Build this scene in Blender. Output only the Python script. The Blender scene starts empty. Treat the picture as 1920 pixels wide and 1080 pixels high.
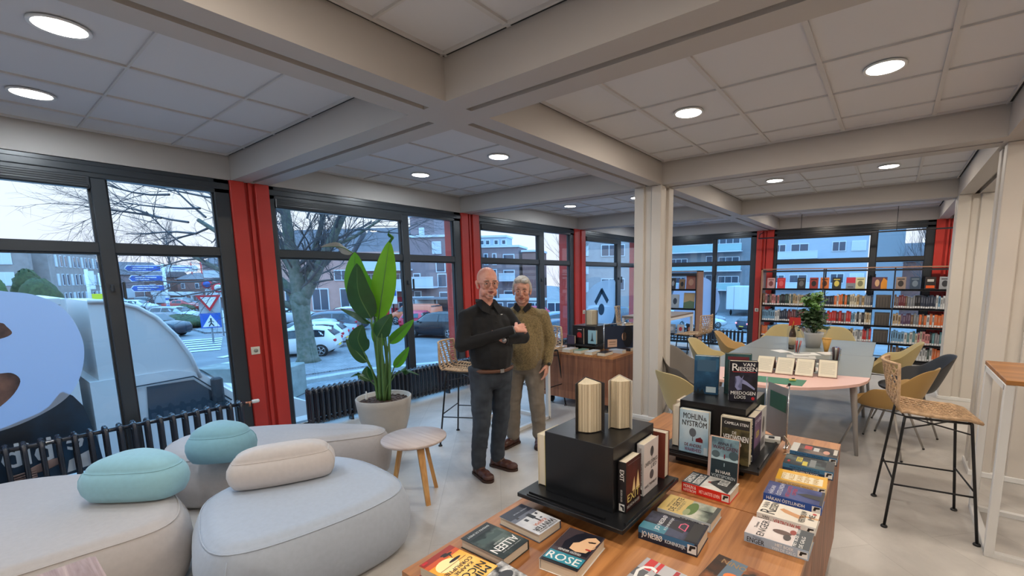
import bpy, bmesh, math, random
from math import pi, sin, cos, radians
from mathutils import Vector, Matrix, Euler, Quaternion
rnd = random.Random(7)
SC = bpy.context.scene
COL = SC.collection

# ------------------------------------------------------------------ materials
MATS = {}
def lin(c):
    return tuple((v/12.92 if v <= 0.04045 else ((v+0.055)/1.055)**2.4) for v in [x/255 for x in c[:3]])
def mat(name, rgb, rough=0.5, metal=0.0, noise=0.0, nscale=20.0, bump=0.0, bscale=60.0, spec=0.5, coat=0.0, sheen=0.0, alpha=1.0, trans=0.0, nstretch=None, rgb2=None):
    if name in MATS: return MATS[name]
    m = bpy.data.materials.new(name); m.use_nodes = True
    nt = m.node_tree; b = nt.nodes['Principled BSDF']
    col = lin(rgb)+(1,)
    b.inputs['Base Color'].default_value = col
    b.inputs['Roughness'].default_value = rough
    b.inputs['Metallic'].default_value = metal
    b.inputs['Specular IOR Level'].default_value = spec
    b.inputs['Coat Weight'].default_value = coat
    b.inputs['Sheen Weight'].default_value = sheen
    b.inputs['Transmission Weight'].default_value = trans
    b.inputs['Alpha'].default_value = alpha
    if noise or bump or rgb2:
        tc = nt.nodes.new('ShaderNodeTexCoord')
        mp = nt.nodes.new('ShaderNodeMapping'); nt.links.new(tc.outputs['Object'], mp.inputs['Vector'])
        if nstretch: mp.inputs['Scale'].default_value = nstretch
        if noise or rgb2:
            n = nt.nodes.new('ShaderNodeTexNoise'); n.inputs['Scale'].default_value = nscale; n.inputs['Detail'].default_value = 5
            nt.links.new(mp.outputs[0], n.inputs['Vector'])
            mx = nt.nodes.new('ShaderNodeMix'); mx.data_type = 'RGBA'
            c2 = (lin(rgb2)+(1,)) if rgb2 else tuple(v*(1-noise) for v in col[:3])+(1,)
            mx.inputs[6].default_value = col; mx.inputs[7].default_value = c2
            mr = nt.nodes.new('ShaderNodeMapRange'); mr.inputs[1].default_value = .35; mr.inputs[2].default_value = .65
            nt.links.new(n.outputs[0], mr.inputs[0]); nt.links.new(mr.outputs[0], mx.inputs[0])
            nt.links.new(mx.outputs[2], b.inputs['Base Color'])
        if bump:
            n2 = nt.nodes.new('ShaderNodeTexNoise'); n2.inputs['Scale'].default_value = bscale; n2.inputs['Detail'].default_value = 3
            nt.links.new(mp.outputs[0], n2.inputs['Vector'])
            bp = nt.nodes.new('ShaderNodeBump'); bp.inputs['Strength'].default_value = bump; bp.inputs['Distance'].default_value = .01
            nt.links.new(n2.outputs[0], bp.inputs['Height']); nt.links.new(bp.outputs[0], b.inputs['Normal'])
    MATS[name] = m
    return m
def wood(name, c1, c2, axis='x', rough=.45, plank=None, c3=None, k=1.0):
    if name in MATS: return MATS[name]
    m = bpy.data.materials.new(name); m.use_nodes = True
    nt = m.node_tree; b = nt.nodes['Principled BSDF']; N = nt.nodes.new; L = nt.links.new
    tc = N('ShaderNodeTexCoord'); mp = N('ShaderNodeMapping'); L(tc.outputs['Object'], mp.inputs[0])
    s = {'x': (1.2, 22, 22), 'y': (22, 1.2, 22), 'z': (22, 22, 1.2)}[axis]
    mp.inputs['Scale'].default_value = [v*k for v in s]
    n = N('ShaderNodeTexNoise'); n.inputs['Scale'].default_value = 1.0; n.inputs['Detail'].default_value = 6; n.inputs['Roughness'].default_value = .6
    n.inputs['Distortion'].default_value = .4
    L(mp.outputs[0], n.inputs['Vector'])
    cr = N('ShaderNodeValToRGB'); L(n.outputs[0], cr.inputs[0])
    cr.color_ramp.elements[0].position = .3; cr.color_ramp.elements[0].color = lin(c2)+(1,)
    cr.color_ramp.elements[1].position = .68; cr.color_ramp.elements[1].color = lin(c1)+(1,)
    out = cr.outputs[0]
    if plank:
        mp2 = N('ShaderNodeMapping'); L(tc.outputs['Object'], mp2.inputs[0])
        if axis == 'z': mp2.inputs['Rotation'].default_value = (0, pi/2, 0) if plank[2:] != ('y',) else (pi/2, 0, pi/2)
        if axis == 'y': mp2.inputs['Rotation'].default_value = (0, 0, pi/2)
        br = N('ShaderNodeTexBrick'); L(mp2.outputs[0], br.inputs['Vector'])
        br.inputs['Scale'].default_value = 1; br.inputs['Brick Width'].default_value = plank[0]; br.inputs['Row Height'].default_value = plank[1]
        br.inputs['Mortar Size'].default_value = .0
        br.inputs['Color1'].default_value = (1, 1, 1, 1); br.inputs['Color2'].default_value = (.62, .58, .55, 1); br.inputs['Mortar'].default_value = (.8, .8, .8, 1)
        mx = N('ShaderNodeMix'); mx.data_type = 'RGBA'; mx.blend_type = 'MULTIPLY'; mx.inputs[0].default_value = .8
        L(out, mx.inputs[6]); L(br.outputs[0], mx.inputs[7]); out = mx.outputs[2]
    L(out, b.inputs['Base Color']); b.inputs['Roughness'].default_value = rough
    MATS[name] = m
    return m
def emis(name, rgb, strength):
    if name in MATS: return MATS[name]
    m = bpy.data.materials.new(name); m.use_nodes = True; nt = m.node_tree
    b = nt.nodes['Principled BSDF']; b.inputs['Base Color'].default_value = (.8, .8, .8, 1)
    b.inputs['Emission Color'].default_value = lin(rgb)+(1,); b.inputs['Emission Strength'].default_value = strength
    MATS[name] = m; return m
def glassmat(name, tint=(235, 245, 250), gloss=.5, rough=.01):
    if name in MATS: return MATS[name]
    m = bpy.data.materials.new(name); m.use_nodes = True; nt = m.node_tree; N = nt.nodes.new; L = nt.links.new
    nt.nodes.remove(nt.nodes['Principled BSDF']); o = nt.nodes['Material Output']
    t = N('ShaderNodeBsdfTransparent'); t.inputs[0].default_value = lin(tint)+(1,)
    g = N('ShaderNodeBsdfGlossy'); g.inputs['Roughness'].default_value = rough
    f = N('ShaderNodeLayerWeight'); f.inputs['Blend'].default_value = .5
    pw = N('ShaderNodeMath'); pw.operation = 'POWER'; pw.inputs[1].default_value = 5; L(f.outputs['Facing'], pw.inputs[0])
    mu = N('ShaderNodeMath'); mu.operation = 'MULTIPLY_ADD'; mu.inputs[1].default_value = .9*gloss; mu.inputs[2].default_value = .035*gloss; L(pw.outputs[0], mu.inputs[0])
    mx = N('ShaderNodeMixShader'); L(mu.outputs[0], mx.inputs[0]); L(t.outputs[0], mx.inputs[1]); L(g.outputs[0], mx.inputs[2]); L(mx.outputs[0], o.inputs[0])
    MATS[name] = m; return m
def filmmat(name, rgb, op):
    if name in MATS: return MATS[name]
    m = bpy.data.materials.new(name); m.use_nodes = True; nt = m.node_tree; N = nt.nodes.new; L = nt.links.new
    nt.nodes.remove(nt.nodes['Principled BSDF']); o = nt.nodes['Material Output']
    t = N('ShaderNodeBsdfTransparent'); d = N('ShaderNodeBsdfTranslucent'); d.inputs[0].default_value = lin(rgb)+(1,)
    e = N('ShaderNodeBsdfDiffuse'); e.inputs[0].default_value = lin(rgb)+(1,)
    a = N('ShaderNodeMixShader'); a.inputs[0].default_value = .55; L(e.outputs[0], a.inputs[1]); L(d.outputs[0], a.inputs[2])
    mx = N('ShaderNodeMixShader'); mx.inputs[0].default_value = op; L(t.outputs[0], mx.inputs[1]); L(a.outputs[0], mx.inputs[2]); L(mx.outputs[0], o.inputs[0])
    MATS[name] = m; return m

# ------------------------------------------------------------------ mesh builder
class MB:
    def __init__(s): s.v = []; s.f = []; s.m = []; s.sm = []; s.mats = []
    def mi(s, m):
        if m not in s.mats: s.mats.append(m)
        return s.mats.index(m)
    def add(s, vs, fs, m=None, smooth=False, M=None):
        o = len(s.v)
        if M is not None: vs = [M @ Vector(v) for v in vs]
        s.v += [tuple(v) for v in vs]
        k = s.mi(m) if m else 0
        for f in fs: s.f.append([i+o for i in f]); s.m.append(k); s.sm.append(smooth)
        return s
    def box(s, c, d, m=None, M=None, bev=0):
        x, y, z = d[0]/2, d[1]/2, d[2]/2
        if bev:
            b = min(bev, x*.9, y*.9, z*.9)
            vs = []; 
            for sx in (-1, 1):
                for sy in (-1, 1):
                    for sz in (-1, 1):
                        vs += [(sx*x, sy*(y-b), sz*(z-b)), (sx*(x-b), sy*y, sz*(z-b)), (sx*(x-b), sy*(y-b), sz*z)]
            def i(sx, sy, sz, k): return ((sx*2+sy)*2+sz)*3+k
            fs = [[i(1,0,0,0), i(1,1,0,0), i(1,1,1,0), i(1,0,1,0)], [i(0,0,0,0), i(0,0,1,0), i(0,1,1,0), i(0,1,0,0)],
                  [i(0,1,0,1), i(0,1,1,1), i(1,1,1,1), i(1,1,0,1)], [i(0,0,0,1), i(1,0,0,1), i(1,0,1,1), i(0,0,1,1)],
                  [i(0,0,1,2), i(1,0,1,2), i(1,1,1,2), i(0,1,1,2)], [i(0,0,0,2), i(0,1,0,2), i(1,1,0,2), i(1,0,0,2)]]
            for a in (0, 1):
                for c2 in (0, 1):
                    fs.append([i(a,c2,0,0), i(a,c2,1,0), i(a,c2,1,1), i(a,c2,0,1)] if a != c2 else [i(a,c2,0,1), i(a,c2,1,1), i(a,c2,1,0), i(a,c2,0,0)])
                    fs.append([i(a,0,c2,0), i(a,1,c2,0), i(a,1,c2,2), i(a,0,c2,2)] if a == c2 else [i(a,0,c2,2), i(a,1,c2,2), i(a,1,c2,0), i(a,0,c2,0)])
                    fs.append([i(0,a,c2,1), i(1,a,c2,1), i(1,a,c2,2), i(0,a,c2,2)] if a != c2 else [i(0,a,c2,2), i(1,a,c2,2), i(1,a,c2,1), i(0,a,c2,1)])
                    for e in (0, 1):
                        t = [i(a,c2,e,0), i(a,c2,e,1), i(a,c2,e,2)]
                        if (a+c2+e) % 2 == 0: t.reverse()
                        fs.append(t)
        else:
            vs = [(-x,-y,-z), (x,-y,-z), (x,y,-z), (-x,y,-z), (-x,-y,z), (x,-y,z), (x,y,z), (-x,y,z)]
            fs = [(0,3,2,1), (4,5,6,7), (0,1,5,4), (1,2,6,5), (2,3,7,6), (3,0,4,7)]
        T = Matrix.Translation(c)
        return s.add(vs, fs, m, False, (M @ T) if M is not None else T)
    def bb(s, x0, x1, y0, y1, z0, z1, m=None, M=None, bev=0):
        return s.box(((x0+x1)/2, (y0+y1)/2, (z0+z1)/2), (abs(x1-x0), abs(y1-y0), abs(z1-z0)), m, M, bev)
    def tube(s, pts, r, n=8, m=None, M=None, closed=False, caps=True, smooth=True, flat=1.0):
        pts = [Vector(p) for p in pts]; k = len(pts)
        rs = list(r) if isinstance(r, (list, tuple)) else [r]*k
        vs = []; prev = None
        for i, p in enumerate(pts):
            if closed: t = pts[(i+1) % k]-pts[i-1]
            else: t = pts[min(i+1, k-1)]-pts[max(i-1, 0)]
            if t.length < 1e-9: t = Vector((0, 0, 1))
            t.normalize()
            if prev is None:
                a = Vector((0, 0, 1)) if abs(t.z) < .9 else Vector((1, 0, 0))
                u = t.cross(a).normalized()
            else:
                u = prev - t*prev.dot(t)
                if u.length < 1e-6: u = t.orthogonal()
                u.normalize()
            prev = u; w = t.cross(u)
            for j in range(n):
                a = 2*pi*j/n
                vs.append(p + (u*cos(a) + w*sin(a)*flat)*rs[i])
        fs = []
        for i in range(k if closed else k-1):
            i2 = (i+1) % k
            for j in range(n):
                j2 = (j+1) % n
                fs.append((i*n+j, i*n+j2, i2*n+j2, i2*n+j))
        if caps and not closed:
            fs.append(tuple(range(n-1, -1, -1))); fs.append(tuple((k-1)*n+j for j in range(n)))
        return s.add(vs, fs, m, smooth, M)
    def cyl(s, a, b, r, n=16, m=None, M=None, r2=None, smooth=True):
        return s.tube([a, b], [r, r2 if r2 is not None else r], n, m, M, smooth=smooth)
    def lathe(s, prof, n=32, m=None, M=None, c=(0, 0, 0), smooth=True, sx=1, sy=1):
        vs = []
        for (r, z) in prof:
            for j in range(n):
                a = 2*pi*j/n; vs.append((c[0]+r*cos(a)*sx, c[1]+r*sin(a)*sy, c[2]+z))
        fs = []
        for i in range(len(prof)-1):
            for j in range(n):
                j2 = (j+1) % n; fs.append((i*n+j, i*n+j2, (i+1)*n+j2, (i+1)*n+j))
        if prof[0][0] > 1e-6: fs.append(tuple(range(n-1, -1, -1)))
        if prof[-1][0] > 1e-6: fs.append(tuple((len(prof)-1)*n+j for j in range(n)))
        return s.add(vs, fs, m, smooth, M)
    def prism(s, pts, z0, z1, m=None, M=None, smooth=False):
        n = len(pts)
        ar = sum(pts[i][0]*pts[(i+1) % n][1]-pts[(i+1) % n][0]*pts[i][1] for i in range(n))
        if ar < 0: pts = pts[::-1]
        vs = [(p[0], p[1], z0) for p in pts]+[(p[0], p[1], z1) for p in pts]
        fs = [tuple(range(n-1, -1, -1)), tuple(range(n, 2*n))]
        s.add(vs, fs, m, False, M)
        o = len(s.v)-2*n; k = s.mi(m) if m else 0
        for i in range(n):
            j = (i+1) % n; s.f.append([o+i, o+j, o+n+j, o+n+i]); s.m.append(k); s.sm.append(smooth)
        return s
    def ball(s, c, r, m=None, M=None, nu=16, nv=10, smooth=True):
        if isinstance(r, (int, float)): r = (r, r, r)
        vs = [(c[0], c[1], c[2]-r[2])]
        for i in range(1, nv):
            t = -pi/2+pi*i/nv
            for j in range(nu):
                a = 2*pi*j/nu; vs.append((c[0]+r[0]*cos(t)*cos(a), c[1]+r[1]*cos(t)*sin(a), c[2]+r[2]*sin(t)))
        vs.append((c[0], c[1], c[2]+r[2])); fs = []
        for j in range(nu): fs.append((0, 1+(j+1) % nu, 1+j))
        for i in range(nv-2):
            for j in range(nu):
                a = 1+i*nu; fs.append((a+j, a+(j+1) % nu, a+nu+(j+1) % nu, a+nu+j))
        a = 1+(nv-2)*nu
        for j in range(nu): fs.append((a+j, a+(j+1) % nu, len(vs)-1))
        return s.add(vs, fs, m, smooth, M)
    def grid(s, fn, nu, nv, m=None, M=None, smooth=True, closed=False):
        vs = [fn(i/(nu), j/(nv)) for i in range(nu+1) for j in range(nv+1)]
        fs = [(i*(nv+1)+j, (i+1)*(nv+1)+j, (i+1)*(nv+1)+j+1, i*(nv+1)+j+1) for i in range(nu) for j in range(nv)]
        return s.add(vs, fs, m, smooth, M)
    def mesh(s, name, m=None):
        me = bpy.data.meshes.new(name); me.from_pydata(s.v, [], s.f)
        mats = [m] if (m and not s.mats) else s.mats
        for q in mats: me.materials.append(q)
        if s.m and len(mats) > 1: me.polygons.foreach_set('material_index', s.m)
        me.polygons.foreach_set('use_smooth', s.sm)
        me.update(); return me
    def build(s, name, m=None, parent=None, loc=None, rz=0):
        o = bpy.data.objects.new(name, s.mesh(name, m)); COL.objects.link(o)
        if parent: o.parent = parent
        if loc is not None: o.location = loc
        if rz: o.rotation_euler = (0, 0, rz)
        return o
def thing(name, label, cat, loc=(0, 0, 0), rz=0, group=None):
    o = bpy.data.objects.new(name, None); COL.objects.link(o); o.empty_display_size = .1
    o.location = loc; o.rotation_euler = (0, 0, rz); o['label'] = label; o['category'] = cat
    if group: o['group'] = group
    return o
def tag(o, label, cat, group=None):
    o['label'] = label; o['category'] = cat
    if group: o['group'] = group
    return o
def struct(name, mb, m=None, parent=None):
    o = mb.build(name, m, parent)
    if not parent: o['kind'] = 'structure'
    return o
def dup(root, loc=None, rz=None, label=None, group=None, parent=None):
    c = root.copy(); COL.objects.link(c)
    if parent: c.parent = parent
    for ch in list(root.children): dup(ch, parent=c)
    if loc is not None: c.location = loc
    if rz is not None: c.rotation_euler = (0, 0, rz)
    if label: c['label'] = label
    if group: c['group'] = group
    return c
def addmod(o, kind, **k):
    md = o.modifiers.new(kind.lower(), kind)
    for a, b in k.items(): setattr(md, a, b)
    return md
def bake(o):
    dg = bpy.context.evaluated_depsgraph_get(); dg.update()
    me = bpy.data.meshes.new_from_object(o.evaluated_get(dg)); o.modifiers.clear(); o.data = me; return o
def catmull(P, n=6, closed=False):
    P = [Vector(p) for p in P]; out = []; k = len(P)
    for i in range(k if closed else k-1):
        p0 = P[i-1] if (closed or i > 0) else P[0]*2-P[1]
        p1 = P[i]; p2 = P[(i+1) % k]; p3 = P[(i+2) % k] if (closed or i+2 < k) else p2*2-p1
        for j in range(n):
            t = j/n
            out.append(.5*((2*p1)+(p2-p0)*t+(2*p0-5*p1+4*p2-p3)*t*t+(3*p1-p0-3*p2+p3)*t*t*t))
    if not closed: out.append(P[-1])
    return out
# text as mesh data
_tc = {}
def textmesh(txt, bold=0.0):
    key = (txt, bold)
    if key not in _tc:
        cu = bpy.data.curves.new('lettering', 'FONT'); cu.body = txt; cu.resolution_u = 2; cu.offset = bold
        cu.align_x = 'LEFT'
        ob = bpy.data.objects.new('lettering', cu); COL.objects.link(ob)
        dg = bpy.context.evaluated_depsgraph_get()
        me = bpy.data.meshes.new_from_object(ob.evaluated_get(dg))
        vs = [tuple(v.co) for v in me.vertices]; fs = [tuple(p.vertices) for p in me.polygons]
        bpy.data.objects.remove(ob); bpy.data.curves.remove(cu); bpy.data.meshes.remove(me)
        _tc[key] = (vs, fs)
    return _tc[key]
def put_text(mb, txt, x, y, w, h, m, M=None, z=0.0, bold=.006, rot=0, mirror=False):
    """text stretched to a box of w by h with lower left corner x,y"""
    vs, fs = textmesh(txt, 0)
    if not vs: return
    if bold:                     # heavier strokes: the same letters printed again a hair to each side
        k = min(h*.016, w*.006)
        for j, (dx, dy) in enumerate(((-k, 0), (k, 0), (0, k*.6), (0, -k*.6))): put_text(mb, txt, x+dx, y+dy, w, h, m, M, z-.00001*(j+1), 0, rot, mirror)
    x0 = min(v[0] for v in vs); x1 = max(v[0] for v in vs); y0 = min(v[1] for v in vs); y1 = max(v[1] for v in vs)
    sx = w/(x1-x0); sy = h/(y1-y0)
    out = []
    for v in vs:
        a, b = (v[0]-x0)*sx, (v[1]-y0)*sy
        if rot == 90: a, b = -b, a
        if rot == -90: a, b = b, -a
        if mirror: a = w-a
        out.append((x+a, y+b, z))
    mb.add(out, [f[::-1] for f in fs] if mirror else fs, m, False, M)
def flat(mb, kind, args, m, M=None, z=0.0):
    if kind == 'r':
        x0, y0, x1, y1 = args; mb.add([(x0, y0, z), (x1, y0, z), (x1, y1, z), (x0, y1, z)], [(0, 1, 2, 3)], m, False, M)
    elif kind == 'e':
        cx, cy, rx, ry = args; n = 18
        mb.add([(cx+rx*cos(2*pi*i/n), cy+ry*sin(2*pi*i/n), z) for i in range(n)], [tuple(range(n))], m, False, M)
    elif kind == 'p':
        mb.add([(p[0], p[1], z) for p in args], [tuple(range(len(args)))], m, False, M)
def paint(rgb, rough=.45):
    return mat('print_%d_%d_%d' % tuple(rgb[:3]), rgb, rough)
LAMP_W = 10.5; SKY_S = 3.4; EXPO = 0.5
# ------------------------------------------------------------------ palette
BEIGE = mat('painted_steel', (210, 204, 196), .5, noise=.04, nscale=3)
BEIGE2 = mat('painted_beam', (178, 173, 169), .55, noise=.03, nscale=2)
TILE = mat('ceiling_tile', (206, 206, 210), .9, bump=.05, bscale=300, spec=.2)
TBAR = mat('ceiling_bar', (196, 194, 194), .6)
GAPSHADE = mat('painted_gap_shade', (22, 24, 26), .8)  # dark solid strips stand in for the shade inside the ceiling edge gap
RED = mat('red_steel', (196, 56, 46), .42, noise=.08, nscale=3)
FRAME = mat('anthracite_frame', (52, 57, 62), .28, spec=.6)
FRAME2 = mat('anthracite_matt', (40, 43, 47), .6)
GLASS = glassmat('window_glass', (249, 252, 253), 1.0)
BLACK = mat('black_lacquer', (22, 23, 26), .32)
BLACKM = mat('black_metal', (20, 21, 24), .45)
RADM = mat('radiator_enamel', (38, 42, 52), .25, spec=.6, coat=.3)
WHITEM = mat('white_metal', (225, 226, 226), .4)
CHROME = mat('brushed_steel', (200, 203, 206), .25, metal=.9)
WALNUT = wood('walnut_top', (208, 146, 90), (150, 94, 52), 'y', .38, (1.6, .14))
WALNUT_Z = wood('walnut_side', (176, 118, 84), (112, 70, 50), 'z', .45, (.11, .6))
OAK = wood('oak', (214, 166, 104), (178, 126, 72), 'z', .5)
OAKX = wood('oak_flat', (186, 128, 66), (150, 96, 46), 'x', .4, (.5, .07))
ASHTOP = wood('ash_laminate', (205, 190, 182), (176, 156, 148), 'x', .45)
ZC, ZB = 2.93, 2.695

def floor_mat():
    m = bpy.data.materials.new('floor_vinyl'); m.use_nodes = True; nt = m.node_tree; N = nt.nodes.new; L = nt.links.new
    b = nt.nodes['Principled BSDF']; tc = N('ShaderNodeTexCoord')
    mp = N('ShaderNodeMapping'); L(tc.outputs['Object'], mp.inputs[0]); mp.inputs['Rotation'].default_value = (0, 0, radians(45))
    n = N('ShaderNodeTexNoise'); n.inputs['Scale'].default_value = 1.3; n.inputs['Detail'].default_value = 8; n.inputs['Roughness'].default_value = .62; n.inputs['Distortion'].default_value = .6
    L(mp.outputs[0], n.inputs['Vector'])
    cr = N('ShaderNodeValToRGB'); L(n.outputs[0], cr.inputs[0])
    cr.color_ramp.elements[0].position = .3; cr.color_ramp.elements[0].color = lin((166, 162, 158))+(1,)
    cr.color_ramp.elements[1].position = .66; cr.color_ramp.elements[1].color = lin((206, 202, 197))+(1,)
    e = cr.color_ramp.elements.new(.48); e.color = lin((188, 184, 179))+(1,)
    br = N('ShaderNodeTexBrick'); L(mp.outputs[0], br.inputs['Vector']); br.inputs['Scale'].default_value = 1
    br.inputs['Brick Width'].default_value = .92; br.inputs['Row Height'].default_value = .46; br.inputs['Mortar Size'].default_value = .0018; br.inputs['Mortar Smooth'].default_value = .3
    br.inputs['Color1'].default_value = (1, 1, 1, 1); br.inputs['Color2'].default_value = (.93, .93, .93, 1); br.inputs['Mortar'].default_value = (.72, .71, .7, 1)
    mx = N('ShaderNodeMix'); mx.data_type = 'RGBA'; mx.blend_type = 'MULTIPLY'; mx.inputs[0].default_value = 1
    L(cr.outputs[0], mx.inputs[6]); L(br.outputs[0], mx.inputs[7]); L(mx.outputs[2], b.inputs['Base Color'])
    b.inputs['Roughness'].default_value = .38; b.inputs['Specular IOR Level'].default_value = .45
    mr = N('ShaderNodeMapRange'); L(n.outputs[0], mr.inputs[0]); mr.inputs[3].default_value = .3; mr.inputs[4].default_value = .5; L(mr.outputs[0], b.inputs['Roughness'])
    return m
# ------------------------------------------------------------------ shell
struct('floor', MB().bb(-5.9, 4.2, -4.2, 11.4, -.2, 0, floor_mat()))
struct('ceiling', MB().bb(-5.9, 4.2, -4.2, 11.4, ZC+.012, ZC+.3, TILE))
XB = [(-2.47, -2.12), (.61, .96), (3.7, 4.05)]           # beams running along y
YB = [(-1.3, -.95), (1.78, 2.12), (4.74, 5.08), (7.93, 8.26)]
def beam_y(x0, x1, y0, y1):
    mb = MB(); c = (x0+x1)/2; w = .025
    mb.bb(x0, c-w, y0, y1, ZB, ZC+.05, BEIGE2); mb.bb(c+w, x1, y0, y1, ZB, ZC+.05, BEIGE2); mb.bb(c-w, c+w, y0, y1, ZB+.05, ZC+.05, BEIGE2)
    return mb
def beam_x(x0, x1, y0, y1):
    mb = MB(); c = (y0+y1)/2; w = .022
    mb.bb(x0, x1, y0, c-w, ZB, ZC+.05, BEIGE2); mb.bb(x0, x1, c+w, y1, ZB, ZC+.05, BEIGE2); mb.bb(x0, x1, c-w, c+w, ZB+.05, ZC+.05, BEIGE2)
    return mb
n = 1
ys = [-4.0]+[v for p in YB for v in p]+[11.0]
for (x0, x1) in XB:
    for i in range(0, len(ys), 2):
        struct('trim_%d' % n, beam_y(x0, x1, ys[i], ys[i+1])); n += 1
xs = [-5.42]+[v for p in XB for v in p]
for (y0, y1) in YB:
    for i in range(0, len(xs)-1, 2):
        struct('trim_%d' % n, beam_x(xs[i], xs[i+1], y0, y1)); n += 1
for (x0, x1) in XB:
    for (y0, y1) in YB:
        struct('trim_%d' % n, MB().bb(x0, x1, y0, y1, ZB, ZC+.05, BEIGE2)); n += 1
# soffits over the windows
struct('wall_left', MB().bb(-5.9, -5.42, -4.0, 11.4, ZB, ZC+.05, BEIGE2))
struct('wall_far', MB().bb(-5.42, 4.05, 11.0, 11.4, ZB, ZC+.05, BEIGE2))
struct('wall_back', MB().bb(-5.9, 4.2, -4.2, -4.0, 0, ZC+.05, BEIGE2))
def ribbed(x0, x1, y, z1, horiz=True):
    mb = MB(); mb.bb(x0, x1, y, y+.08, 0, z1, BEIGE)
    x = x0+.16
    while x < x1-.02:
        mb.bb(x, x+.025, y-.012, y+.01, 0, z1, BEIGE); x += .19
    mb.bb(x0, x1, y-.02, y, 0, .07, WHITEM)
    return mb
struct('wall_partition', ribbed(.96, 4.05, 7.98, ZC+.02))
struct('wall_right', MB().bb(4.05, 4.2, -4.0, 8.05, 0, ZC+.05, BEIGE))
struct('wall_side', MB().bb(4.05, 4.2, 8.05, 11.4, 0, ZC+.05, BEIGE))
# ceiling grid
GX = {(-5.42, -2.47): [-5.0, -4.34, -3.68, -3.03], (-2.12, .61): [-1.62, -1.03, -.44, .17], (.96, 3.7): [1.5, 2.1, 2.7, 3.3]}
GY = {(-4.0, -1.3): [-3.8, -3.2, -2.6, -2.0], (-.95, 1.78): [-.45, .155, .753, 1.34], (2.12, 4.74): [2.6, 3.19, 3.77, 4.37], (5.08, 7.93): [5.65, 6.25, 6.85, 7.45], (8.26, 11.0): [8.8, 9.4, 10.0, 10.6]}
for (x0, x1), gx in GX.items():
    for (y0, y1), gy in GY.items():
        mb = MB()
        for x in gx: mb.bb(x-.014, x+.014, y0, y1, ZC-.001, ZC+.012, TBAR)
        for y in gy: mb.bb(x0, x1, y-.006, y+.006, ZC+.0, ZC+.012, TBAR)
        e = .03
        mb.bb(x0+.018, x0+e, y0, y1, ZC-.006, ZC+.012, TBAR); mb.bb(x1-e, x1-.018, y0, y1, ZC-.006, ZC+.012, TBAR)
        mb.bb(x0, x1, y0+.018, y0+e, ZC-.006, ZC+.012, TBAR); mb.bb(x0, x1, y1-e, y1-.018, ZC-.006, ZC+.012, TBAR)
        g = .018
        mb.bb(x0, x0+g, y0, y1, ZC+.0, ZC+.012, GAPSHADE); mb.bb(x1-g, x1, y0, y1, ZC, ZC+.012, GAPSHADE)
        mb.bb(x0, x1, y0, y0+g, ZC+.0, ZC+.012, GAPSHADE); mb.bb(x0, x1, y1-g, y1, ZC, ZC+.012, GAPSHADE)
        struct('trim_%d' % n, mb); n += 1
# steel columns
def column(x0, x1, y0, y1, m, z1=ZB, plinth=True, foot=0):
    mb = MB(); cx = (x0+x1)/2; cy = (y0+y1)/2; g = .045; d = .03
    for sx in (0, 1):
        for sy in (0, 1):
            ax = (x0, cx-g) if sx == 0 else (cx+g, x1); ay = (y0, cy-g) if sy == 0 else (cy+g, y1)
            mb.bb(ax[0], ax[1], ay[0], ay[1], foot, z1, m, bev=.006)
    mb.bb(x0+d, x1-d, y0+d, y1-d, foot, z1, m)
    if plinth: mb.bb(x0-.012, x1+.012, y0-.012, y1+.012, 0, .045, WHITEM, bev=.004)
    return mb
struct('trim_%d' % n, column(-2.45, -2.12, 4.73, 5.07, BEIGE)); n += 1
struct('trim_%d' % n, column(.64, .99, 4.93, 5.28, BEIGE)); n += 1
struct('trim_%d' % n, column(.61, .96, 7.80, 8.15, BEIGE)); n += 1
for (x0, x1) in XB[1:2]:
    struct('trim_%d' % n, column(3.7, 4.04, 4.74, 5.08, BEIGE)); n += 1
def redcol(x0, x1, y0, y1, face):
    mb = MB(); g = .06
    if face == 'x':
        c = (y0+y1)/2+.01
        mb.bb(x0, x1, y0, c-g, 0, ZB, RED, bev=.004); mb.bb(x0, x1, c+g*.6, y1, 0, ZB, RED, bev=.004); mb.bb(x0+.03, x1-.045, c-g-.01, c+g, 0, ZB, RED)
        mb.bb(x1-.05, x1-.02, c-.022, c+.01, 0, ZB, RED)
    else:
        c = (x0+x1)/2
        mb.bb(x0, c-g, y0, y1, 0, ZB, RED, bev=.004); mb.bb(c+g*.6, x1, y0, y1, 0, ZB, RED, bev=.004); mb.bb(c-g-.01, c+g, y0+.045, y1-.03, 0, ZB, RED)
        mb.bb(c-.02, c+.01, y0+.02, y0+.05, 0, ZB, RED)
    return mb
for (y0, y1) in ((-1.3, -.95), (1.76, 2.11), (4.745, 5.11), (7.79, 8.19)):
    struct('trim_%d' % n, redcol(-5.82, -5.40, y0, y1, 'x')); n += 1
for (x0, x1) in ((-2.57, -2.21), (.585, .96)):
    struct('trim_%d' % n, redcol(x0, x1, 10.98, 11.4, 'y')); n += 1
struct('trim_%d' % n, MB().bb(-5.82, -5.40, 10.98, 11.4, 0, ZB, RED)); n += 1
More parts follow.
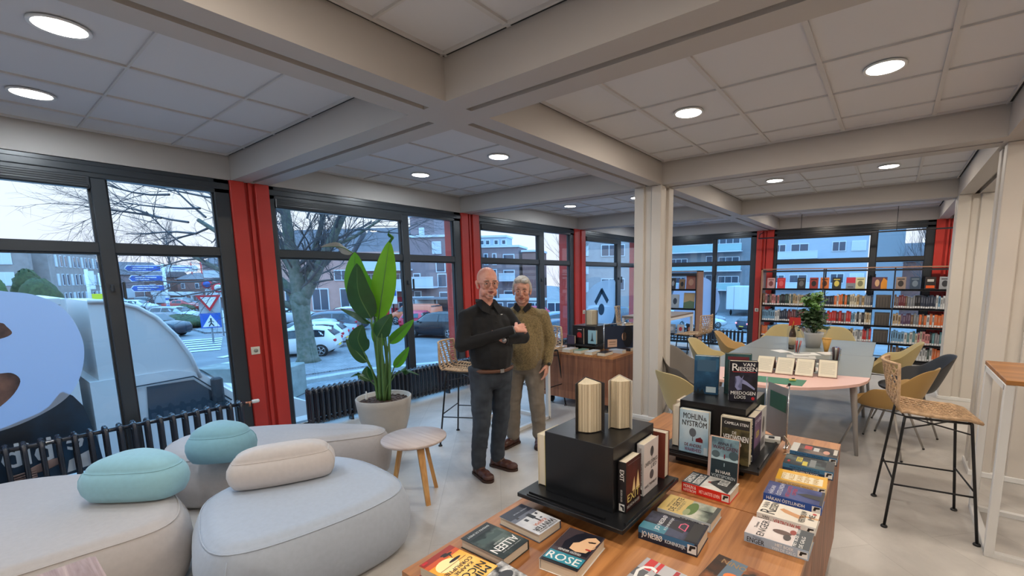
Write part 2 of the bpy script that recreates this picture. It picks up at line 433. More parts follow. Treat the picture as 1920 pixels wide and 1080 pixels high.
# windows -----------------------------------------------------------------
def window(k, a0, a1, m0, m1, plane, axis, wide_left=True):
    """a0..a1 frame span along the wall, m0..m1 mullion, plane = inner face of the frame"""
    w = bpy.data.objects.new('window_%d' % k, None); COL.objects.link(w); w['kind'] = 'structure'
    fr = MB(); D = .10
    def B(mb, s0, s1, z0, z1, d0=0, d1=D, m=FRAME, bev=.006):
        if axis == 'x': mb.bb(plane-d1, plane-d0, s0, s1, z0, z1, m, bev=bev)
        else: mb.bb(s0, s1, plane+d0, plane+d1, z0, z1, m, bev=bev)
    e = .058
    B(fr, a0, a0+e, 0, ZB); B(fr, a1-e*2.2, a1, 0, ZB); B(fr, a0, a1, 0, .05); B(fr, a0, a1, 2.56, ZB, .0, D)
    B(fr, a0, a1, 2.60, 2.66, -.012, .02)
    B(fr, m0, m1, 0.05, 2.56, -.006); B(fr, a0, a1, 1.945, 2.035, .012, D-.01)
    B(fr, a0+e, m0, 1.93, 1.945, .02, D-.02); B(fr, m1, a1-e*2.2, 1.93, 1.945, .02, D-.02)
    # thin inner beads
    for (s0, s1, z0, z1) in ((a0+e, m0, .05, 1.93), (m1, a1-e*2.2, .05, 1.93), (a0+e, m0, 2.035, 2.48), (m1, a1-e*2.2, 2.035, 2.56)):
        B(fr, s0, s0+.014, z0, z1, .03, .07, FRAME2, 0); B(fr, s1-.014, s1, z0, z1, .03, .07, FRAME2, 0)
    fr.build('frame', None, w)
    vt = MB(); B(vt, a0+e, m0, 2.47, 2.57, -.02, .06); B(vt, a0+e+.01, m0-.01, 2.475, 2.50, -.03, 0, FRAME2)
    for i in range(3): B(vt, a0+e+.02, m0-.02, 2.515+i*.017, 2.522+i*.017, -.026, 0, FRAME2, 0)
    vt.build('ventilation_grille', None, w)
    for (s0, s1, z0, z1) in ((a0+e, m0, .05, 1.945), (m1, a1-e*2.2, .05, 1.945), (a0+e, m0, 2.035, 2.47), (m1, a1-e*2.2, 2.035, 2.56)):
        g = MB(); B(g, s0, s1, z0, z1, .048, .052, GLASS, 0)
        g.build('pane', None, w)
    hd = MB(); B(hd, m1+.012, m1+.03, 1.55, 1.7, -.03, 0); B(hd, m0+.03, m0+.05, 1.62, 1.68, -.04, -.005); hd.build('window_handle', BLACKM, w)
    return w
WX = -5.43; WY = 11.03
window(1, -4.0, -1.3, -2.2, -2.1, WX, 'x'); window(2, -.95, 1.76, .78, .875, WX, 'x')
window(3, 2.11, 4.745, 3.71, 3.815, WX, 'x'); window(4, 5.11, 7.79, 6.65, 6.79, WX, 'x'); window(5, 8.19, 10.98, 9.63, 9.8, WX, 'x')
window(6, -5.40, -2.57, -3.58, -3.50, WY, 'y'); window(7, -2.21, .585, -.41, -.31, WY, 'y'); window(8, .96, 4.05, 2.4, 2.5, WY, 'y')
# recessed ceiling lamps ---------------------------------------------------
LAMP = emis('lamp_diffuser', (255, 250, 240), 9.0)
def_lights = []
for yi, y in enumerate((-2.6, .46, 3.48, 6.58, 9.7)):
    for x in (-4.66, -3.36, -1.35, -.13, 1.6, 2.8):
        def_lights.append((x, y, yi))
LN = {(-4.66, .46): 'smaller lower round ceiling lamp at the left edge, above the frosted window disc', (-3.36, .46): 'largest round ceiling lamp, in the top left corner of the picture',
      (-4.66, 3.48): 'round ceiling lamp above the potted plant, nearer the windows', (-3.36, 3.48): 'round ceiling lamp above the two men, nearer the long beam',
      (-1.35, 3.48): 'round ceiling lamp right of the long beam, smaller left one of its pair', (-.13, 3.48): 'large round ceiling lamp at the upper right of the picture, right one of its pair',
      (-4.66, 6.58): 'small round ceiling lamp over the wooden cabinet in front of the fourth window', (-3.36, 6.58): 'small round ceiling lamp half hidden behind the left edge of the cream column',
      (-1.35, 6.58): 'round ceiling lamp over the long meeting table, left one of its pair', (-.13, 6.58): 'round ceiling lamp over the long meeting table, right one, nearest the ribbed wall'}
for (x, y, yi) in def_lights:
    lb = LN.get((x, y), 'round recessed ceiling lamp set flush in the white tiles, out of view' if (x > .9 or y < 0) else ('round recessed ceiling lamp near the far windows, at the %s' % ('left' if x < -4 else 'middle left' if x < -3 else 'middle right' if x < -1 else 'right')))
    t = thing('ceiling_lamp', lb, 'ceiling lamp', (x, y, ZC), 0, 'recessed ceiling lamps')
    MB().lathe([(.094, -.0), (.108, -.006), (.112, -.002), (.112, .006)], 40, WHITEM).build('trim_ring', None, t)
    MB().lathe([(0, -.002), (.094, -.002)], 40, LAMP, c=(0, 0, 0)).add([], []).build('diffuser', None, t)
    ld = bpy.data.lights.new('lamp_glow', 'AREA'); ld.shape = 'DISK'; ld.size = .18; ld.energy = LAMP_W*(.9 if x < -3 else 1.12); ld.color = (.82, .92, 1.0) if x < -3 else (1, .87, .72)
    lo = bpy.data.objects.new('lamp_glow', ld); COL.objects.link(lo); lo.parent = t; lo.location = (0, 0, -.012)
# ------------------------------------------------------------------ camera, sky
R = ((0.80701968, 0.59042854, -0.0106475), (0.07127465, -0.11528793, -0.99077173), (-0.58620744, 0.79881339, -0.13512222))
cd = bpy.data.cameras.new('camera'); co = bpy.data.objects.new('camera', cd); COL.objects.link(co)
mw = Matrix(((R[0][0], -R[1][0], -R[2][0], 0), (R[0][1], -R[1][1], -R[2][1], 0), (R[0][2], -R[1][2], -R[2][2], 1.70), (0, 0, 0, 1)))
co.matrix_world = mw
cd.sensor_width = 36; cd.lens = 836.075/1920*36; cd.shift_x = (960-1057.19)/1920; cd.shift_y = (633.71-540)/1920; cd.clip_end = 600; cd.clip_start = .05
SC.camera = co
w = bpy.data.worlds.new('evening_sky'); SC.world = w; w.use_nodes = True; nt = w.node_tree; N = nt.nodes.new; L = nt.links.new
bg = nt.nodes['Background']
tc = N('ShaderNodeTexCoord'); sp = N('ShaderNodeSeparateXYZ'); L(tc.outputs['Generated'], sp.inputs[0])
cr = N('ShaderNodeValToRGB'); L(sp.outputs[2], cr.inputs[0])
cr.color_ramp.elements[0].position = 0; cr.color_ramp.elements[0].color = (.22, .225, .26, 1)
cr.color_ramp.elements[1].position = .9; cr.color_ramp.elements[1].color = (.20, .50, .92, 1)
for p_, c_ in ((.16, (.225, .25, .28, 1)), (.34, (.26, .50, .80, 1))):
    e = cr.color_ramp.elements.new(p_); e.color = c_
L(cr.outputs[0], bg.inputs[0]); bg.inputs[1].default_value = SKY_S
SC.view_settings.view_transform = 'Standard'; SC.view_settings.look = 'None'; SC.view_settings.exposure = EXPO; SC.view_settings.gamma = 1
SC.cycles.max_bounces = 7; SC.cycles.diffuse_bounces = 4; SC.cycles.glossy_bounces = 3; SC.cycles.transparent_max_bounces = 16; SC.cycles.transmission_bounces = 4
SC.cycles.caustics_reflective = False; SC.cycles.caustics_refractive = False; SC.cycles.sample_clamp_indirect = 4
SC.cycles.use_denoising = True
# ================================================================== OUTSIDE
G0 = -2.1
def sst(t): t = max(0, min(1, t)); return t*t*(3-2*t)
def gz(x, y): return G0-1.7*sst((y-26-max(0, -x-14)*1.2)/22)
ASPH = mat('street_asphalt', (124, 126, 130), .75, noise=.25, nscale=.6, rgb2=(104, 107, 112), bump=.1, bscale=30)
PAVE = mat('grey_paving', (150, 152, 156), .8, noise=.2, nscale=1.5, rgb2=(128, 130, 135), bump=.2, bscale=12)
_nt = PAVE.node_tree; _b = _nt.nodes['Principled BSDF']; _src = _b.inputs['Base Color'].links[0].from_socket
_br = _nt.nodes.new('ShaderNodeTexBrick'); _br.inputs['Scale'].default_value = 1; _br.inputs['Brick Width'].default_value = .22; _br.inputs['Row Height'].default_value = .11; _br.inputs['Mortar Size'].default_value = .008
_br.inputs['Color1'].default_value = (1, 1, 1, 1); _br.inputs['Color2'].default_value = (.8, .8, .8, 1); _br.inputs['Mortar'].default_value = (.35, .35, .36, 1)
_nt.links.new(_nt.nodes['Texture Coordinate'].outputs['Object'], _br.inputs['Vector']); _mx = _nt.nodes.new('ShaderNodeMix'); _mx.data_type = 'RGBA'; _mx.blend_type = 'MULTIPLY'; _mx.inputs[0].default_value = 1
_nt.links.new(_src, _mx.inputs[6]); _nt.links.new(_br.outputs[0], _mx.inputs[7]); _nt.links.new(_mx.outputs[2], _b.inputs['Base Color'])
KERB = mat('kerb_stone', (168, 172, 172), .85, noise=.15, nscale=3)
LINEW = mat('road_marking', (215, 220, 222), .7, noise=.25, nscale=2)
def ground_patch(name, pts, dz, m, n_=1):
    mb = MB(); mb.prism(pts, 0, 1, m)
    mb.v = [(v[0], v[1], gz(v[0], v[1])+(dz if v[2] > .5 else dz-.2)) for v in mb.v]
    return struct(name, mb)
gm = MB(); gm.grid(lambda u, v: (-160+u*210, -60+v*220, gz(-160+u*210, -60+v*220)), 70, 74, ASPH)
gm.v = [p for p in gm.v]; gmo = struct('ground_street', gm)
brick = MATS['grey_paving']
ground_patch('ground_pavement', [(-9.5, -12), (-9.5, 6), (-16.2, 7), (-17.4, 7.3), (-17.2, 10), (-13, 17), (-7, 20), (-5.9, 11.4), (-5.9, -12)], .02, PAVE)
ground_patch('ground_kerb', [(-17.6, 7.2), (-17.3, 9.9), (-14, 16.4), (-13.7, 16.2), (-16.9, 9.8), (-17.1, 7.3)], .16, KERB)
ground_patch('ground_tree_strip', [(-19, 6.5), (-27, 10.0), (-24.3, 13.0), (-18.3, 10.6)], .05, PAVE)
ground_patch('ground_island', [(-40, 10.5), (-52, 11.5), (-60, 16), (-44, 19), (-38, 13.5)], .12, PAVE)
for i, (a, b) in enumerate((((-33.6, 7.6), (-32.2, 7.0)), ((-35.4, 8.4), (-33.6, 7.9)), ((-32.0, 8.9), (-30.4, 8.0)))):
    pass
zb = MB()
for i in range(6):
    cx, cy = -30.2-i*1.15, 7.0+i*.36
    d = Vector((.25, .97, 0)); e = Vector((-.97, .25, 0))
    P = [Vector((cx, cy, 0))+d*a+e*b for a, b in ((-1.0, 0), (1.5, 0), (1.5, .55), (-1.0, .55))]
    zb.add([(p.x, p.y, G0+.025) for p in P], [(0, 1, 2, 3)], LINEW)
for (x, y, a, l) in ((-24, 6.4, .4, 2.2), (-22.3, 6.0, .3, 1.4), (-26.5, 7.6, .5, 2.6), (-21, 5.4, .2, 1.6)):
    d = Vector((cos(a+pi/2), sin(a+pi/2), 0)); e = Vector((-d.y, d.x, 0))
    P = [Vector((x, y, 0))+d*u+e*v for u, v in ((0, 0), (l, .1), (l, .5), (0, .45))]
    zb.add([(p.x, p.y, G0+.025) for p in P], [(0, 1, 2, 3)], LINEW)
for k in range(5):
    x0 = -13-k*1.9; P = [(x0, 34), (x0+.25, 34), (x0+6.2, 46), (x0+5.9, 46)]
    zb.add([(p[0], p[1], gz(p[0], p[1])+.03) for p in P], [(0, 1, 2, 3)], LINEW)
struct('ground_markings', zb)
struct('wall_plinth', MB().bb(-5.9, -5.55, -12, 11.4, -4.5, -.2, KERB).bb(-5.9, 6, 11.05, 11.4, -4.5, -.2, KERB))
# ------------------------------------------------------------------ cars
CARGL = mat('car_glass', (30, 40, 52), .08, spec=.8)
TYRE = mat('tyre', (24, 25, 27), .8); RIM = mat('alloy_rim', (176, 182, 188), .3, metal=.7)
TAIL = mat('tail_lamp', (205, 30, 48), .25); TAILON = emis('tail_lamp_lit', (255, 60, 50), 2.2)
HEADL = mat('head_lamp', (214, 224, 232), .15); PLATE = mat('yellow_plate', (228, 190, 60), .5)
BUMP = mat('black_plastic', (34, 36, 40), .6)
PROF = {
 'hatch': [(0, .55, .55, .70, .6), (.08, .95, 1.0, .80, .66), (.45, .98, 1.36, .86, .60), (.9, .97, 1.45, .88, .62), (1.9, .93, 1.46, .88, .63), (2.5, .92, 1.36, .88, .60), (3.15, .93, .98, .86, .60), (3.4, .90, .92, .85, .7), (3.9, .78, .79, .80, .68), (4.18, .62, .62, .66, .5)],
 'estate': [(0, .55, .55, .70, .6), (.06, .95, 1.0, .80, .68), (.35, .98, 1.38, .86, .64), (.8, .97, 1.46, .88, .65), (2.1, .95, 1.47, .88, .65), (2.75, .94, 1.38, .88, .62), (3.4, .95, .99, .86, .6), (3.6, .92, .94, .85, .7), (4.25, .8, .81, .80, .68), (4.55, .62, .62, .66, .5)],
 'sedan': [(0, .6, .6, .70, .6), (.1, .95, .96, .8, .7), (.7, 1.0, 1.03, .85, .7), (1.3, .98, 1.36, .88, .60), (1.9, .95, 1.43, .88, .6), (2.4, .93, 1.38, .88, .6), (3.15, .94, .98, .86, .6), (3.4, .9, .92, .85, .7), (4.2, .78, .79, .8, .68), (4.5, .62, .62, .66, .5)],
 'suv': [(0, .6, .6, .74, .65), (.06, 1.05, 1.1, .84, .70), (.4, 1.08, 1.52, .9, .66), (.9, 1.07, 1.64, .92, .68), (2.1, 1.04, 1.65, .92, .68), (2.7, 1.03, 1.54, .92, .65), (3.35, 1.04, 1.1, .9, .65), (3.6, 1.03, 1.05, .9, .75), (4.2, .94, .95, .86, .74), (4.45, .72, .72, .72, .56)],
 'van': [(0, .6, .6, .82, .78), (.05, 1.05, 1.55, .88, .76), (.3, 1.08, 1.68, .92, .78), (1.4, 1.08, 1.70, .92, .78), (2.6, 1.08, 1.68, .92, .78), (3.0, 1.06, 1.58, .92, .72), (3.6, 1.07, 1.12, .9, .65), (3.8, 1.0, 1.02, .88, .7), (4.2, .84, .85, .84, .7), (4.4, .62, .62, .7, .5)]}
def bodypt(P, x):
    for a, b in zip(P, P[1:]):
        if a[0] <= x <= b[0]:
            t = (x-a[0])/(b[0]-a[0]); return [a[i]+(b[i]-a[i])*t for i in range(1, 5)]
    return P[-1][1:]
def car(label, x, y, ang, kind, rgb, lit=False, group='parked cars', rear_glass=True):
    P = PROF[kind]; L_ = P[-1][0]
    bm_ = mat('car_paint_%d_%d_%d' % rgb, rgb, .35, metal=.05, spec=.5, coat=.2)
    nm = {'van': 'van', 'suv': 'car', 'hatch': 'car', 'estate': 'car', 'sedan': 'car'}[kind]
    t = thing(nm, label, nm, (x, y, gz(x, y)), ang, group)
    T = Matrix.Translation((-L_/2, 0, 0))
    mb = MB(); vs = []; n = 0
    for (px, zb_, zr, wb, wr) in P:
        lo = .22 if .15 < px < L_-.1 else .38
        ring = [(0, lo), (wb*.9, lo), (wb*1.0, lo+.2), (wb*1.02, (lo+zb_)/2+.05), (wb, zb_), (wr+(wb-wr)*.1, zb_+(zr-zb_)*.9), (wr*.86, zr), (0, zr+.025)]
        full = [(px, a, b) for a, b in ring]+[(px, -a, b) for a, b in ring[-2:0:-1]]
        n = len(full); vs += full
    fs = []
    for i in range(len(P)-1):
        for j in range(n): fs.append((i*n+j, (i+1)*n+j, (i+1)*n+(j+1) % n, i*n+(j+1) % n))
    fs += [tuple(range(n)), tuple((len(P)-1)*n+j for j in range(n-1, -1, -1))]
    mb.add(vs, fs, bm_, True, T)
    body = mb.build('body', None, t); 
    # glass
    xs0 = P[2][0]; rf = [p for p in P if p[2]-p[1] > .3]; xa, xb = rf[0][0], rf[-1][0]; xc = P[P.index(rf[-1])+1][0]
    g = MB()
    def side(x, s, sy):
        zb_, zr, wb, wr = bodypt(P, x); ww = wr+(wb-wr)*.1
        return (x, sy*((wb+(ww-wb)*s)+.012), zb_+(zr-zb_)*.9*s)
    segs = [(xa+.05, (xa+xb)/2-.06), ((xa+xb)/2+.02, xc-.25)] if kind != 'van' else [(2.45, xc-.25)]
    for sy in (-1, 1):
        for (u0, u1) in segs:
            k = 8; pts = []
            for i in range(k+1): pts.append(side(u0+(u1-u0)*i/k, .10, sy))
            for i in range(k, -1, -1): pts.append(side(u0+(u1-u0)*i/k, .9 if bodypt(P, u0+(u1-u0)*i/k)[1]-bodypt(P, u0+(u1-u0)*i/k)[0] > .18 else .5, sy))
            m_ = len(pts)//2
            g.add(pts, [(i, i+1, 2*k-i, 2*k+1-i) if sy < 0 else (i+1, i, 2*k+1-i, 2*k-i) for i in range(k)], CARGL, False, T)
    f0 = bodypt(P, xb); f1 = bodypt(P, xc)
    g.add([(xb+.03, f0[3]*.8, f0[1]-.0), (xb+.03, -f0[3]*.8, f0[1]-.0), (xc-.02, -f1[3]*.95, f1[1]+.03), (xc-.02, f1[3]*.95, f1[1]+.03)], [(0, 1, 2, 3)], CARGL, False, Matrix.Translation((-L_/2+.02, 0, .03)))
    r0 = bodypt(P, xa); r1 = bodypt(P, .09) if kind != 'sedan' else bodypt(P, .75)
    xr = .09 if kind != 'sedan' else .75
    g.add([(xr, r1[3]*.9, r1[1]+.03), (xr, -r1[3]*.9, r1[1]+.03), (xa, -r0[3]*.85, r0[1]-.04), (xa, r0[3]*.85, r0[1]-.04)], [(0, 3, 2, 1)], CARGL, False, Matrix.Translation((-L_/2-.03, 0, .02)))
    g.build('windows', None, t)
    for wx in (L_*.17, L_*.80):
        for sy in (-1, 1):
            r = .33 if kind not in ('suv', 'van') else .36; wb = bodypt(P, wx)[2]
            M_ = Matrix.Translation((wx-L_/2, sy*(wb-.08), r)) @ Matrix.Rotation(pi/2, 4, 'X')
            w_ = MB().lathe([(r*.62, -.10), (r*.95, -.11), (r, -.07), (r, .07), (r*.95, .11), (r*.62, .10)], 20, TYRE, M_)
            wo = w_.build('wheel', None, t)
            rm = MB().lathe([(.05, .0), (r*.6, .0), (r*.64, .09)], 20, BUMP, M_)
            for q in range(5):
                a = q*2*pi/5; zz = .095 if sy < 0 else -.095
                rm.tube([(0, 0, zz), (r*.6*cos(a), r*.6*sin(a), zz)], .03, 4, RIM, M_)
            rm.tube([(r*.62*cos(a*pi/8), r*.62*sin(a*pi/8), zz) for a in range(16)], .018, 4, RIM, M_, closed=True)
            rm.build('rim', None, wo)
    for sy in (-1, 1):
        zt = .82 if kind != 'suv' else .95
        wb = bodypt(P, .08)[2]
        MB().bb(-L_/2-.01, -L_/2+.3, sy*(wb-.17), sy*(wb+.015), zt-.07, zt+.07, TAILON if lit else TAIL, bev=.03).build('tail_lamp', None, t)
        MB().bb(L_/2-.42, L_/2-.08, sy*.5, sy*.76, .60, .72, HEADL, bev=.04).build('head_lamp', None, t)
        zz = bodypt(P, xc-.3)[0]; MB().ball((xc-.35-L_/2, sy*1.0, zz+.06), (.07, .09, .07), bm_).build('wing_mirror', None, t)
    MB().bb(-L_/2-.02, -L_/2+.05, -.26, .26, .48, .58, PLATE).build('number_plate', None, t)
    return t
H1 = radians(-129)
WHT = (226, 230, 234)
car('white hatchback parked nearest behind the bare tree', -24.1, 9.9, H1, 'hatch', WHT)
car('white hatchback parked just beyond the nearest white one', -26.4, 11.5, H1, 'hatch', (215, 221, 228))
car('silver saloon car parked behind the two white hatchbacks', -28.4, 13.0, H1, 'sedan', (160, 170, 182))
car('dark grey estate car with roof rails behind the silver saloon', -31.2, 14.8, H1, 'suv', (86, 96, 108))
car('white jeep-like car at the left edge of the second window', -42.0, 17.0, radians(50), 'suv', (205, 210, 216))
car('black off-road car standing across the square right of the plant', -23.9, 18.6, radians(-165), 'suv', (22, 26, 34))
car('bright red hatchback seen from behind left of the black car', -28.6, 20.6, radians(125), 'hatch', (196, 22, 60))
car('orange delivery van with lit tail lamps behind the red hatchback', -32.3, 22.9, radians(-165), 'van', (214, 112, 74), lit=True)
car('dark red hatchback between the big leaf and the window post', -36.0, 18.0, radians(-140), 'hatch', (92, 34, 46))
car('dark grey hatchback with a yellow plate behind the plant', -33.4, 16.9, radians(60), 'hatch', (58, 66, 78))
car('white small car far back beside the big green leaf', -38.4, 20.0, radians(-150), 'hatch', (220, 226, 230))
car('blue grey car parked right of the orange van', -26.2, 25.4, radians(-150), 'hatch', (86, 116, 140))
car('black crossover driving past the zebra crossing', -41.2, 7.9, radians(37), 'suv', (34, 44, 58))
car('silver car half hidden behind the hedge at the junction', -54.3, 12.3, radians(30), 'estate', (160, 168, 178))
car('dark car with bright red tail lamps waiting far down the street', -87.0, 16.2, radians(160), 'suv', (40, 44, 54), lit=True, group='moving cars')
car('pale estate car parked far down the street', -92.5, 14.8, radians(60), 'estate', (150, 160, 172))
car('red low car parked behind the direction post', -74.8, 17.8, radians(40), 'sedan', (176, 58, 56))
car('white car parked left of the red one by the direction post', -79.5, 14.2, radians(40), 'hatch', (200, 206, 212))
car('grey car far back under the white canopy', -82.2, 19.6, radians(20), 'estate', (120, 130, 142))
# third window
car('silver blue hatchback right behind the shoulder of the man in the sweater', -18.6, 24.0, radians(-125), 'hatch', (108, 128, 144))
car('dark blue car parked nearest outside the third window', -15.2, 19.6, radians(-125), 'hatch', (34, 56, 78))
car('red car parked third from the glass outside the third window', -24.2, 27.6, radians(-125), 'hatch', (190, 24, 66))
car('white car parked outside the third window right of the red one', -19.9, 31.0, radians(-125), 'hatch', (214, 220, 226))
car('small crimson car low behind the radiator outside the third window', -11.8, 17.2, radians(-125), 'hatch', (178, 20, 60))
# fourth and far windows
car('dark car behind the frosted house mark on the fourth window', -17.6, 30.0, radians(-100), 'hatch', (52, 72, 92))
car('pale blue car parked outside the narrow pane of the fourth window', -13.6, 30.6, radians(-100), 'sedan', (140, 160, 176))
car('silver saloon parked outside the far window, nose to the right', -17.4, 51.5, radians(28), 'sedan', (150, 162, 174))
car('white car in front of the silver saloon by the far window', -15.6, 45.6, radians(30), 'estate', (196, 206, 214))
car('blue grey van with a white roof standing behind the silver saloon', -21.0, 60.0, radians(25), 'van', (70, 92, 112))
car('dark car with a lit red tail lamp at the edge of the red column', -10.6, 47.0, radians(60), 'hatch', (34, 52, 72), lit=True, group='moving cars')
car('white car far behind the left low bookcase', -22.5, 50.5, radians(20), 'estate', (205, 213, 220))
# ------------------------------------------------------------------ truck beside the first window
TW = mat('truck_white', (216, 206, 200), .35, spec=.5); TG = mat('truck_grey', (156, 150, 148), .5); TD = mat('truck_gap', (36, 40, 46), .7)
t = thing('delivery_truck', 'white box truck with a sloping roof fairing parked right outside the first window', 'truck', (-9.0, -1.0, G0))
zo = -G0
MB().bb(-2.2, 0, -3.6, 1.85, 1.0, zo+1.49, TG).bb(-2.22, .02, -3.6, 1.85, zo+1.40, zo+1.50, TW, bev=.01).bb(-2.2, .01, 1.74, 1.9, 1.0, zo+1.49, TW, bev=.01).bb(-2.2, .012, -3.6, 1.86, zo+1.24, zo+1.25, TD).build('cargo_box', None, t)
fm = MB(); prof = [(2.1, 1.44), (2.35, 1.43), (2.6, 1.33), (2.80, 1.16), (3.0, .86), (3.15, .52), (3.24, .14), (3.25, .06), (2.1, .3)]
fm.prism([(a, b+zo) for a, b in prof], -2.05, -.05, TW, Matrix(((0, 0, 1, 0), (1, 0, 0, 0), (0, 1, 0, 0), (0, 0, 0, 1))))
fm.tube([(-.03, a, b+zo) for a, b in prof[:7]], .03, 6, TW); fm.build('roof_fairing', None, t)
cb = MB(); prof = [(2.0, .30), (2.9, .32), (3.25, .22), (3.75, -.30), (4.6, -.52), (4.95, -.70), (5.0, -1.4), (2.0, -1.4)]
cb.prism([(a, b+zo) for a, b in prof], -2.05, -.02, TW, Matrix(((0, 0, 1, 0), (1, 0, 0, 0), (0, 1, 0, 0), (0, 0, 0, 1)))); cb.build('cab', None, t)
gw = MB(); gw.prism([(2.55, zo-.42), (2.58, zo+.12), (3.15, zo+.12), (3.6, zo-.36), (3.6, zo-.42)], -.03, .0, CARGL, Matrix(((0, 0, 1, 0), (1, 0, 0, 0), (0, 1, 0, 0), (0, 0, 0, 1)))); gw.build('side_window', None, t)
gw = MB(); gw.add([(-.2, 3.3, zo+.2), (-1.85, 3.3, zo+.2), (-1.9, 3.76, zo-.26), (-.15, 3.76, zo-.26)], [(0, 1, 2, 3)], CARGL, False, Matrix.Translation((0, .02, .03))); gw.build('windscreen', None, t)
MB().tube([(0, 2.45, zo-.45), (.012, 2.45, zo+.15), (.012, 3.15, zo+.18), (.012, 3.62, zo-.32)], .012, 5, TD).tube([(0, 2.45, zo+.15), (0, 2.45, .9)], .008, 5, TD).build('door_seal', None, t)
MB().bb(0, .14, 3.35, 3.5, zo-.3, zo+.12, TD, bev=.03).build('wing_mirror', None, t)
for (wy) in (-2.6, 3.95):
    for wx in (-.2, -1.95):
        MB().lathe([(.2, -.12), (.40, -.13), (.43, 0), (.40, .13), (.2, .12)], 20, TYRE, Matrix.Translation((wx, wy, .42)) @ Matrix.Rotation(pi/2, 4, 'Y')).build('wheel', None, t)
MB().bb(-1.9, -.2, -3.4, 4.6, .45, .8, TD).build('chassis', None, t)
# container truck in front of the far flats
t = thing('box_truck', 'white box body truck standing in front of the far balcony flats', 'truck', (-16.4, 62.8, -3.8), radians(3))
MB().bb(-1.9, 1.9, 0, 6, .9, 4.0, mat('white_box', (208, 220, 232), .6)).bb(-1.9, -1.86, -.02, 0, .9, 4.0, TG).bb(-.9, -.86, -.02, 0, .9, 4.0, TG).build('cargo_box', None, t)
for wx in (-1.4, 1.4): MB().lathe([(.2, -.12), (.42, 0), (.2, .12)], 16, TYRE, Matrix.Translation((wx, .8, .42)) @ Matrix.Rotation(pi/2, 4, 'Y')).build('wheel', None, t)
# ------------------------------------------------------------------ buildings
BRICK = mat('mauve_brick', (196, 152, 142), .9, noise=.12, nscale=2); BRICKD = mat('dark_brick', (136, 100, 94), .9, noise=.15, nscale=2)
BRICKG = mat('grey_brick', (160, 150, 146), .9, noise=.2, nscale=1.2); BRICKP = mat('purple_grey_brick', (150, 130, 132), .9, noise=.12, nscale=1.5)
SLATE = mat('slate_roof', (112, 104, 108), .8, noise=.15, nscale=2); WFR = mat('white_window_frame', (214, 220, 226), .5)
WGL = mat('house_glass', (66, 80, 96), .15, spec=.7); WBL = mat('window_blind', (205, 212, 218), .7); BALC = mat('pale_balcony_panel', (196, 208, 214), .5)
TEAL = mat('teal_panel', (150, 188, 190), .4); PALE = mat('pale_render', (176, 186, 196), .8); CAN = mat('grey_canopy', (110, 120, 130), .6)
def bld(label, A, B, z0, z1, depth, m, wins=(), name='building', group=None, flatroof=True):
    A = Vector(A); B = Vector(B); d = B-A; L_ = d.length
    t = thing(name, label, 'building', (A.x, A.y, z0), math.atan2(d.y, d.x), group)
    mb = MB().bb(0, L_, 0, depth, 0, z1-z0, m)
    if flatroof: mb.bb(-.1, L_+.1, -.1, depth, z1-z0-.12, z1-z0+.08, WFR)
    mb.build('walls', None, t)
    for wn in wins:
        x, z, w_, h_ = wn[:4]; st = wn[4] if len(wn) > 4 else 'w'
        q = MB(); z = z-z0
        if st in ('w', 'b', 'd'):
            q.bb(x-w_/2, x+w_/2, -.08, .02, z, z+h_, WFR)
            nn = max(1, round(w_/1.0))
            for i in range(nn):
                a = x-w_/2+.09+i*(w_-.09)/nn
                q.bb(a, a+(w_-.09)/nn-.09, -.1, -.03, z+.09, z+h_-.09, WBL if st == 'b' else WGL)
            q.build('window', None, t)
        elif st == 'bal':
            q.bb(x-w_/2, x+w_/2, -1.1, 0, z-.15, z, WFR).bb(x-w_/2, x+w_/2, -1.12, -1.06, z, z+h_, wn[5] if len(wn) > 5 else BALC)
            q.bb(x-w_/2, x+w_/2, -1.14, -1.04, z+h_, z+h_+.07, WFR).build('balcony', None, t)
        elif st == 'box':
            q.bb(x-w_/2, x+w_/2, -wn[6] if len(wn) > 6 else -.2, .05, z, z+h_, wn[5]).build('facade_panel', None, t)
    return t, L_
def roof(t, L_, depth, h0, h1, m, over=.3):
    mb = MB(); mb.prism([(-over, h0), (depth+over, h0), (depth/2, h1)], -over, L_+over, m, Matrix(((0, 0, 1, 0), (1, 0, 0, 0), (0, 1, 0, 0), (0, 0, 0, 1))))
    mb.build('roof', None, t)
# grey flats on the left
W1 = []
for r_, z in enumerate((-1.2, 1.3, 3.75)):
    for i in range(12): W1.append((2.2+i*1.45, z, .62, 1.55, 'b' if (i*7+r_*3) % 3 == 0 else 'w'))
bld('long grey brick block of flats running down the street at far left', (-86.3, 7.62), (-102.3, 14.2), -2.5, 6.0, 5, BRICKG, W1)
W2 = []
for z in (-1.0, 1.4, 3.9): W2 += [(8.2, z, 2.3, 1.6, 'b'), (11.6, z, 1.5, 1.6, 'b')]
W2 += [(8.2, z, 2.8, .7, 'bal', WGL) for z in (-1.0, 1.4, 3.9)]+[(2.5, 4.3, 1.2, 1.5, 'b')]
bld('grey brick corner flats with recessed balconies above the clipped bushes', (-89, -7), (-84.6, 5.9), -2.5, 6.0, 1.2, BRICKG, W2)
bld('white penthouse storey set on the roof of the grey flats', (-90.5, -7.5), (-87, 3.0), 6.12, 8.1, 1.5, PALE, [(4, 6.4, 3, 1.2, 'b'), (9, 6.4, 3.4, 1.2, 'w')], name='penthouse')
t, L_ = bld('low brick house with a slate roof and white ground floor windows', (-103.5, 15.8), (-105.3, 22.4), -2.5, 2.9, 5, BRICKP, [(2, -1, 1.4, 1.6, 'b'), (5, -1, 2, 1.6), (7, .9, 1.2, 1.2)], flatroof=False); roof(t, L_, 5, 5.4, 7.6, SLATE)
